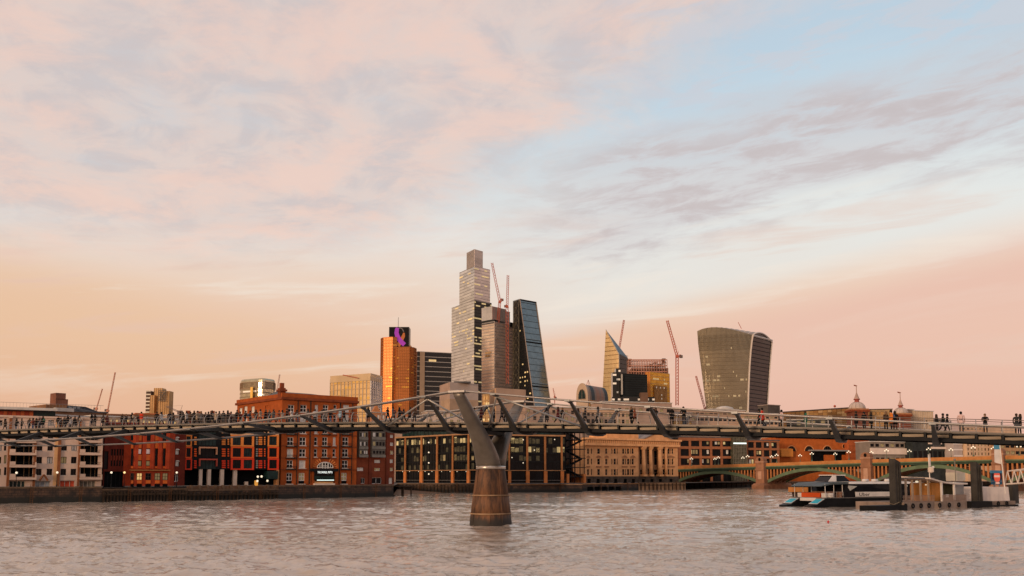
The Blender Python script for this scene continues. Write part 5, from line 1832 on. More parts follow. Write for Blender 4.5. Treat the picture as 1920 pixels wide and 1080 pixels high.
# barrel-vaulted top: arched across the right-hand end
Lv, Mv, Rv, z = Lz[-1]
vault, NR = [], 13
for i in range(NR):
    t = i / (NR - 1)
    row = []
    for k_ in range(13):
        base = bulge(Lv, Mv, k_ / 12)
        q = base + (Rv - Mv) * t
        f_ = k_ / 12
        hgt = ztop_extra(f_) * (1 - t) + (1.2 + 5.0 * f_ ** .7) * math.sin(math.pi * t) ** .7 - (4.0 * t if f_ > .5 else 4.0 * t * f_ * 2)
        row.append(rel(Vector((q.x, q.y, z + hgt))))
    vault.append(row)
b = MB()
b.loft(vault, 0, False, False)
b.build('vaulted_roof', M('vault_roof', (.30, .25, .21), .4, .4, .15, .05), e, True)
g = MB()
for k_ in range(0, 13):
    for i in range(NR - 1):
        g.tube(vault[i][k_], vault[i + 1][k_], .38, 4)
g.build('roof_ribs', M('pale_fin', (.62, .52, .44), .5, .2, .1, .05), e, kind='stuff')
end = [r_[12] for r_ in vault]
b = MB()
b.add([(x, y, zz) for x, y, zz in end], [tuple(range(NR))])
b.build('end_gable', dark_gl, e)
for i in range(NR - 1):
    pass
g = MB()
for i in range(NR - 1):
    g.tube((end[i][0] + .4, end[i][1] - .4, end[i][2]), (end[i + 1][0] + .4, end[i + 1][1] - .4, end[i + 1][2]), .95, 5)
for lst in (side,):
    for kk in (0, 4):
        for i in range(len(lst) - 1):
            p, q = lst[i][kk], lst[i + 1][kk]
            g.tube((p[0], p[1] - .6, p[2]), (q[0], q[1] - .6, q[2]), 1.0, 5)
g.build('white_edge', M('pale_edge', (.68, .58, .50), .5, .1, .08, .05), e)
p, q = side[-1][0], side[-1][4]
MB().tube((p[0], p[1] - .5, p[2] - 1), (q[0], q[1] - .5, q[2] - 1), 1.3, 5).build('gallery_sill', M('pale_edge'), e)
g = MB()
for j in range(NF + 1):
    t = j / NF
    pr_ = [Vector(rel(Vector((*bulge(Lv_, Mv_, t)[:2], z_ + (ztop_extra(t) if z_ == Lz[-1][3] else 0))))) + Vector((-.3, -.7, 0)) for Lv_, Mv_, Rv_, z_ in Lz]
    for a, c in zip(pr_, pr_[1:]):
        g.tube(a, c, .24, 4)
    top = pr_[-1]
g.build('vertical_fins', M('tower_fin', (.36, .30, .22), .5, .2, .1, .05), e, kind='stuff')


def on_face(zz, t, which):
    for (a, c) in zip(Lz, Lz[1:]):
        if a[3] - 3 <= zz <= c[3] - 3 + .01:
            k_ = (zz - (a[3] - 3)) / (c[3] - a[3])
            Lv_, Mv_, Rv_ = [a[i].lerp(c[i], k_) for i in range(3)]
            p = bulge(Lv_, Mv_, t) if which == 0 else Mv_.lerp(Rv_, t)
            return Vector((p.x - o.x, p.y - o.y, zz))
    return None


g, g2, gl, gl2, gold = MB(), MB(), MB(), MB(), MB()
rr = random.Random(9)
Ht = Lz[-1][3] - 3
for i in range(36):
    zz = Ht * (i + .5) / 36
    for j in range(12):
        p, q = on_face(zz, j / 12, 0), on_face(zz, (j + 1) / 12, 0)
        if p and q:
            g.tube(p + Vector((0, -.1, 0)), q + Vector((0, -.1, 0)), .22, 4)
    p, q = on_face(zz, 0, 1), on_face(zz, 1, 1)
    if p and q:
        g2.tube(p + Vector((.2, -.3, 0)), q + Vector((.2, -.3, 0)), .32, 4)
    j = 0
    while j < NF:
        dens = .16 if i % 4 == 0 and i < 26 else .015
        if rr.random() < dens:
            ln = rr.randint(1, 3)
            za, zb = zz + .5, zz + 2.6
            pa_, pb_ = on_face(za, j / NF, 0), on_face(za, min(1, (j + ln) / NF), 0)
            pc_, pd_ = on_face(zb, min(1, (j + ln) / NF), 0), on_face(zb, j / NF, 0)
            if pa_ and pb_ and pc_ and pd_:
                ov = Vector((0, -.35, 0))
                gl.quad(pa_ + ov, pb_ + ov, pc_ + ov, pd_ + ov)
            j += ln
        j += 1
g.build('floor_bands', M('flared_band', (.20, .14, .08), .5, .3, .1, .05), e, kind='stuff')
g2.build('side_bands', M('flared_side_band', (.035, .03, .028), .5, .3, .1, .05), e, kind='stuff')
gl.build('lit_panes', M('far_warm_panes', (.5, .42, .26), .3, 0, .5, .05, emit=(1.0, .80, .46), es=.20), e, kind='stuff')
p = at(1390, 610, 1100)
MB().tube((p.x - o.x, p.y - o.y, p.z - o.z - 4), (at(1384, 604, 1100).x - o.x, p.y - o.y, at(1384, 604, 1100).z - o.z), .3, 4).build('maintenance_arm', M('red_crane'), e)

# dark stepped building and gold slab under the pointed tower
T = tower('dark_stepped_block', 'black stepped office block with a long dark louvred face below the pointed tower', (1165, 1004), (1169, 1000), (1216, 1012), 701, 0, dark_gl, M('black_louvre', (.022, .026, .026), .5, .1, .2, .05), 2.4, 6, None, None, dark_band, None, (0, 0), bh=.4)
o = T.location
for x0, x1, yt, Y in ((1150.5, 1158, 698, 1003), (1157, 1166, 690.5, 1006), (1149, 1230, 744, 990)):
    p, q = gx(x0, Y), gx(x1, Y)
    MB().box(p - o.x, q - o.x, Y - o.y, Y - o.y + 14, 0, zat(yt, Y, x0) - 3).build('step_block', dark_gl, T)
    face_grid(T, (p, Y), (q, Y), 0, zat(yt, Y, x0) - 3, 4.5, 3, None, None, .3, .30, lit_pale, int(x0), (0, 1), .3, Vector((o.x, o.y, 0)), 2)
p, q = gx(1166.3, 999), gx(1169.3, 999)
MB().box(p - o.x, q - o.x, -2.5, -.5, zat(740, 999) - 3, zat(702, 999) - 3).build('pale_mullion', pale_band, T)
p, q = gx(1203, 985), gx(1217, 985)
MB().box(p - o.x, q - o.x, -15, -4, 0, zat(736, 985, 1210) - 3).build('brown_annex', M('brown_annex', (.16, .09, .06), .6, 0, .2, .05), T)
T = tower('gold_slab', 'bright gold and orange glass slab topped by scaffolding', (1213, 1045), (1222, 1040), (1258, 1062), 697, 0, M('orange_clad', (.60, .25, .06), .4, .4, .15, .05), GLASS('bright_gold_glass', (.95, .60, .10), .2, .8, .02), 4.2, 2.0, None, bronze_fin, gold_band, M('gold_mullion', (.35, .20, .06), .4, .4, .1, .05), (0, .04), 31, bh=.14)
o = T.location
A_, B_ = Vector((gx(1229, 1044), 1044, 0)), Vector((gx(1253, 1058), 1058, 0))
zz = zat(722, 1044, 1232) - 3
MB().prism([(A_.x - o.x, A_.y - o.y - 1.2), (B_.x - o.x, B_.y - o.y - 1.2), (B_.x - o.x, B_.y - o.y + 1), (A_.x - o.x, A_.y - o.y + 1)], 0, zz).build('bronze_lower_glazing', gold_d, T)
face_grid(T, (A_.x, A_.y - 1.2), (B_.x, B_.y - 1.2), 0, zz, 4, 2.2, None, M('gold_mullion'), .5, .14, lit_pale, 4, (0, 1), .3, Vector((o.x, o.y, 0)), 1)
sc_m, sc_r = M('scaffold_tube', (.42, .20, .14), .6, .2, .15, .1), M('scaffold_red', (.46, .10, .055), .6, .1, .15, .1)
b, b2 = MB(), MB()
xa, xb = gx(1183, 1052), gx(1257, 1052)
z0_, z1_ = zat(701, 1052) - 3, zat(673, 1052) - 3
for i in range(6):
    z = z0_ + (z1_ - z0_) * i / 5
    for yy in (24, 36):
        b.box(xa - o.x, xb - o.x, yy, yy + .8, z, z + (1.1 if i % 2 else .6))
    for k_ in range(9):
        x0 = xa + (xb - xa) * k_ / 9
        if rr.random() < .6:
            b2.box(x0 - o.x, x0 - o.x + (xb - xa) / 11, 25, 34, z + .6, z + rr.uniform(1.2, 2.2))
for i in range(16):
    x = xa + (xb - xa) * i / 15
    for yy in (24, 36):
        b.box(x - o.x, x - o.x + .6, yy - .3, yy + .3, z0_ - 4, z1_ + 1)
b.build('scaffolding', sc_m, T, kind='stuff')
b2.build('scaffold_boards', M('scaffold_board', (.14, .08, .06), .7, 0, .3, .1), T, kind='stuff')
MB().box(gx(1186, 1075) - o.x, gx(1256, 1075) - o.x, 34, 44, 0, z0_ + (z1_ - z0_) * .55).build('concrete_core', M('dusky_core', (.20, .11, .08), .7, 0, .2, .05), T)

# ------------------------------------------------------------------ tower cranes
crane_red = M('crane_red', (.46, .12, .075), .6, .1, .12, .1)


def lattice(b, p, q, w, n=10, r=.16):
    """square lattice boom from p to q"""
    p, q = Vector(p), Vector(q)
    d = (q - p).normalized()
    a = d.cross(Vector((0, 1, 0)) if abs(d.y) < .9 else Vector((1, 0, 0))).normalized() * w / 2
    c = d.cross(a).normalized() * w / 2
    cs = [a + c, a - c, -a - c, -a + c]
    for v in cs:
        b.tube(p + v, q + v, r, 4)
    for i in range(n):
        s0, s1 = p.lerp(q, i / n), p.lerp(q, (i + 1) / n)
        for k_ in range(4):
            b.tube(s0 + cs[k_], s1 + cs[(k_ + 1) % 4], r * .75, 3)


def crane(label, base, cab, tip, Y, w=2.4, r=.42, tail=None, mat=None):
    """luffing crane: mast from base to cab, raised boom from cab to tip, short counter-jib"""
    mat = mat or crane_red
    P0, P1, P2 = at(*base, Y), at(*cab, Y), at(*tip, Y)
    e = thing('tower_crane', label, 'crane', P0, 0, 'tower cranes on the skyline')
    b = MB()
    r *= .62; w *= .8
    lattice(b, (0, 0, 0), P1 - P0, w, 16, r)
    b.build('mast', mat, e)
    b = MB()
    lattice(b, P1 - P0, P2 - P0, w * .8, 14, r * .9)
    b.build('jib', mat, e)
    t = (at(*tail, Y) if tail else P1 + Vector((5, 0, -1))) - P0
    b = MB()
    lattice(b, P1 - P0, t, w * .8, 3, r)
    b.build('counter_jib', mat, e)
    MB().box(t.x - 1.6, t.x + 1.6, t.y - 1.2, t.y + 1.2, t.z - 2.4, t.z + .6).build('counterweight', M('counterweight', (.12, .10, .09), .7, 0, .2, .1), e)
    q = P1 - P0
    MB().box(q.x - 1.6, q.x + 1.6, q.y - 1.4, q.y + 1.4, q.z - 1.6, q.z + 1.2).build('cab', mat, e)
    MB().tube(q + Vector((1.6, 0, 5)), P2 - P0, r * .35, 4).build('pendant_line', mat, e)
    MB().tube(q, q + Vector((1.6, 0, 5)), r, 4).build('a_frame', mat, e)
    return e


crane('red mast crane with boom leaning left on the tower under construction', (933.5, 606), (937, 566), (922.5, 493), 1290, 4.0, .5, (942, 561))
crane('red crane standing upright before the pale tower under construction', (951.5, 720), (951, 575), (952.5, 516), 1276, 4.2, .5, (947.5, 573))
crane('thin red crane whose boom rises behind the pointed tower', (1158, 740), (1160, 660), (1170, 600), 1340, 3, .5, (1157, 662))
crane('red crane with boom leaning left beside the gold slab', (1269.5, 760), (1269.5, 668), (1251, 601), 1040, 3.4, .42, (1277, 667))
crane('small red crane boom left of the flared tower', (1324, 790), (1322, 768), (1305, 705), 1200, 2.6, .4, (1326, 764))
crane('tall slender pink crane boom above the left rooftops', (201, 790), (202, 770), (216, 698), 1250, 1.8, .34, (199, 768), M('pale_crane', (.52, .22, .14), .6, 0, .1, .1))
crane('shorter faint pink crane boom left of the slender one', (180, 790), (181, 766), (192, 729), 1350, 1.5, .30, (178, 765), M('pale_crane'))
crane('pale crane boom behind the brick chimney', (517, 760), (518, 740), (524.5, 702), 1200, 1.8, .34, (515, 741), M('whitish_crane', (.60, .42, .34), .6, 0, .1, .1))
crane('grey crane with low boom right of the golden tower', (337, 790), (337.5, 773), (312, 762), 700, 1.4, .2, (340, 775), M('grey_crane', (.16, .12, .11), .6, 0, .1, .1))
crane('tiny far crane right of the wedge tower', (1040, 760), (1040, 744), (1037, 728), 1700, 1.6, .34, (1042, 745))
# ------------------------------------------------------------------ middle distance roofs behind the footbridge
tan_s = M('tan_stone', (.50, .34, .23), .8, 0, .15, .15, streak=.2)
pink_s = M('pinkish_stone', (.37, .255, .195), .8, 0, .12, .15, streak=.2)


def block(name, label, pa, Ya, pb, Yb, ytop, mat, rows=(), cols=0, dep=14, pane=None, roofm=None, frame=None, ncol=None, parapet=True, cat='building', wfrac=.5):
    """plain block with rows of real windows; rows = list of (y0, y1) pixel bands"""
    B = Bld(name, label, cat, pa, Ya, pb, Yb)
    pm = (pa + pb) / 2
    zt = B.z(pm, ytop)
    holes, ws = [], []
    for (y0, y1) in rows:
        z0, z1 = B.z(pm, y1), B.z(pm, y0)
        for i in range(cols):
            u0 = B.L * (i + .5 - wfrac / 2) / cols
            r = (u0, u0 + B.L * wfrac / cols, z0, z1)
            holes.append(r); ws.append(r)
    B.part('wall', shell(MB(), 0, B.L, 0, zt, dep, holes, .4), mat)
    for r in ws:
        p = pane or rnd.choice([pane_d, pane_d, pane_dim])
        window(B.e, r, .35, frame or M('brown_frame'), p, 1, 1, .1)
    B.part('roof', MB().box(-.3, B.L + .3, -.4, dep + .2, zt + .002, zt + .5), roofm or roof_w)
    return B


# left rooftops
B = block('stepped_roof_block', 'brown block with a stepped brick tower and dark sloping roof at far left', 84, 330, 195, 345, 772, M('brown_stone', (.24, .13, .075), .8, 0, .2, .15), dep=20, roofm=roof_g)
b0 = B.rect(86, 759, 125, 772, 1)
B.slab('brick_storey', b0, 1, 16, M('brown_brick_dim', (.22, .105, .05), .8, 0, .2, .2))
for x0, x1, y0, y1, nm in ((104.5, 127.5, 748, 759.5, 'tower_base'), (105, 123.5, 737, 748, 'tower_top')):
    q = B.rect(x0, y0, x1, y1, 4)
    B.slab(nm, (q[0], q[1], q[2] - .3, q[3]), 4, 9, M('dusky_brick', (.20, .085, .055), .85, 0, .2, .3, fine=.12))
q = B.rect(124, 759, 190, 772, 3)
B.part('dark_roof', MB().add([(q[0], 3, q[2]), (q[1], 3, q[2]), (q[1] - 4, 8, q[2] + 1), (q[0] + (q[1] - q[0]) * .72, 8, q[3] - .3), (q[0], 8, q[3]), (q[0], 18, q[2]), (q[1], 18, q[2])], [(0, 1, 2, 3, 4), (4, 3, 2, 1, 6, 5), (0, 4, 5)]), M('dark_slate', (.045, .045, .05), .5, 0, .3, .2))
for i in range(3):
    sk = B.rect(127 + i * 8, 762.3, 133 + i * 8, 766.5, 4.5)
    B.part('skylight', MB().box(sk[0], sk[1], 3.8, 4.6, sk[2], sk[3]), M('skylight_glass', (.20, .23, .25), .15, .3, .2, .3))
q = B.rect(104, 765, 139, 771.5, -1)
B.part('pale_roof_edge', MB().box(q[0], q[1], -1, 4, q[2], q[3]), roof_w)
block('curved_roof_house', 'low house with pale curved roof and red storey at far left', 94, 300, 165, 312, 781, M('red_storey', (.24, .05, .03), .8, 0, .2, .2), dep=16, roofm=roof_w)
block('pink_stone_gable', 'pinkish stone gabled end right of the left penthouse', 64, 280, 96, 284, 786, cream_o, dep=10, roofm=M('stone_coping', (.55, .38, .25), .7, 0, .1, .3))
B = block('long_pale_roof', 'long low pale-roofed building with a row of lit windows behind the walkers', 168, 310, 330, 330, 784, M('pale_frieze', (.56, .42, .30), .8, 0, .12, .2), rows=((787, 793),), cols=16, pane=pane_l, roofm=roof_w, wfrac=.4)
q = B.rect(168, 795, 330, 806)
B.slab('red_storey_wall', (0, B.L, 0, q[3]), -.6, -.002, M('red_storey'))
block('low_brown_roof', 'low brown roof line right of the dark sloping roof', 196, 345, 265, 350, 779, M('brown_stone'), roofm=M('brown_roof', (.20, .10, .06), .7, 0, .2, .2), dep=12)
block('orange_tiled_roof', 'low orange tiled roof under the golden tower', 250, 400, 300, 405, 777, M('brown_stone'), roofm=M('orange_tile', (.42, .14, .06), .8, 0, .2, .2), dep=12)
block('small_white_house', 'small white house with dark windows left of the grey crane', 311, 360, 345, 364, 780, cream, rows=((783, 788.5), (792, 797)), cols=5, dep=10)
B = block('dark_roofs', 'row of dark roofs and chimneys left of the brick warehouse', 344, 345, 442, 350, 779, M('dark_brown_wall', (.09, .06, .045), .8, 0, .3, .2), rows=((784, 789),), cols=9, dep=12, roofm=roof_g)
for x in (352, 372, 398, 429):
    uu = B.u(x, 777)
    zt = B.z(393, 779)
    B.part('chimney', MB().box(uu - .8, uu + .8, 2, 3.4, zt, zt + rnd.uniform(1.2, 2.2)), wb_d)
# between warehouse and pier
B = block('gabled_brick_house', 'small orange brick house with shaped gable in front of the bronze tower', 694, 520, 722, 523, 774, M('gable_brick', (.42, .17, .07), .8, 0, .15, .3), rows=((778, 786), (790, 797)), cols=3, dep=12, pane=pane_w)
u0, u1, z0, z1 = B.rect(697, 758, 715, 774)
m_ = (u0 + u1) / 2
B.part('gable', MB().add([(u0, -.1, z0), (u1, -.1, z0), (u1 - 1.5, -.1, z0 + (z1 - z0) * .5), (m_, -.1, z1), (u0 + 1.5, -.1, z0 + (z1 - z0) * .5), (u0, 3, z0), (u1, 3, z0), (m_, 3, z1)], [(0, 1, 2, 3, 4), (3, 7, 5, 0, 4), (1, 6, 7, 3, 2)]), M('gable_brick'))
block('low_stone_block', 'low pale stone block seen through the railings left of the pier', 722, 500, 830, 505, 786, pink_s, rows=((789, 795),), cols=12, dep=14)
block('low_stone_block', 'low cream block with slanted roof behind the railing at the pier', 800, 480, 905, 488, 772, M('cream_pale', (.54, .42, .34), .8, 0, .1, .2), rows=((776, 782), (787, 793)), cols=8, dep=14, pane=pane_dim)
T = tower('stone_block', 'pale windowless stone block behind the top of the pier arm', (823, 622), (842.5, 600), (896, 612), 716.5, 0, pink_s, M('pale_stone_face', (.44, .345, .29), .8, 0, .1, .12), cat='building')
tower('', '', (822.8, 622.4), (842.4, 599.4), (896.3, 611.6), 747.5, 0, M('tan_lower', (.40, .27, .18), .8, 0, .15, .12), M('tan_lower'), parent=T, pname='tan_lower_storey')
o = T.location
MB().box(gx(850, 606) - o.x, gx(882, 606) - o.x, 3, 8, zat(716.4, 600) - 3, zat(714, 600) - 3).build('roof_plant', roof_g, T)
T = tower('tan_stone_block', 'tan stone block right of the pier under the construction tower', (917, 640), (930, 620), (986, 632), 727.5, 0, M('tan_block_lit', (.56, .34, .20), .8, 0, .1, .12), M('tan_block', (.42, .28, .20), .8, 0, .1, .12), cat='building')  # left face takes a lighter tan, sunlight put into its colour
T = tower('lit_stone_block', 'gold-lit lower block behind the pier railings', (905, 700), (930, 690), (960, 705), 739, 0, gold_gl, gold_d, 4, 3, gold_band, gold_band, gold_band, None, (.3, .2), 5, cat='building')
block('low_rooftop', 'flat pale rooftop right of the pier behind the walkers', 985, 470, 1092, 480, 764, pink_s, rows=((769, 775), (781, 788)), cols=9, dep=14)
# barrel-vaulted building: gable end towards the viewer's left, long side to the right
B = Bld('vaulted_roof_building', 'building with striped barrel-vaulted roof and arched window right of the wedge tower', 'building', 1104, 700, 1142, 726)
VD = 9.6
zb = B.z(1106, 750)
zpk = B.z(1104, 720)
B.part('wall', MB().box(0, B.L, 0, VD, 0, zb), M('vault_wall', (.52, .27, .115), .7, 0, .15, .12))
vm = [M('vault_stripe_%d' % i, c, .5, .2, .1, .1) for i, c in enumerate([(.40, .29, .21), (.05, .062, .066), (.24, .17, .13), (.30, .16, .11)])]
ns = 12
arc_ = np.linspace(0, math.pi, 15)


def vring(u, k=1.0, s=1.0):
    return [(u, VD / 2 - VD / 2 * s * math.cos(t), zb + (zpk - zb) * k * s * math.sin(t) ** .75) for t in arc_]


for i in range(ns):
    B.part('vault_strip', MB().loft([vring(B.L * i / ns), vring(B.L * (i + 1) / ns)], 0, False, False), vm[(0, 2, 1, 1, 2, 3, 3, 2, 3, 2, 1, 1)[i]])
B.part('end_cap', MB().add(vring(B.L), [tuple(range(15))]), vm[1])
r0, r1 = vring(-.6, 1.04, 1.03), vring(.3, 1.04, 1.03)
gbl = B.part('end_gable', MB().loft([r0, r1], 0, True, False), vm[0])
B.part('gable_base', MB().box(-.6, .3, -.15, VD + .15, 0, zb - .01), vm[0])
win = [(-.75, y, z + .6) for _, y, z in vring(0, 1.0, .62)]
B.part('arched_window', MB().add(win, [tuple(range(15))[::-1]]), pane_t, gbl)
g = MB()
for p, q in zip(win, win[1:]):
    g.tube((-.8, p[1], p[2]), (-.8, q[1], q[2]), .22, 4)
g.box(-.86, -.76, VD * .19, VD * .81, zb + .4, zb + .8).box(-.86, -.76, VD * .49, VD * .51, zb + .6, zb + (zpk - zb) * .65)
B.part('arched_window_frame', g, vm[2], gbl)
for i in range(6):
    uu = B.L * (.06 + .17 * i)
    B.part('gold_pier', MB().box(uu - .6, uu + .6, -.4, -.002, 0, zb - .3), M('gold_pier', (.60, .33, .11), .6, .1, .1, .1))
B.part('roof_frame', MB().tube((6, VD / 2, zpk - .4), (9, VD / 2, zpk + 4), .16, 4).tube((12, VD / 2, zpk - .4), (9, VD / 2, zpk + 4), .16, 4).tube((9, VD / 2, zpk - .4), (9, VD / 2, zpk + 4), .12, 4), M('red_crane'))
# stone terraces behind the right half of the bridge
block('stone_terrace_block', 'pinkish stone block with rounded parapet below the dark stepped block', 1130, 560, 1262, 572, 755, pink_s, rows=((766, 772),), cols=10, dep=18)
block('stone_terrace_block', 'tan office with strip windows behind the walkers above the cream hall', 1092, 500, 1190, 508, 769, tan_s, rows=((775, 781), (786, 794)), cols=12, dep=16, wfrac=.62)
block('stone_terrace_block', 'stepped stone office with gold strip windows above the cream hall', 1190, 585, 1300, 597, 774, M('peach_stone', (.45, .305, .215), .8, 0, .1, .15), rows=((779, 783.5), (789, 795)), cols=9, dep=16, pane=M('gold_strip_window', (.45, .28, .10), .2, .2, .4, .4), wfrac=.85)
block('long_stone_terrace', 'long pale terrace of offices below the flared tower', 1262, 600, 1400, 615, 769, M('peach_stone'), rows=((774, 777), (784, 789)), cols=16, dep=16, wfrac=.8)
B = block('low_dome_block', 'low pale block with flat dome and dark roof edge at the flared tower', 1336, 660, 1388, 668, 768, pink_s, dep=16)
u_, z_ = B.uz(1360, 768, 6)
B.part('flat_dome', MB().lathe([(7, z_ - .5), (5.5, z_ + 1.5), (2.5, z_ + 2.3), (.1, z_ + 2.5)], u_, 7, 16), roof_w, smooth=True)
block('long_stone_terrace', 'brown and pale terrace right of the flared tower', 1398, 610, 1462, 616, 776, tan_s, rows=((781, 785), (790, 796)), cols=8, dep=14, wfrac=.75)
B = block('plant_room', 'dark plant room boxes on the roof right of the flared tower', 1443.5, 640, 1466, 646, 760.5, M('dark_plant', (.09, .075, .065), .7, 0, .2, .2), dep=9, roofm=M('plant_lid', (.28, .22, .19), .7, 0, .1, .2))
# long golden glazed building
B = Bld('golden_glazed_building', 'long golden glazed building with dark roof edge left of the domed tower', 'building', 1455, 690, 1601, 640)
zt = B.z(1597, 765.5)
ug = [GLASS('amber_pane_%d' % i, c, .16, .7, .03) for i, c in enumerate([(.44, .26, .10), (.30, .17, .07), (.56, .38, .20), (.36, .19, .07)])]
zb_ = B.z(1597, 800)
nr_, nc_ = 7, 17
meshes = [MB().box(.06, B.L / nc_ - .06, -.1, .0, .05, (zt - zb_) / nr_ - .05).mesh('glazing_panel', m) for m in ug]
B.part('core', MB().box(0, B.L, .02, 16, 0, zt), M('amber_core', (.16, .09, .05), .6, 0, .2, .1))
for i in range(nc_):
    for k_ in range(nr_):
        link('glazing_panel', meshes[rnd.randint(0, 3)], B.e, (B.L * i / nc_, 0, zb_ + (zt - zb_) * k_ / nr_))
B.part('roof_edge', MB().box(-.3, B.L + .4, -.6, 16, zt + .002, zt + .8), M('dark_edge', (.06, .045, .04), .6, 0, .2, .2))
u_, z_ = B.uz(1557, 761)
B.part('roof_ball', MB().ball((u_, 5, z_), .85, 10, 6).tube((u_, 5, zt + .7), (u_, 5, z_), .1, 4), M('red_crane'), smooth=True)
for x in (1598, 1600.2):
    uu = B.u(x, 775)
    B.part('corner_post', MB().box(uu - .35, uu + .35, -.7, -.2, 0, zt), dark_band if x > 1599 else pale_band)
block('dark_glass_rooms', 'dark glass pavilion behind the railings below the golden building', 1478, 650, 1560, 640, 787, M('dark_pavilion', (.05, .055, .05), .5, 0, .3, .2), rows=((789, 797),), cols=9, dep=12, wfrac=.8)

# twin domed brick towers of the station
def dome_tower(label, px, Y, hw, ydome, ytopd, ycone, ytip, spread, wall):
    p = at(px, ydome, Y)
    e = thing('domed_tower', label, 'tower', (p.x, p.y, 3))
    zb = p.z - 3
    s = hw * Y / FPX
    sm = M('dome_lead', (.50, .40, .34), .55, .1, .12, .3, streak=.25)
    db = M('tower_brick', (.17, .055, .032), .85, 0, .18, .3, fine=.1)
    MB().box(-s * 1.0, s * 1.0, -s, s, 0, zb - 2.2).build('brick_shaft', db, e)
    MB().box(-s * 1.18, s * 1.18, -s * 1.18, s * 1.18, zb - 2.2, zb - .8).build('cornice', wb_d, e)
    MB().box(-s * 1.08, s * 1.08, -s * 1.08, s * 1.08, zb - .8, zb).build('blocking_course', M('hood_stone'), e)
    hd = zat(ytopd, Y) - zat(ydome, Y)
    dome = MB().lathe([(s * 1.02 * math.cos(t), zb + hd * math.sin(t)) for t in np.linspace(0, math.pi / 2 * .86, 9)], 0, 0, 20).build('dome', sm, e, True)
    g = MB()
    for k_ in range(12):
        a = 2 * math.pi * k_ / 12
        pr_ = [(s * 1.04 * math.cos(t), zb + hd * 1.02 * math.sin(t)) for t in np.linspace(0, math.pi / 2 * .86, 6)]
        for (r0, z0), (r1, z1) in zip(pr_, pr_[1:]):
            g.tube((r0 * math.cos(a), r0 * math.sin(a), z0), (r1 * math.cos(a), r1 * math.sin(a), z1), .10, 4)
    g.build('dome_ribs', M('rib_lead', (.36, .27, .23), .6, 0, .1, .3), dome)
    zl = zb + hd * .95
    zc = zat(ycone, Y) - 3
    zt = zat(ytip, Y) - 3
    MB().lathe([(s * .34, zl - .4), (s * .26, zl + (zc - zl) * .55), (s * .40, zl + (zc - zl) * .8), (s * .38, zc)], 0, 0, 12).build('lantern', M('lantern_red', (.28, .07, .05), .7, 0, .15, .3), e)
    MB().lathe([(s * .36, zc + .002), (s * .16, zc + (zt - zc) * .28), (s * .06, zc + (zt - zc) * .45), (s * .045, zt - .5)], 0, 0, 10).build('spire', M('spire_lead', (.40, .27, .22), .6, 0, .15, .3), e)
    MB().add([(0, 0, zt - .9), (-1.6, 0, zt - .5), (-1.6, 0, zt + .3), (0, 0, zt - .1), (.9, 0, zt - .5), (0, .12, zt - .9), (-1.6, .12, zt - .5), (-1.6, .12, zt + .3), (0, .12, zt - .1), (.9, .12, zt - .5)],
             [(0, 4, 3, 2, 1), (5, 6, 7, 8, 9), (0, 1, 6, 5), (1, 2, 7, 6), (2, 3, 8, 7), (3, 4, 9, 8), (4, 0, 5, 9)]).build('weathervane', wb_d, e)
    return e


dome_tower('larger domed brick tower with lantern spire right of the golden building', 1607, 634, 15, 767, 753.5, 748, 722, 0, 0)
dome_tower('smaller domed brick tower with lantern spire further right', 1689, 625, 13, 775.5, 764, 760, 735, 0, 0)
block('station_side_block', 'glazed golden block between the two domed towers', 1624, 640, 1678, 636, 768, M('dull_gold_wall', (.34, .23, .12), .6, .1, .2, .15), rows=((772, 778), (783, 789), (793, 799)), cols=7, dep=14, pane=ug[0], roofm=M('dark_edge'), wfrac=.8)
block('pink_side_block', 'pinkish blank block right of the smaller domed tower', 1702, 640, 1719, 642, 768.5, pink_s, dep=10)
B = block('ribbed_box', 'cream ribbed rooftop box right of the domed towers', 1719, 640, 1755, 646, 771.5, M('cream_ribbed', (.62, .48, .34), .7, 0, .08, .15), dep=12)
for i in range(11):
    uu = B.L * (i + .5) / 11
    B.part('rib', MB().box(uu - .12, uu + .12, -.25, -.002, 0, B.z(1737, 771.5)), M('rib_cream', (.50, .36, .24), .7, 0, .1, .2))
block('grey_roof_block', 'low grey block under the ribbed box behind the walkers', 1650, 660, 1770, 665, 786, M('grey_lilac', (.34, .27, .24), .8, 0, .15, .15), rows=((790, 796),), cols=9, dep=14, pane=pane_l, wfrac=.6)
block('tan_low_block', 'low tan stone block with two small windows at the right end', 1808, 660, 1846, 664, 800, M('peach_stone'), rows=((803, 806),), cols=5, dep=12)
block('tan_low_block', 'low brownish stone block at the right end of the skyline', 1855, 660, 1912, 666, 801.5, tan_s, dep=12)
block('pale_low_block', 'pale lilac low block behind the person in pale pink', 1764, 660, 1805, 662, 798, M('lilac_stone', (.46, .36, .34), .8, 0, .1, .15), dep=12)
# lower row seen between footbridge and road bridge, right part
B = block('banded_white_office', 'white banded office above the road bridge parapet', 1633, 560, 1699, 566, 829, M('grey_band_wall', (.22, .18, .15), .7, 0, .15, .2), rows=((832, 838), (858, 866)), cols=7, dep=14, wfrac=.75)
q = B.rect(1631, 840.5, 1698, 852)
B.slab('white_band', q, -1.2, -.002, M('white_band', (.62, .50, .42), .7, 0, .08, .2))
block('red_brick_sliver', 'narrow red brick block between white office and dark glass', 1692, 570, 1713, 572, 828.5, M('sliver_brick', (.32, .075, .035), .85, 0, .2, .4), dep=14)
B = block('dark_glass_block', 'dark glass block behind the road bridge under the footbridge arm', 1713.5, 560, 1788, 568, 828, M('dark_glass_wall', (.03, .035, .035), .3, .1, .3, .2), rows=((846, 860),), cols=8, dep=14, pane=pane_d, wfrac=.75)
q = B.rect(1740, 829, 1764, 833); B.slab('pale_beam', q, -1, -.002, M('white_band'))
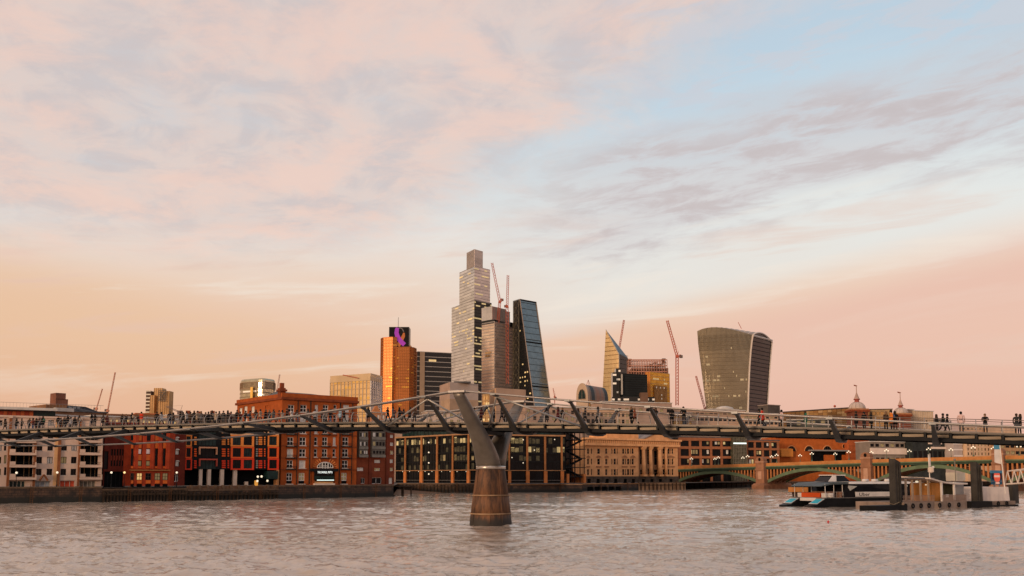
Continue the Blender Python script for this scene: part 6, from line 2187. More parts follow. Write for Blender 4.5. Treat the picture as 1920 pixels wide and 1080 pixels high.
q = B.rect(1745, 838, 1778, 842); B.slab('pale_beam', q, -1, -.002, M('white_band'))
B = block('striped_grey_block', 'pale grey block with white stripes right of the dark glass block', 1790.5, 560, 1807, 562, 828, M('striped_grey', (.40, .33, .30), .7, 0, .1, .2), dep=14)
for y in (831, 842, 853.5):
    q = B.rect(1790, y, 1807, y + 2.6); B.slab('white_stripe', (0, B.L, q[2], q[3]), -.35, -.002, M('white_stripe', (.66, .58, .54), .6, 0, .05, .2))
block('brown_gap_block', 'narrow brown block beside the striped grey block', 1807.3, 575, 1815, 576, 830, M('brown_stone'), rows=((834, 840), (845, 851)), cols=2, dep=10)
block('tan_stone_office', 'tan stone office with small dark windows above the road bridge', 1815, 560, 1866, 568, 828.5, M('tan_office', (.58, .39, .25), .8, 0, .1, .2, streak=.15), rows=((831.5, 836.5), (840, 845), (848.5, 853.5)), cols=8, dep=14, wfrac=.4)
B = block('brown_strip_office', 'brown office with strip windows at the right edge', 1878, 560, 1990, 570, 829, M('brown_strip', (.36, .21, .11), .8, 0, .15, .2), rows=((836, 840), (846, 852), (856, 860)), cols=12, dep=14, wfrac=.85)
# ------------------------------------------------------------------ road bridge with green arches
green = M('bridge_green', (.105, .145, .085), .55, .1, .15, .3, streak=.2)
green_d = M('bridge_dark_green', (.035, .055, .035), .6, .1, .2, .3)
par_o = M('orange_parapet', (.42, .175, .058), .7, 0, .18, .3)
gran = M('granite_pier', (.28, .135, .078), .8, 0, .18, .3, streak=.2, fine=.08)
gran_p = M('granite_panel', (.42, .24, .16), .8, 0, .14, .3)
B = Bld('road_bridge', 'road bridge with green steel arches and turreted stone piers', 'bridge', 1268, 505, 1876, 388, 0)
PU = [0.0, B.u(1429), B.u(1627.5), B.L, B.L * 1.36]
PZ = [11.3, 12.3, 13.4, 14.1, 13.8]


def zpar(u):
    for i in range(4):
        if u <= PU[i + 1] or i == 3:
            return PZ[i] + (PZ[i + 1] - PZ[i]) * (u - PU[i]) / (PU[i + 1] - PU[i])


WID = 17.0
for y0, y1, nm in ((0, .5, 'parapet'), (WID - .5, WID, 'parapet')):
    b = MB()
    us = np.linspace(-4, PU[4], 60)
    b.loft([[(u, y0, zpar(u) - 1.5), (u, y1, zpar(u) - 1.5), (u, y1, zpar(u)), (u, y0, zpar(u))] for u in us])
    B.part(nm, b, par_o)
b = MB()
b.loft([[(u, -.5, zpar(u) - 2.0), (u, WID + .5, zpar(u) - 2.0), (u, WID + .5, zpar(u) - 1.502), (u, -.5, zpar(u) - 1.502)] for u in us])
B.part('road_deck', b, green)
for y0, y1 in ((-.25, .3), (WID - .3, WID + .25)):
    b = MB()
    b.loft([[(u, y0, zpar(u) - 3.0), (u, y1, zpar(u) - 3.0), (u, y1, zpar(u) - 2.002), (u, y0, zpar(u) - 2.002)] for u in us])
    B.part('fascia_girder', b, green_d)
col_m = M('spandrel_post', (.38, .15, .055), .7, 0, .15, .4)
for i in range(4):
    ua, ub = PU[i] + (2.9 if i else 1.0), PU[i + 1] - 2.9
    zs = 3.6
    zc = (zpar((ua + ub) / 2)) - 3.6

    def zarch(u):
        t = (u - (ua + ub) / 2) / ((ub - ua) / 2)
        return zs + (zc - zs) * (1 - t * t)
    for yy, mt in ((0.0, green), (4.2, gran), (8.4, gran), (12.6, gran), (WID - .6, green)):
        b = MB()
        b.loft([[(u, yy, zarch(u) - .75), (u, yy + .55, zarch(u) - .75), (u, yy + .55, zarch(u) + .75), (u, yy, zarch(u) + .75)] for u in np.linspace(ua, ub, 29)])
        B.part('arch_rib', b, mt if mt is green else M('rib_brown', (.20, .09, .05), .7, 0, .2, .4))
    n = int((ub - ua) / 1.75)
    for k_ in range(n + 1):
        u = ua + (ub - ua) * k_ / n
        zt, zb = zpar(u) - 3.0, zarch(u) + .7
        if zt - zb > .5:
            B.part('spandrel_post', MB().box(u - .34, u + .34, .05, .5, zb, zt), col_m)
            if k_ % 3 == 0:
                B.part('cross_girder', MB().box(u - .3, u + .3, .6, WID - .6, zt - .8, zt - .1), M('girder_brown', (.07, .035, .022), .7, 0, .2, .4))
for i in range(1, 5):
    u, z = PU[i], PZ[i]
    hw = 2.35
    yo = -2.2
    zt = z + 2.6
    pr = B.part('stone_pier', MB().box(u - hw, u + hw, yo, WID + 2.2, 2.6, z - 3.4).box(u - hw * 1.06, u + hw * 1.06, yo - .3, yo + 4, z - 3.398, z - 2.6).box(u - hw * .94, u + hw * .94, yo, yo + 3, z - 2.598, zt - 1.0), gran)
    tp = [(u + hw * .94 * math.cos(t), zt - 1.0 + 1.5 * math.sin(t)) for t in np.linspace(0, math.pi, 9)]
    B.part('turret_head', MB().add([(a, yo, c) for a, c in tp] + [(a, yo + 3, c) for a, c in tp], [tuple(range(9))[::-1], tuple(range(9, 18))] + [(k_, k_ + 1, k_ + 10, k_ + 9) for k_ in range(8)]), gran, pr)
    tp = [(u + .7 * math.cos(t), zt - .75 + .85 * math.sin(t)) for t in np.linspace(0, 2 * math.pi, 13)[:-1]]
    B.part('turret_niche', MB().add([(a, yo - .03, c) for a, c in tp], [tuple(range(12))[::-1]]), void_m, pr)
    B.part('pier_panel', MB().box(u - 1.0, u + 1.0, yo - .22, yo - .002, 4.6, z - 3.9), gran_p, pr)
    B.part('turret_band', MB().box(u - hw * 1.02, u + hw * 1.02, yo - .25, yo + 3.2, zt - 2.2, zt - 1.75), gran_p, pr)
    ft = [(u - 3.4, yo - 2.0), (u - 2.2, yo - 3.6), (u, yo - 4.4), (u + 2.2, yo - 3.6), (u + 3.4, yo - 2.0), (u + 3.4, WID + 4), (u - 3.4, WID + 4)]
    B.part('cutwater', MB().prism(ft, -2, 1.7), M('cutwater_stone', (.24, .115, .065), .8, 0, .25, .4, bump=.4), pr)
    B.part('cutwater_cap', MB().loft([[(a, c, 1.702) for a, c in ft], [(u + (a - u) * .72, c + .8, 2.62) for a, c in ft]]), gran, pr)
B.part('abutment', MB().box(-9, 1.0, -1, WID + 1, -1, 9.2), M('abutment_stone', (.10, .065, .045), .85, 0, .3, .4))
RB = B

# triple-globe lamps along both parapets
lamp_me = {}
b = MB().lathe([(.42, 0), (.36, .5), (.16, .7), (.13, 1.1), (.085, 1.3), (.075, 3.4)], 0, 0, 8)
for a in (-1, 1):
    b.path([(0, 0, 3.2), (a * .35, 0, 3.05), (a * .72, 0, 3.25)], .055, 5)
b.tube((0, 0, 3.4), (0, 0, 3.75), .055, 5)
lamp_post_me = b.mesh('lamp_post', M('lamp_green', (.10, .13, .09), .6, .1, .15, .4))
globe_me = MB().ball((0, 0, 0), .28, 10, 6).mesh('globe', lamp_w, True)
lamps = [(1296.5, 0, 'at the left end of the road bridge'), (1347, 0, 'front row, second from left'), (1340.5, 1, 'back row, first from left'),
         (1402, 0, 'front row, left of the first stone pier'), (1393, 1, 'back row, left of the first stone pier'), (1456.5, 0, 'front row, just right of the first stone pier'), (1447, 1, 'back row, just right of the first stone pier'),
         (1522.5, 0, 'front row, at the crown of the second arch'), (1500.5, 1, 'back row, left of the second arch crown'), (1592, 0, 'front row, left of the second stone pier'), (1566.5, 1, 'back row, right of the second arch crown'),
         (1663, 0, 'front row, just right of the second stone pier'), (1634.5, 1, 'back row, beside the second stone pier'), (1742, 0, 'front row, over the crown of the third arch'), (1706, 1, 'back row, left of the third arch crown'),
         (1826, 0, 'front row, left of the third stone pier'), (1784, 1, 'back row, right of the third arch crown'), (1863.5, 1, 'back row, beside the third stone pier'), (1912, 0, 'front row, at the right edge of the photo')]
for px, back, where in lamps:
    yy = WID - .25 if back else .25
    u = B.u(px, 866, yy)
    p = B.A + B.d * u + B.n * yy
    e = thing('street_lamp', 'green lamp post with three lit globes, ' + where, 'street lamp', (p.x, p.y, zpar(u)), B.rz, 'three-globe lamps on the road bridge')
    link('lamp_post', lamp_post_me, e)
    for q in ((-.72, 0, 3.5), (.72, 0, 3.5), (0, 0, 4.05)):
        link('globe', globe_me, e, q)

# embankment lamps on the left bank
for px, py, mt, lab in ((31, 886.5, lamp_w, 'white globe lamp before the left balconies of the white apartments'), (107.3, 886, lamp_w, 'white globe lamp in front of the ochre strip of the white apartments'),
                        (209, 886, lamp_w, 'white globe lamp in front of the dark shop beside the red brick office'), (233.5, 886, lamp_y, 'yellow globe lamp at the left side of the ribbed bay'), (331.5, 886, lamp_w, 'white globe lamp before the arched window right of the ribbed bay')):
    Y = bankY(px) + 3.2
    p = at(px, py, Y)
    e = thing('street_lamp', lab, 'street lamp', (p.x, p.y, 3.0), 0, 'globe lamps on the embankment')
    MB().lathe([(.14, 0), (.12, .7), (.06, .9), (.05, p.z - 3.35)], 0, 0, 8).build('lamp_post', black, e)
    MB().ball((0, 0, p.z - 3.0), .25, 10, 6).build('globe', mt, e, True)

# ------------------------------------------------------------------ passenger catamaran
ax = Vector((.905, .425, 0)).normalized()
st = Vector((gx(1537, 169), 169, 0))
boat = thing('passenger_catamaran', 'black passenger catamaran with cyan stern pads moored at the pier', 'boat', st, math.atan2(ax.y, ax.x))
hb = M('hull_black', (.012, .013, .015), .3, 0, .2, .5)
wh = M('boat_white', (.66, .60, .55), .4, 0, .08, .6)
cy_m = M('cyan_pad', (.05, .40, .52), .5, 0, .08, .8)
for nm, y0, y1 in (('hull', 0.0, 2.6), ('hull', 6.6, 9.2)):
    h = MB()
    rings = []
    for x, k_, zk in ((-1.6, .8, .25), (-.8, 1, .3), (1.4, 1, 1.45), (22, 1, 1.5), (30, .75, 1.7), (35, .1, 2.0)):
        ym, w = (y0 + y1) / 2, (y1 - y0) / 2 * k_
        rings.append([(x, ym - w * .7, -.6), (x, ym + w * .7, -.6), (x, ym + w, zk), (x, ym - w, zk)])
    h.loft(rings)
    ho = h.build(nm, hb, boat)
    MB().add([(-.6, y0 + .2, .52), (1.2, y0 + .2, 1.44), (1.2, y1 - .2, 1.44), (-.6, y1 - .2, .52)], [(0, 3, 2, 1)]).build('pad_border', wh, ho)
    MB().add([(-.4, y0 + .4, .65), (1.0, y0 + .4, 1.365), (1.0, y1 - .4, 1.365), (-.4, y1 - .4, .65)], [(0, 3, 2, 1)]).build('stern_pad', cy_m, ho)
MB().box(1.4, 30, 2.4, 6.8, .9, 1.52).build('bridge_deck', hb, boat)
MB().box(1.3, 2.0, 2.6, 6.6, 1.0, 1.55).build('stern_step', wh, boat)
MB().box(1.42, 30, .1, 9.1, 1.53, 1.62).build('deck_plate', M('deck_grey', (.20, .18, .17), .7, 0, .2, .5), boat)
# open aft deck
MB().box(2.2, 2.6, 2.4, 7.2, 1.63, 2.45).build('orange_bench', M('bench_orange', (.62, .09, .02), .5, 0, .1, .6), boat)
for x, y in ((2.2, 1.6), (2.2, 7.7)):
    MB().box(x, x + .5, y - .5, y + .5, 1.63, 2.4).build('white_gate', wh, boat)
MB().lathe([(.45, 1.63), (.52, 1.7), (.52, 2.3), (.42, 2.4)], 3.2, .9, 14).build('white_drum', wh, boat, True)
MB().box(2.8, 4.8, 6.9, 7.7, 1.63, 2.5).build('raft_locker', M('locker_brown', (.25, .13, .08), .6, 0, .2, .6), boat)
cp = MB().loft([[(.9, .8, 3.55), (.9, 8.4, 3.55), (.9, 8.4, 3.66), (.9, .8, 3.66)], [(3, .3, 3.9), (3, 8.9, 3.9), (3, 8.9, 4.25), (3, .3, 4.25)], [(6.8, .2, 4.0), (6.8, 9.0, 4.0), (6.8, 9.0, 4.38), (6.8, .2, 4.38)]]).build('aft_canopy', M('canopy_grey', (.075, .09, .095), .5, 0, .15, .5), boat)
for x in (1.8, 3.8, 5.8):
    for y in (.7, 8.5):
        MB().tube((x, y, 1.6), (x, y, 4.0), .06, 6).build('canopy_post', wh, boat)
for x, y in ((3.5, 2), (3.8, 4.0), (3.4, 5.8), (4.8, 3.0), (4.9, 6.6), (4.9, 1.3)):
    MB().box(x, x + .7, y - .7, y + .7, 1.63, 2.05).box(x + .6, x + .75, y - .7, y + .7, 2.05, 2.65).build('deck_seat', M('seat_brown', (.24, .12, .075), .6, 0, .25, .8), boat)
# saloon
MB().loft([[(5.6, .2, 1.62), (5.6, 9, 1.62), (7.0, 9, 4.0), (7.0, .2, 4.0)], [(28, .3, 1.62), (28, 8.9, 1.62), (26.5, 8.6, 4.0), (26.5, .6, 4.0)]]).build('saloon', M('saloon_black_glass', (.012, .012, .014), .1, 0, .2, .5), boat)
MB().loft([[(6.9, .0, 4.02), (6.9, 9.2, 4.02), (6.9, 9.0, 4.40), (6.9, .2, 4.40)], [(28.2, .2, 4.02), (28.2, 9.0, 4.02), (27.5, 8.8, 4.42), (27.5, .4, 4.42)]]).build('saloon_roof', wh, boat)
MB().add([(6.6, .155, 3.4), (7.1, .155, 2.8), (8.8, .155, 3.6), (6.7, .155, 3.75)], [(0, 1, 2, 3)]).build('cabin_window', M('pale_cabin_window', (.45, .43, .38), .2, 0, .15, .8), boat)
MB().box(8.3, 18.5, .10, .16, 1.75, 2.6).build('name_panel', wh, boat)
cu = bpy.data.curves.new('boat_text', 'FONT')
cu.body = 'Uber'
cu.size = 1.0
cu.extrude = .012
sg = bpy.data.objects.new('tmp_text', cu)
COL.objects.link(sg)
bpy.context.view_layer.update()
me = bpy.data.meshes.new_from_object(sg.evaluated_get(bpy.context.evaluated_depsgraph_get()))
bpy.data.objects.remove(sg)
me.materials.clear(); me.materials.append(hb)
to = link('lettering', me, boat, (9.1, .085, 1.88))
to.rotation_euler = (math.pi / 2, 0, 0)
to.scale = (1.25, .85, 1)
# wheelhouse
MB().loft([[(4.9, 3.0, 4.42), (4.9, 6.8, 4.42), (10.0, 6.8, 4.42), (10.0, 3.0, 4.42)], [(6.2, 3.3, 5.5), (6.2, 6.5, 5.5), (8.8, 6.5, 5.5), (8.8, 3.3, 5.5)]]).build('wheelhouse', M('saloon_black_glass'), boat)
MB().loft([[(4.7, 2.88, 4.43), (4.7, 2.98, 4.43), (6.6, 2.98, 4.43), (6.6, 2.88, 4.43)], [(6.0, 3.14, 5.5), (6.0, 3.24, 5.5), (6.8, 3.24, 5.5), (6.8, 3.14, 5.5)]]).build('wheelhouse_cheek', wh, boat)
MB().box(6.0, 9.0, 3.1, 6.7, 5.502, 5.66).build('wheelhouse_roof', wh, boat)
for x in (12.0, 14.3, 17.5):
    MB().tube((x, 2.0, 4.62), (x + 1.3, 2.0, 4.62), .26, 8).build('life_raft', wh, boat, True)
g = MB()
for q in range(6):
    g.tube((1.5 + q * .8, .15, 1.62), (1.5 + q * .8, .15, 2.6), .025, 4)
g.tube((1.5, .15, 2.6), (5.5, .15, 2.6), .03, 4).tube((1.5, .15, 2.1), (5.5, .15, 2.1), .02, 4)
g.build('deck_railing', steel_light, boat)

# second launch moored further back under the arch
e = thing('moored_launch', 'dark covered launch moored behind the catamaran under the road bridge', 'boat', (gx(1500, 260), 260, 0), .25)
MB().loft([[(0, 0, -.3), (0, 4, -.3), (0, 4.4, 1.3), (0, -.4, 1.3)], [(16, 0, -.3), (16, 4, -.3), (16, 4.4, 1.4), (16, -.4, 1.4)], [(21, 1.8, -.2), (21, 2.2, -.2), (21, 2.3, 1.9), (21, 1.7, 1.9)]]).build('hull', M('launch_hull', (.05, .032, .024), .5, 0, .2, .5), e)
MB().box(3.2, 15.5, .3, 3.7, 1.35, 3.3).build('cabin', void_m, e)
MB().box(2.4, 16.4, -.1, 4.1, 3.32, 3.6).build('cabin_roof', wh, e)
MB().box(-1.5, 2.6, .4, 3.6, 1.35, 2.6).build('aft_cover', M('amber_cover', (.45, .18, .05), .6, 0, .15, .5), e)

# ------------------------------------------------------------------ floating pier
B = Bld('floating_pier', 'floating river pier with canopy, railings and pale tank house', 'pier', 1634, 151, 1908, 177, 0)
rust = M('pile_steel', (.050, .044, .038), .6, .2, .25, .6, streak=.35)
pg = M('pontoon_grey', (.26, .19, .15), .7, 0, .2, .4, streak=.35)
u1 = B.u(1692, 945)
B.part('pontoon', MB().prism([(u1 + .5, 0), (B.u(1752, 950), 0), (B.u(1756, 950), -.5), (B.u(1808, 948), -.5), (B.u(1808, 948), 9), (u1 + .5, 9)], -.5, 1.15), pg)
B.part('pontoon_east', MB().box(B.u(1843, 945), B.u(1902, 945), -.2, 9, -.5, .95), pg)
B.part('pontoon_skirt', MB().box(B.u(1843, 945), B.u(1905, 945), -.45, -.202, -.3, .28), black)
B.part('fender_block', MB().box(B.u(1632), B.u(1690), -.8, 2.2, -.5, .75), black)
B.part('fender_block', MB().box(B.u(1807), B.u(1846), -1.1, 1.2, -.5, 1.05), black)
for x0, x1, yt, yy, hh in ((1667, 1690, 860, 1.0, 0), (1819.5, 1841, 866.5, .3, 0)):
    zt = zat(yt, 155 if x0 < 1700 else 169, x0)
    um = (B.u(x0, 900, yy) + B.u(x1, 900, yy)) / 2
    ua, ub = um - .78, um + .78
    B.part('steel_pile', MB().loft([[(ua - .1, yy - .6, -1.5), (ub + .1, yy - .6, -1.5), (ub + .1, yy + .6, -1.5), (ua - .1, yy + .6, -1.5)], [(ua, yy - .55, zt), (ub, yy - .55, zt - .55), (ub, yy + .55, zt - .55), (ua, yy + .55, zt)]]), rust)
    for q in (.33, .66):
        B.part('pile_rib', MB().box(ua + (ub - ua) * q - .06, ua + (ub - ua) * q + .06, yy - .72, yy - .56, .9, zt - .8), rust)
B.part('back_pile', MB().box(B.u(1899, 925, 12), B.u(1910, 925, 12), 12, 13.2, -1, 4.2), rust)
# tyre fenders and mooring ropes
tyre = MB().loft([[((.34 + .10 * math.cos(b_)) * math.cos(a_), .10 * math.sin(b_), (.34 + .10 * math.cos(b_)) * math.sin(a_)) for b_ in [k_ * math.pi / 3 for k_ in range(6)]] for a_ in np.linspace(0, 2 * math.pi, 13)], 0, False).mesh('tyre_fender', black, True)
for x in (1698, 1712, 1727, 1742, 1762, 1780, 1798, 1855, 1872, 1888):
    yy = -.12 if x < 1752 else (-.62 if x < 1810 else -.32)
    link('tyre_fender', tyre, B.e, (B.u(x, 945, yy), yy, .55))
for ua_, ub_ in ((B.u(1690, 940), B.u(1662, 945)), (B.u(1846, 940), B.u(1832, 945))):
    B.part('mooring_rope', MB().path([(ua_, .2, 1.25), ((ua_ + ub_) / 2, .0, .85), (ub_, .4, 1.3)], .045, 5), M('rope', (.30, .22, .14), .9, 0, .2, 2))
# canopy and posts
zr = B.z(1720, 898, 2)
B.part('canopy_roof', MB().box(B.u(1697, 898, 2), B.u(1744, 898, 2), 1.2, 7, zr, zr + .22), M('canopy_dark', (.16, .14, .13), .5, .2, .15, .5))
ua, ub = B.u(1742, 900, .5), B.u(1811, 900, .5)
rng_ = []
for i in range(9):
    t = i / 8
    z = B.z(1742, 896.5, .5) - .15 - .9 * t - .35 * math.sin(math.pi * t)
    rng_.append([(ua + (ub - ua) * t, .2, z - .02), (ua + (ub - ua) * t, 7.5, z + .3), (ua + (ub - ua) * t, 7.5, z + .55), (ua + (ub - ua) * t, .2, z + .23)])
B.part('curved_roof', MB().loft(rng_), M('white_membrane', (.60, .50, .43), .5, 0, .1, .5))
for x in (1699, 1711, 1726.5, 1741):
    uu = B.u(x, 920, 1.6)
    B.part('canopy_post', MB().box(uu - .14, uu + .14, 1.5, 1.78, 1.15, zr), M('tan_post', (.34, .25, .18), .6, 0, .1, .6))
for x in (1766, 1789.5):
    uu = B.u(x, 920, .4)
    B.part('white_post', MB().box(uu - .15, uu + .15, .3, .6, 1.15, B.z(x, 904, .4)), wh)
q = B.rect(1747, 905.5, 1763, 936, 2.0)
B.slab('timber_room', (q[0], q[1], 1.15, q[3]), 2.0, 6, M('glowing_timber', (.42, .17, .05), .6, 0, .2, .6, emit=(1, .4, .08), es=.04))  # faint glow put into the timber itself, no lamp there
q = B.rect(1767.5, 908, 1788, 928, 2.4)
B.slab('shelter_void', (q[0], q[1], q[2], q[3]), 2.4, 6, M('olive_void', (.05, .045, .022), .6, 0, .3, .5))
q = B.rect(1768, 927, 1811, 941, 1.0)
B.slab('shelter_base', (q[0], q[1], 1.15, q[3]), 1.0, 1.2, M('taupe_panel', (.30, .23, .19), .6, 0, .12, .5))
q = B.rect(1791, 907, 1807, 929, 2.2)
B.slab('glass_screen', (q[0], q[1], 1.3, q[3]), 2.2, 2.3, M('grey_screen', (.36, .33, .31), .3, 0, .15, .5))
q = B.rect(1773.5, 927, 1779, 932.5, .9)
B.slab('white_notice', q, .9, .96, wh)
# railings with close bars
for x0, x1, y in ((1694, 1752, .1), (1768, 1812, -.4)):
    ua, ub = B.u(x0, 930, y), B.u(x1, 930, y)
    g = MB().box(ua, ub, y, y + .07, 2.15, 2.22).box(ua, ub, y, y + .05, 1.25, 1.30)
    n = int((ub - ua) / .22)
    for i in range(n + 1):
        uu = ua + (ub - ua) * i / n
        g.box(uu - .022, uu + .022, y + .01, y + .05, 1.15, 2.15)
    B.part('railing', g, M('railing_brown', (.28, .19, .15), .6, .2, .15, .6), kind='stuff')
q = B.rect(1844, 913, 1893, 939, 1.2)
B.part('tank_house', MB().loft([[(q[0], 1.2, .95), (q[1], 1.2, .95), (q[1], 8, .95), (q[0], 8, .95)], [(q[0], 1.2, q[3]), (q[1] - .35, 1.2, q[3]), (q[1] - .35, 8, q[3]), (q[0], 8, q[3])]]), M('pale_tank', (.80, .68, .60), .7, 0, .1, .4, streak=.25))
B.part('tank_roof_rail', MB().box(q[0], q[1] - .5, 1.3, 1.36, q[3] + 1.0, q[3] + 1.06).box(q[0], q[0] + .06, 1.3, 1.36, q[3], q[3] + 1.0).box((q[0] + q[1]) / 2, (q[0] + q[1]) / 2 + .06, 1.3, 1.36, q[3], q[3] + 1.0), steel_light)
q = B.rect(1793, 886, 1810, 901, 5)
B.slab('roof_cabinet', q, 5, 7, M('cream_cabinet', (.55, .48, .38), .6, 0, .1, .5))
for x, y, rr_ in ((1719, 903, .28), (1738, 900.5, .2), (1736, 909, .16), (1699.5, 911, .18), (1742, 903.5, .16)):
    uu, zz = B.uz(x, y, 3.0)
    B.part('canopy_lamp', MB().ball((uu, 3.0, zz), rr_, 8, 5, sz=.6), lamp_w, smooth=True)
uu, zz = B.uz(1744, 896, 3)
zt = B.z(1739.5, 852, 3)
ms = B.part('mast', MB().tube((uu, 3, 1.2), (uu - .25, 3, zt), .11, 8, .07), wh)
B.part('radar_unit', MB().lathe([(.12, zt - 3.2), (.5, zt - 3.0), (.5, zt - 2.3), (.15, zt - 2.1)], uu, 2.8, 10), M('radar_cream', (.62, .50, .40), .5, 0, .1, .6), ms)
B.part('mast_light', MB().ball((uu + .75, 2.8, zt - 2.2), .22, 8, 5).tube((uu, 2.8, zt - 2.6), (uu + .75, 2.8, zt - 2.4), .05, 5), wh, ms)
B.part('sail_vane', MB().add([(uu - .3, 2.9, zt - 2.0), (uu + .25, 2.9, zt - 2.0), (uu + .12, 2.9, zt + .2), (uu - .3, 2.96, zt - 2.0), (uu + .25, 2.96, zt - 2.0), (uu + .12, 2.96, zt + .2)], [(0, 1, 2), (5, 4, 3), (0, 3, 4, 1), (1, 4, 5, 2), (2, 5, 3, 0)]), wh, ms)
uu, zt = B.uz(1790, 862, 4)
B.part('lamp_pole', MB().tube((uu, 4, 1.2), (uu, 4, zt), .1, 6).ball((uu, 4, zt), .22, 8, 5), M('pole_grey', (.20, .18, .15), .6, .2, .1, .6))
# blue sign with red roundel
q = B.rect(1859, 882, 1879, 908.5, 2.0)
e = thing('pier_sign', 'blue pier sign board with a red and white round emblem', 'sign', B.A + B.d * q[0] + B.n * 2.0 + Vector((0, 0, q[2])), B.rz)
w_, h_ = q[1] - q[0], q[3] - q[2]
MB().box(0, w_, 0, .15, 0, h_ * .92).build('board', M('sign_blue', (.025, .10, .17), .5, 0, .1, .8), e)
MB().box(-.08, w_ + .08, -.06, .2, h_ * .80, h_).build('board_head', M('sign_light_blue', (.07, .22, .34), .5, 0, .1, .8), e)
MB().box(.15, w_ - .15, -.03, -.002, h_ * .35, h_ * .79).build('dark_field', M('sign_navy', (.012, .014, .03), .5, 0, .1, .8), e)
cxs, czs = w_ * .5, h_ * .57
MB().add([(cxs + w_ * .3 * math.cos(t), -.045, czs + w_ * .3 * math.sin(t)) for t in np.linspace(0, 2 * math.pi, 19)[:-1]], [tuple(range(18))[::-1]]).build('red_disc', M('sign_red', (.75, .10, .05), .5, 0, .05, .8, emit=(1, .15, .08), es=.25), e)
MB().box(cxs - w_ * .26, cxs + w_ * .24, -.06, -.05, czs - w_ * .04, czs + w_ * .06).build('pale_bar', M('sign_pale', (.85, .60, .50), .5, 0, .05, .8, emit=(1, .6, .45), es=.2), e)
MB().box(cxs - w_ * .2, cxs + w_ * .2, -.06, -.05, czs - w_ * .36, czs - w_ * .28).build('pale_bar', M('sign_pale'), e)
MB().box(w_ * .2, w_ * .3, .02, .13, -1.4, 0).box(w_ * .7, w_ * .8, .02, .13, -1.4, 0).build('leg', steel, e)
# white banner on a raked pole
p = at(1874.5, 833, 171); r0 = at(1884, 905, 171)
e = thing('banner_pole', 'raked white pole with white and blue banner beside the pier sign', 'sign', r0)
d_ = p - r0
MB().tube((0, 0, -2), d_, .11, 8, .08).build('pole', wh, e)
MB().add([(d_.x - 1.0, .1, d_.z - 3.2), (d_.x + .35, .1, d_.z - 3.6), (d_.x + .05, .1, d_.z - .9), (d_.x - .95, .1, d_.z - .9), (d_.x - 1.0, .16, d_.z - 3.2), (d_.x + .35, .16, d_.z - 3.6), (d_.x + .05, .16, d_.z - .9), (d_.x - .95, .16, d_.z - .9)],
         [(0, 1, 2, 3), (7, 6, 5, 4), (0, 4, 5, 1), (1, 5, 6, 2), (2, 6, 7, 3), (3, 7, 4, 0)]).build('banner', M('banner_white', (.60, .54, .50), .6, 0, .1, .6), e)
MB().box(d_.x - 1.0, d_.x + .1, .08, .18, d_.z - .88, d_.z - .1).build('banner_head', M('sign_light_blue'), e)
# gangway: white lattice truss rising to the right bank
A0, A1 = at(1884, 906, 172), at(2040, 898, 160)
A0.z, A1.z = zat(908, 172, 1890), zat(897, 160, 1960)
e = thing('gangway', 'white lattice gangway bridge at the right edge', 'gangway', A0)
D_ = A1 - A0
side_ = Vector((-D_.y, D_.x, 0)).normalized() * 2.2
gm_ = M('gangway_white', (.56, .47, .41), .5, .1, .1, .5)
HT = zat(884, 172, 1895) - A0.z
for off in (Vector((0, 0, 0)), side_):
    MB().tube(off, D_ + off, .14, 6).build('bottom_chord', gm_, e)
    MB().tube(off + Vector((0, 0, HT)) + D_ * .04, D_ + off + Vector((0, 0, HT + .6)), .13, 6).build('top_chord', gm_, e)
    n = 12
    for i in range(n):
        t0, t1 = i / n, (i + .5) / n
        MB().tube(off + D_ * t0, off + D_ * t1 + Vector((0, 0, HT + .6 * t1)), .085, 5).build('truss_diagonal', gm_, e)
        MB().tube(off + D_ * t1 + Vector((0, 0, HT + .6 * t1)), off + D_ * ((i + 1) / n), .085, 5).build('truss_diagonal', gm_, e)
MB().add([Vector((0, 0, -.1)), D_ + Vector((0, 0, -.1)), D_ + side_ + Vector((0, 0, -.1)), side_ + Vector((0, 0, -.1))], [(0, 1, 2, 3)]).build('walkway', steel_dark, e)
# red buoy
p = at(1553, 978, 111); p.z = 0
e = thing('mooring_buoy', 'tiny red buoy floating in open water below the catamaran', 'buoy', p)
MB().ball((0, 0, .05), .13, 10, 6).build('float', M('buoy_red', (.50, .02, .02), .4, 0, .1, 1), e, True)
MB().tube((0, 0, .15), (0, 0, .24), .03, 6).build('ring', M('buoy_red'), e)
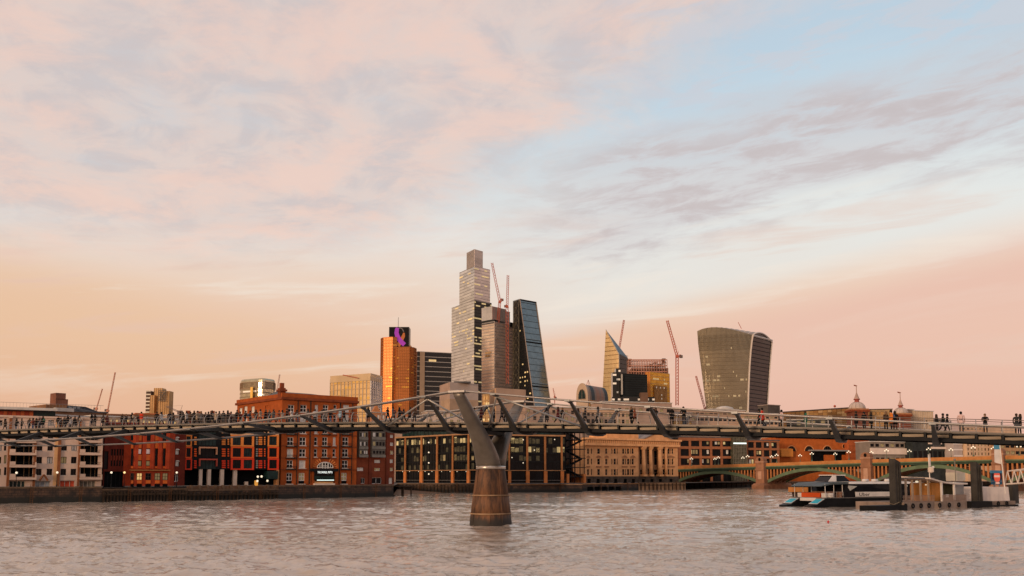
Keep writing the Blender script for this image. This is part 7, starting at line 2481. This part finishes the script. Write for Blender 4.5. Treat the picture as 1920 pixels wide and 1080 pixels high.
# ------------------------------------------------------------------ people on the footbridge
def body_mesh(pose, female=False):
    """one continuous figure 1.72 m tall grown over a posed skeleton"""
    V, E, Rd = [], [], []

    def v(p, r, par=None):
        V.append(p); Rd.append(r)
        if par is not None:
            E.append((par, len(V) - 1))
        return len(V) - 1
    lean = {'stand': 0, 'walk': .04, 'walk2': .05, 'lean': .16}[pose]
    pel = v((0, 0, .92), (.155, .115))
    wa = v((0, lean * .3, 1.10), (.15, .11), pel)
    ch = v((0, lean * .7, 1.30), (.185, .125), wa)
    sh = v((0, lean, 1.42), (.15, .10), ch)
    nk = v((0, lean + .02, 1.50), (.055, .055), sh)
    h1 = v((0, lean + .04, 1.58), (.075, .09), nk)
    v((0, lean + .045, 1.68), (.07, .085), h1)
    st = {'stand': (.03, -.03), 'walk': (.26, -.28), 'walk2': (-.18, .22), 'lean': (.05, -.06)}[pose]
    for sg, s_ in ((-1, st[0]), (1, st[1])):
        hip = v((sg * .10, s_ * .12, .84), (.095, .10), pel)
        kn = v((sg * .105, s_ * .55 + .02, .48), (.066, .07), hip)
        an = v((sg * .11, s_ * 1.0 - (.10 if s_ < -.1 else 0), .09 + (.06 if s_ < -.1 else 0)), (.046, .05), kn)
        v((sg * .125, s_ * 1.0 + .15 - (.10 if s_ < -.1 else 0), .045 + (.03 if s_ < -.1 else 0)), (.045, .04), an)
        ar = -s_ * .7
        s1 = v((sg * .205, lean, 1.40), (.07, .07), sh)
        if pose == 'lean':
            el_ = v((sg * .25, lean + .12, 1.16), (.055, .055), s1)
            hd = v((sg * .16, lean + .36, 1.14), (.042, .042), el_)
            v((sg * .12, lean + .44, 1.14), (.04, .03), hd)
        else:
            el_ = v((sg * .25, lean + ar * .3 - .02, 1.14), (.052, .052), s1)
            hd = v((sg * .245, lean + ar * .8 + .06, .92), (.040, .040), el_)
            v((sg * .24, lean + ar * .9 + .08, .83), (.042, .03), hd)
    me = bpy.data.meshes.new('person')
    me.from_pydata(V, E, [])
    ob = bpy.data.objects.new('tmp_person', me)
    COL.objects.link(ob)
    ob.modifiers.new('s', 'SKIN')
    for i, sv_ in enumerate(me.skin_vertices[0].data):
        sv_.radius = Rd[i]
        sv_.use_root = (i == 0)
    sb_ = ob.modifiers.new('d', 'SUBSURF')
    sb_.levels = 1
    bpy.context.view_layer.update()
    out_ = bpy.data.meshes.new_from_object(ob.evaluated_get(bpy.context.evaluated_depsgraph_get()))
    bpy.data.objects.remove(ob)
    out_.name = 'person_' + pose
    out_.materials.clear()
    for m_ in (black, black, black):
        out_.materials.append(m_)
    idx = []
    for p in out_.polygons:
        c = p.center
        if c.z > 1.49 or (c.z < .88 and abs(c.x) > .195 and pose != 'lean') or (pose == 'lean' and c.y > lean + .38):
            idx.append(0)                                   # skin
        elif c.z > .80 or abs(c.x) > .2:
            idx.append(1)                                   # coat
        else:
            idx.append(2)                                   # trousers
    out_.polygons.foreach_set('material_index', idx)
    out_.polygons.foreach_set('use_smooth', [True] * len(idx))
    return out_


POSES = {k_: body_mesh(k_) for k_ in ('stand', 'walk', 'walk2', 'lean')}


def coat_skirt(h0):
    return MB().lathe([(.21, h0), (.20, .86), (.175, 1.02)], 0, 0, 12, sy=.78)


hair_s = MB().lathe([(.05, 1.52), (.098, 1.58), (.104, 1.66), (.085, 1.73), (.03, 1.765)], 0, -.012, 10, sy=1.12)
hair_l = MB().lathe([(.12, 1.36), (.118, 1.5), (.112, 1.6), (.108, 1.68), (.085, 1.74), (.03, 1.77)], 0, -.03, 10, sy=1.0)
skin_m = [M('skin_%d' % i, c, .6, 0, .05, 3) for i, c in enumerate([(.46, .27, .19), (.30, .16, .10), (.16, .08, .05)])]
hair_m = [M('hair_%d' % i, c, .6, 0, .1, 3) for i, c in enumerate([(.012, .010, .009), (.04, .022, .012), (.16, .09, .045), (.30, .28, .26)])]
CL = {'black': (.010, .010, .011), 'dark navy': (.012, .016, .028), 'charcoal': (.030, .030, .031), 'dark brown': (.05, .03, .02), 'grey': (.14, .13, .125), 'beige': (.38, .28, .20), 'red': (.52, .045, .02), 'orange': (.60, .17, .03),
      'light blue': (.30, .42, .50), 'green': (.02, .12, .075), 'pale pink': (.55, .38, .35), 'white': (.55, .50, .46), 'burgundy': (.10, .018, .018), 'rust': (.28, .07, .03), 'blue': (.05, .09, .17), 'dark grey': (.05, .05, .05)}
cloth = {k_: M('cloth_' + k_.replace(' ', '_'), c, .85, 0, .15, 4) for k_, c in CL.items()}
hair_mesh = {}
PEOPLE = []
prn = random.Random(11)
base = ['black', 'black', 'black', 'black', 'dark navy', 'charcoal', 'charcoal', 'dark brown', 'dark grey', 'grey', 'beige', 'burgundy']
bottoms = ['black', 'black', 'dark navy', 'charcoal', 'dark grey', 'blue']
# (px, coat or None, trousers or None, pose or None, lane or None)
spec = [(9,), (30, 'black'), (40, 'black'), (54, 'black'), (61, 'burgundy'), (67, 'black'), (73, 'dark navy'), (80, 'black'), (108, 'black'), (113, 'black'), (120, 'charcoal'), (126, 'black'), (132, 'white'), (139, 'black'), (148, 'charcoal'),
        (171, 'black'), (177, 'black'), (192, 'dark brown'), (200, 'burgundy'), (228, 'black'), (235, 'charcoal'), (247, 'black'), (259, 'black'), (264, 'red', 'beige'), (293, 'black', 'grey'), (302, 'white', 'black'), (317, 'dark navy', 'blue'), (324, 'dark brown'),
        (337, 'black'), (343, 'charcoal'), (349, 'white', 'black'), (356, 'dark brown', 'burgundy'), (363, 'black'), (369, 'beige', 'black'), (376, 'grey'), (384, 'black'), (390, 'black'), (397, 'charcoal'), (404, 'beige', 'black'), (411, 'black'), (418, 'dark grey'), (426, 'black'), (433, 'burgundy'),
        (443, 'black'), (450, 'dark brown'), (459, 'black'), (468, 'charcoal'), (479, 'black'), (487, 'beige', 'dark navy'), (497, 'black'), (504, 'dark navy'), (512, 'grey'), (522, 'rust'), (529, 'beige', 'rust'), (537, 'black'), (546, 'white', 'charcoal'), (555, 'black'),
        (577, 'grey', 'dark grey'), (590, 'white', 'black'), (603, 'charcoal'), (611, 'beige', 'black'), (619, 'black'), (637, 'light blue', 'black'), (645, 'black'), (657, 'rust', 'dark grey'), (690, 'black'), (727, 'black'), (737, 'grey'), (749, 'black'), (757, 'charcoal'), (768, 'black'), (777, 'dark brown'),
        (889, 'dark brown'), (902, 'burgundy', 'black'), (926, 'black', 'dark grey', 'stand'), (941, 'charcoal', 'black', 'walk'), (948, 'black'), (1025, 'black', 'charcoal', 'stand'), (1046, 'burgundy', 'black'), (1054, 'black'),
        (1085, 'black', 'grey', 'walk'), (1097, 'charcoal', 'black', 'walk'), (1121, 'grey', 'black', 'walk'), (1184, 'black', 'black', 'stand'), (1191, 'rust', 'black'), (1231, 'black', 'white', 'lean'), (1260, 'black', 'black', 'stand'), (1283, 'black', 'dark navy', 'lean'),
        (1425, 'black', 'black', 'walk'), (1431, 'red', 'black', 'walk2'), (1466, 'pale pink', 'black', 'stand'), (1511, 'green', 'green', 'stand'), (1606, 'black', 'black', 'stand'), (1621, 'black', 'charcoal', 'stand'), (1634, 'black', 'black', 'stand'),
        (1662, 'dark brown', 'black', 'stand'), (1672, 'orange', 'black', 'stand'), (1679, 'black', 'dark brown', 'stand'), (1757, 'black', 'black', 'stand'), (1768, 'black', 'black', 'walk'), (1776, 'black', 'black', 'walk2'), (1803, 'pale pink', 'dark grey', 'stand'), (1848, 'black', 'black', 'lean'), (1907, 'charcoal', 'black', 'stand'), (1914, 'black', 'black', 'stand')]
SEG = [(-99, 196, 'above the white apartments'), (196, 340, 'above the dark red office'), (340, 440, 'above the red-black panelled block'), (440, 530, "by the brick warehouse's left flank"),
       (530, 668, "by the brick warehouse's front"), (668, 860, 'between warehouse and bridge pier'), (860, 1000, 'just right of the pier arm'), (1000, 1150, "left of the cream hall's portico"), (1150, 1300, "above the cream hall's portico"),
       (1300, 1560, 'above the brown banded offices'), (1560, 1700, 'below the domed towers'), (1700, 2000, 'near the right edge')]
ORD = ['first', 'second', 'third', 'fourth', 'fifth', 'sixth', 'seventh', 'eighth', 'ninth', 'tenth', 'eleventh', 'twelfth', 'thirteenth', 'fourteenth', 'fifteenth', 'sixteenth', 'seventeenth', 'eighteenth', 'nineteenth', 'twentieth']
cnt = {}
for sp_ in spec:
    px = sp_[0]
    coat = sp_[1] if len(sp_) > 1 else prn.choice(base)
    trou = sp_[2] if len(sp_) > 2 else prn.choice(bottoms)
    pose = sp_[3] if len(sp_) > 3 else prn.choice(['stand', 'walk', 'walk2', 'walk', 'stand'])
    lane = 1.25 if pose == 'lean' or coat in ('orange', 'red', 'green', 'light blue', 'pale pink') else prn.uniform(-1.35, 1.1)
    # solve along-bridge position for this image column
    k_ = (px - 960) / FPX
    # x = PX0 + s*BC - w*BS ; y = PY0 - s*BS - w*BC ; x = k*y (near the horizon row)
    s = (k_ * (PY0 - lane * BC) - PX0 + lane * BS) / (BC + k_ * BS)
    p = bw(s, lane, zdeck(s))
    seg = next(t for a, c, t in SEG if a <= px < c)
    cnt[seg] = cnt.get(seg, 0) + 1
    doing = {'stand': 'standing', 'walk': 'walking', 'walk2': 'walking', 'lean': 'leaning'}[pose]
    lab = 'person in %s coat %s, %s from left %s' % (coat, doing, ORD[cnt[seg] - 1], seg)
    face = {'stand': prn.uniform(0, 6.28), 'walk': -TH + (-math.pi / 2 if prn.random() < .5 else math.pi / 2), 'walk2': -TH + (-math.pi / 2 if prn.random() < .5 else math.pi / 2), 'lean': -TH + math.pi}[pose]
    o = link('person', POSES[pose], None, p, face, label=lab, category='person', group='people on the footbridge')
    k2 = prn.uniform(.94, 1.07)
    o.scale = (k2 * 1.05, k2 * 1.05, k2)
    for i, m_ in enumerate((prn.choice(skin_m), cloth[coat], cloth[trou])):
        o.material_slots[i].link = 'OBJECT'
        o.material_slots[i].material = m_
    lng = prn.random() < .4
    hm = prn.choice(hair_m[:3] + hair_m[:2])
    key = (lng, hm.name)
    if key not in hair_mesh:
        hair_mesh[key] = (hair_l if lng else hair_s).mesh('hair', hm, True)
    ly = {'stand': 0, 'walk': .04, 'walk2': .05, 'lean': .16}[pose]
    link('hair', hair_mesh[key], o, (0, ly + .02, 0))
    if prn.random() < .55 and pose != 'lean':
        ck = ('c', coat)
        if ck not in hair_mesh:
            hair_mesh[ck] = coat_skirt(.62).mesh('coat_skirt', cloth[coat], True)
        link('coat_skirt', hair_mesh[ck], o)
    if prn.random() < .28 and pose != 'lean':
        bc = prn.choice(['rust', 'dark navy', 'blue', 'grey', 'beige', 'burgundy', 'green'])
        ck = ('b', bc)
        if ck not in hair_mesh:
            hair_mesh[ck] = MB().loft([[(-.13, -.13, 1.02), (.13, -.13, 1.02), (.13, -.27, 1.04), (-.13, -.27, 1.04)], [(-.14, -.12, 1.2), (.14, -.12, 1.2), (.13, -.29, 1.2), (-.13, -.29, 1.2)], [(-.10, -.10, 1.40), (.10, -.10, 1.40), (.09, -.2, 1.38), (-.09, -.2, 1.38)]]).mesh('backpack', cloth[bc], True)
        link('backpack', hair_mesh[ck], o)
